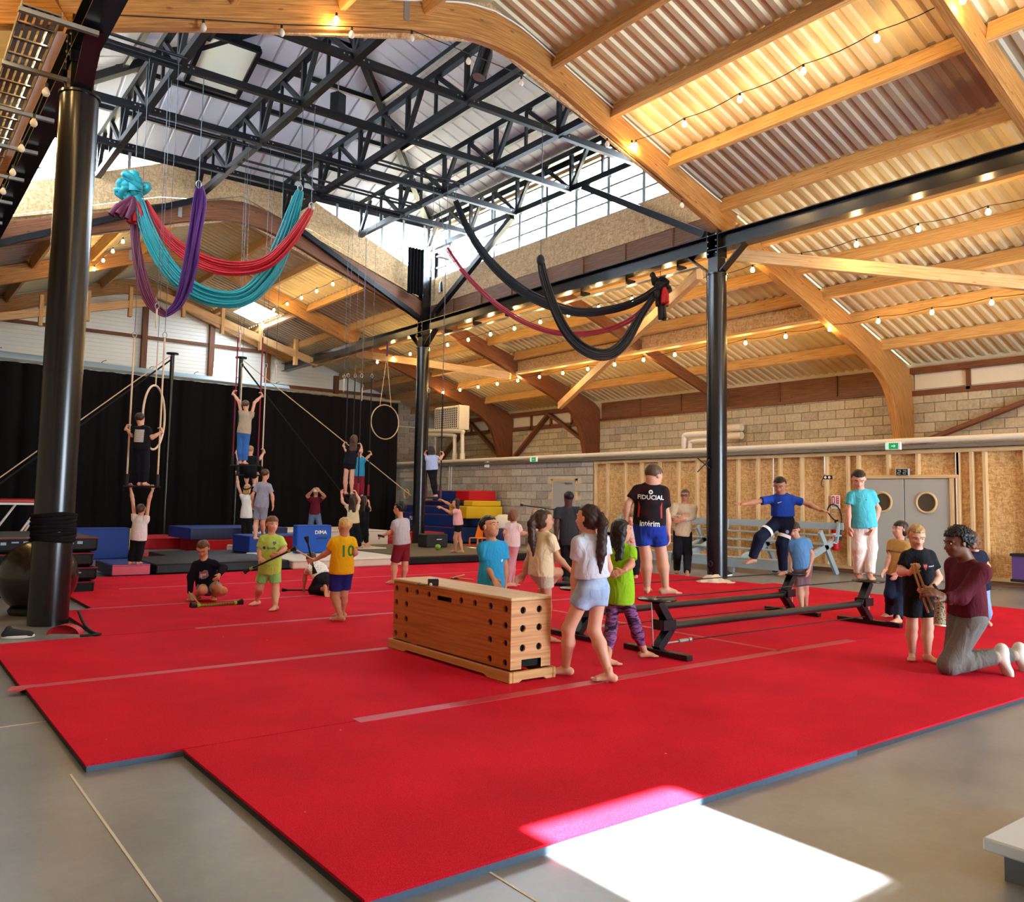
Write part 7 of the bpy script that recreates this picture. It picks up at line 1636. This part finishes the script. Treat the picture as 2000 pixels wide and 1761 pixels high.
# ---- trapeze groups
gL, hL = grip('t1', 0, 832); gR, hR = grip('t1', 1, 838)
p = person('boy in a black printed tee and navy trousers standing on the cream trapeze', 1.3, 178, dict(h=(274, 818), n=(277, 833), p=(276, 876), eL=(258, 850), wL=gL, eR=(297, 855), wR=gR, kL=(272, 910), kR=(283, 910), aL=(273, 942, -.02), aR=(283, 942, -.02)), d0=D1, skin_='light', hair=('short', '#2e1d13'), top=('tee', '#101014', .02, .65), bottom=('pants', '#10131c', .96), face=False, hands=((hL, 1.1), (hR, 1.1)), palms=((1, 0, 0), (-1, 0, 0)))
c_ = p['n']-p['spine']*.16-p['fr']*.25; shirt_patch(p, 'top', [(-.085, -.11), (.085, -.11), (.085, .11), (-.085, .11)], c_, 'checker_print', p['fr'], 'back_print')
p = person('boy in a white tee and black trousers reaching up to the cream trapeze', 1.25, 178, dict(h=(276, 994), n=(275, 1008), p=(270, 1052), eL=(259, 976, .02), wL=(255, 953, .02), eR=(291, 976, .02), wR=(298, 956, .02), kL=(261, 1077), kR=(272, 1077), aL=(255, 1096), aR=(270, 1096)), gz=.25, skin_='light', hair=('crop', '#4a3020'), top=('tee', '#d8cfcc', .02, .35), bottom=('pants', '#121216', .95), face=False, head_pitch=-30, hands=(((255, 946, .02), .9), ((298, 949, .02), .9)), palms=((0, 0, -1), (0, 0, -1)))
gL, hL = grip('t2', 0, 764); gR, hR = grip('t2', 1, 768)
p = person('boy in a sand tee and blue trousers standing on the dark red trapeze, arms up', 1.32, 176, dict(h=(480, 791), n=(482, 805), p=(476, 846), eL=(466, 783), wL=gL, eR=(497, 786), wR=gR, kL=(470, 877), kR=(479, 877), aL=(470, 901, -.02), aR=(478, 901, -.02)), d0=D2, skin_='light', hair=('crop', '#5a3f2a'), top=('tee', '#a89882', .0, .3), bottom=('pants', '#3566a8', .9), face=False, hands=((hL, 1.1), (hR, 1.1)), palms=((1, 0, 0), (-1, 0, 0)))
gL, hL = grip('t2b', 0, 880); gR, hR = grip('t2b', 1, 879)
p = person('blond child in black sitting on the trapeze behind the dark red one', 1.3, 176, dict(h=(489, 879), n=(490, 892), p=(489, 922), eL=(466, 898), wL=gL, eR=(508, 896), wR=gR, kL=(482, 931, .25), kR=(497, 931, .25), aL=(482, 946, .2), aR=(496, 946, .2)), d0=D2+1.2, skin_='light', hair=('short', '#a07a50'), top=('tee', '#111115', .02, .6), bottom=('shorts', '#111115', .8), face=False, hands=((hL, 1.1), (hR, 1.1)), palms=((1, 0, 0), (-1, 0, 0)))
p = person('blonde girl in a white top reaching up under the dark red trapeze', 1.4, 170, dict(h=(484, 953), n=(482, 967), p=(481, 1011), eL=(465, 949), wL=(463, 927), eR=(500, 952), wR=(503, 930), kL=(478, 1035), kR=(487, 1035), aL=(478, 1058), aR=(487, 1058)), gz=.24, skin_='light', hair=('bob', '#b8925c'), top=('tee', '#d9d6d0', -.02, .3), bottom=('pants', '#121215', .95), face=False, head_pitch=-25, hands=(((463, 920), .6), ((503, 923), .6)), palms=((0, 0, -1), (0, 0, -1)))
m = MB(); m.tube([p['at'](.41*math.cos(q), -.09+.47*math.sin(q), .12) for q in np.linspace(0, 2*PI, 21)[:-1]], .022, 6, closed=True); m.build('headband', 'cable_black', p['root']); m = MB(); m.tube([p['p']+p['spine']*.015+(p['lat']*.15*math.cos(q)+p['fr']*.115*math.sin(q)) for q in np.linspace(0, 2*PI, 21)[:-1]], .014, 6, closed=True); m.build('belt_stripe', 'white', p['root'])
p = person('boy in grey tee and grey shorts standing on the blue foam block', 1.33, 172, dict(h=(519, 926), n=(516, 943), p=(510, 990), eR=(532, 968), wR=(533, 986), eL=(493, 966), wL=(494, 985, .05), kL=(500, 1022), kR=(513, 1022), aL=(499, 1048), aR=(514, 1046)), gz=.605, skin_='light', hair=('short', '#4a3020'), top=('tee', '#8e93a3', .0, .65), bottom=('shorts', '#84889a', .75), face=False, head_yaw=165)
gL, hL = grip('t3', 0, 866); gR, hR = grip('t3', 1, 868)
p = person('long-haired girl in a navy romper standing barefoot on the black-roped trapeze', 1.45, 172, dict(h=(692, 858), n=(689, 872), p=(683, 907), eL=(676, 880), wL=gL, eR=(706, 882), wR=gR, kL=(675, 933), kR=(687, 933), aL=(675, 960, 0), aR=(687, 961, 0)), d0=D3, skin_='light', hair=('long', '#4a3222'), top=('tee', '#14161f', .0, .4), bottom=('shorts', '#14161f', .3), face=False, hands=((hL, 1.1), (hR, 1.1)), palms=((1, 0, 0), (-1, 0, 0)))
gL, hL = grip('t3b', 0, 886); gR, hR = grip('t3b', 1, 883)
p = person('boy in a turquoise tee and red trousers on the trapeze behind the romper girl', 1.35, 176, dict(h=(703, 881), n=(703, 894), p=(701, 927), eR=(716, 895), wR=gR, eL=(691, 897), wL=gL, kL=(696, 947), kR=(706, 947), aL=(695, 966, 0), aR=(707, 966, 0)), d0=D3+1.2, skin_='light', hair=('short', '#3a2820'), top=('tee', '#2d8fb4', .03, .6), bottom=('pants', '#84202c', .95), face=False, hands=((hL, 1.1), (hR, 1.1)), palms=((1, 0, 0), (-1, 0, 0)))
p = person('girl with long brown hair in a cream tee steadying the romper girl\'s feet', 1.4, 160, dict(h=(691, 975), n=(689, 987), p=(690, 1021), eL=(669, 980), wL=(667, 964), eR=(702, 976), wR=(696, 964), kL=(690, 1047), kR=(699, 1047), aL=(694, 1067), aR=(702, 1066)), gz=.25, skin_='light', hair=('long', '#33201a'), top=('tee', '#d3c39c', .0, .45), bottom=('pants', '#141418', .95), face=False, head_pitch=-15, hands=(((667, 958), .7), ((694, 958), .7)))
p = person('girl dressed in black with long dark hair beside the girl in cream', 1.42, 150, dict(h=(711, 977), n=(711, 988), p=(709, 1020), eR=(722, 996), wR=(721, 985, -.05), eL=(703, 998), wL=(703, 1008, .1), kL=(706, 1044), kR=(714, 1044), aL=(703, 1063), aR=(716, 1062)), gz=.25, skin_='light', hair=('long', '#2a1a14'), top=('tee', '#121216', .0, .6), bottom=('pants', '#121216', .75), face=False)
gL, hL = grip('t4', 0, 882); gR, hR = grip('t4', 1, 884)
p = person('girl in a pale blue top and black leggings standing on the trapeze by the column', 1.3, -155, dict(h=(841, 879), n=(843, 890), p=(844, 917), eL=(834, 895), wL=gL, eR=(860, 896), wR=gR, kL=(845, 941), kR=(848, 941), aL=(849, 966, 0), aR=(852, 966, 0)), d0=D4, skin_='light', hair=('bob', '#251812'), top=('tee', '#a3b3d6', .0, .5), bottom=('leggings', '#131317', .97), face=False, hands=((hL, 1.1), (hR, 1.1)), palms=((1, 0, 0), (-1, 0, 0)))
p = person('girl in a pink top and black shorts reaching out to the plum-sleeved trapeze', 1.25, -88, dict(h=(890, 982), n=(893, 994), p=(895, 1026), eL=(878, 1000, -.05), wL=(862, 991, -.05), eR=(877, 984, .12), wR=(864, 977, .1), kL=(889, 1050, -.02), kR=(897, 1050, .08), aL=(889, 1074), aR=(902, 1075)), gz=.23, skin_='tan', hair=('long', '#1c1310'), top=('tee', '#dba6a4', -.02, .5), bottom=('shorts', '#16121a', .45), hands=(((857, 989, -.05), .4), ((859, 975, .1), .6)), foot_dir=(-95, -95))
bpy.context.view_layer.update()
for o in bpy.data.objects:
    if '_t' in o: del o['_t']
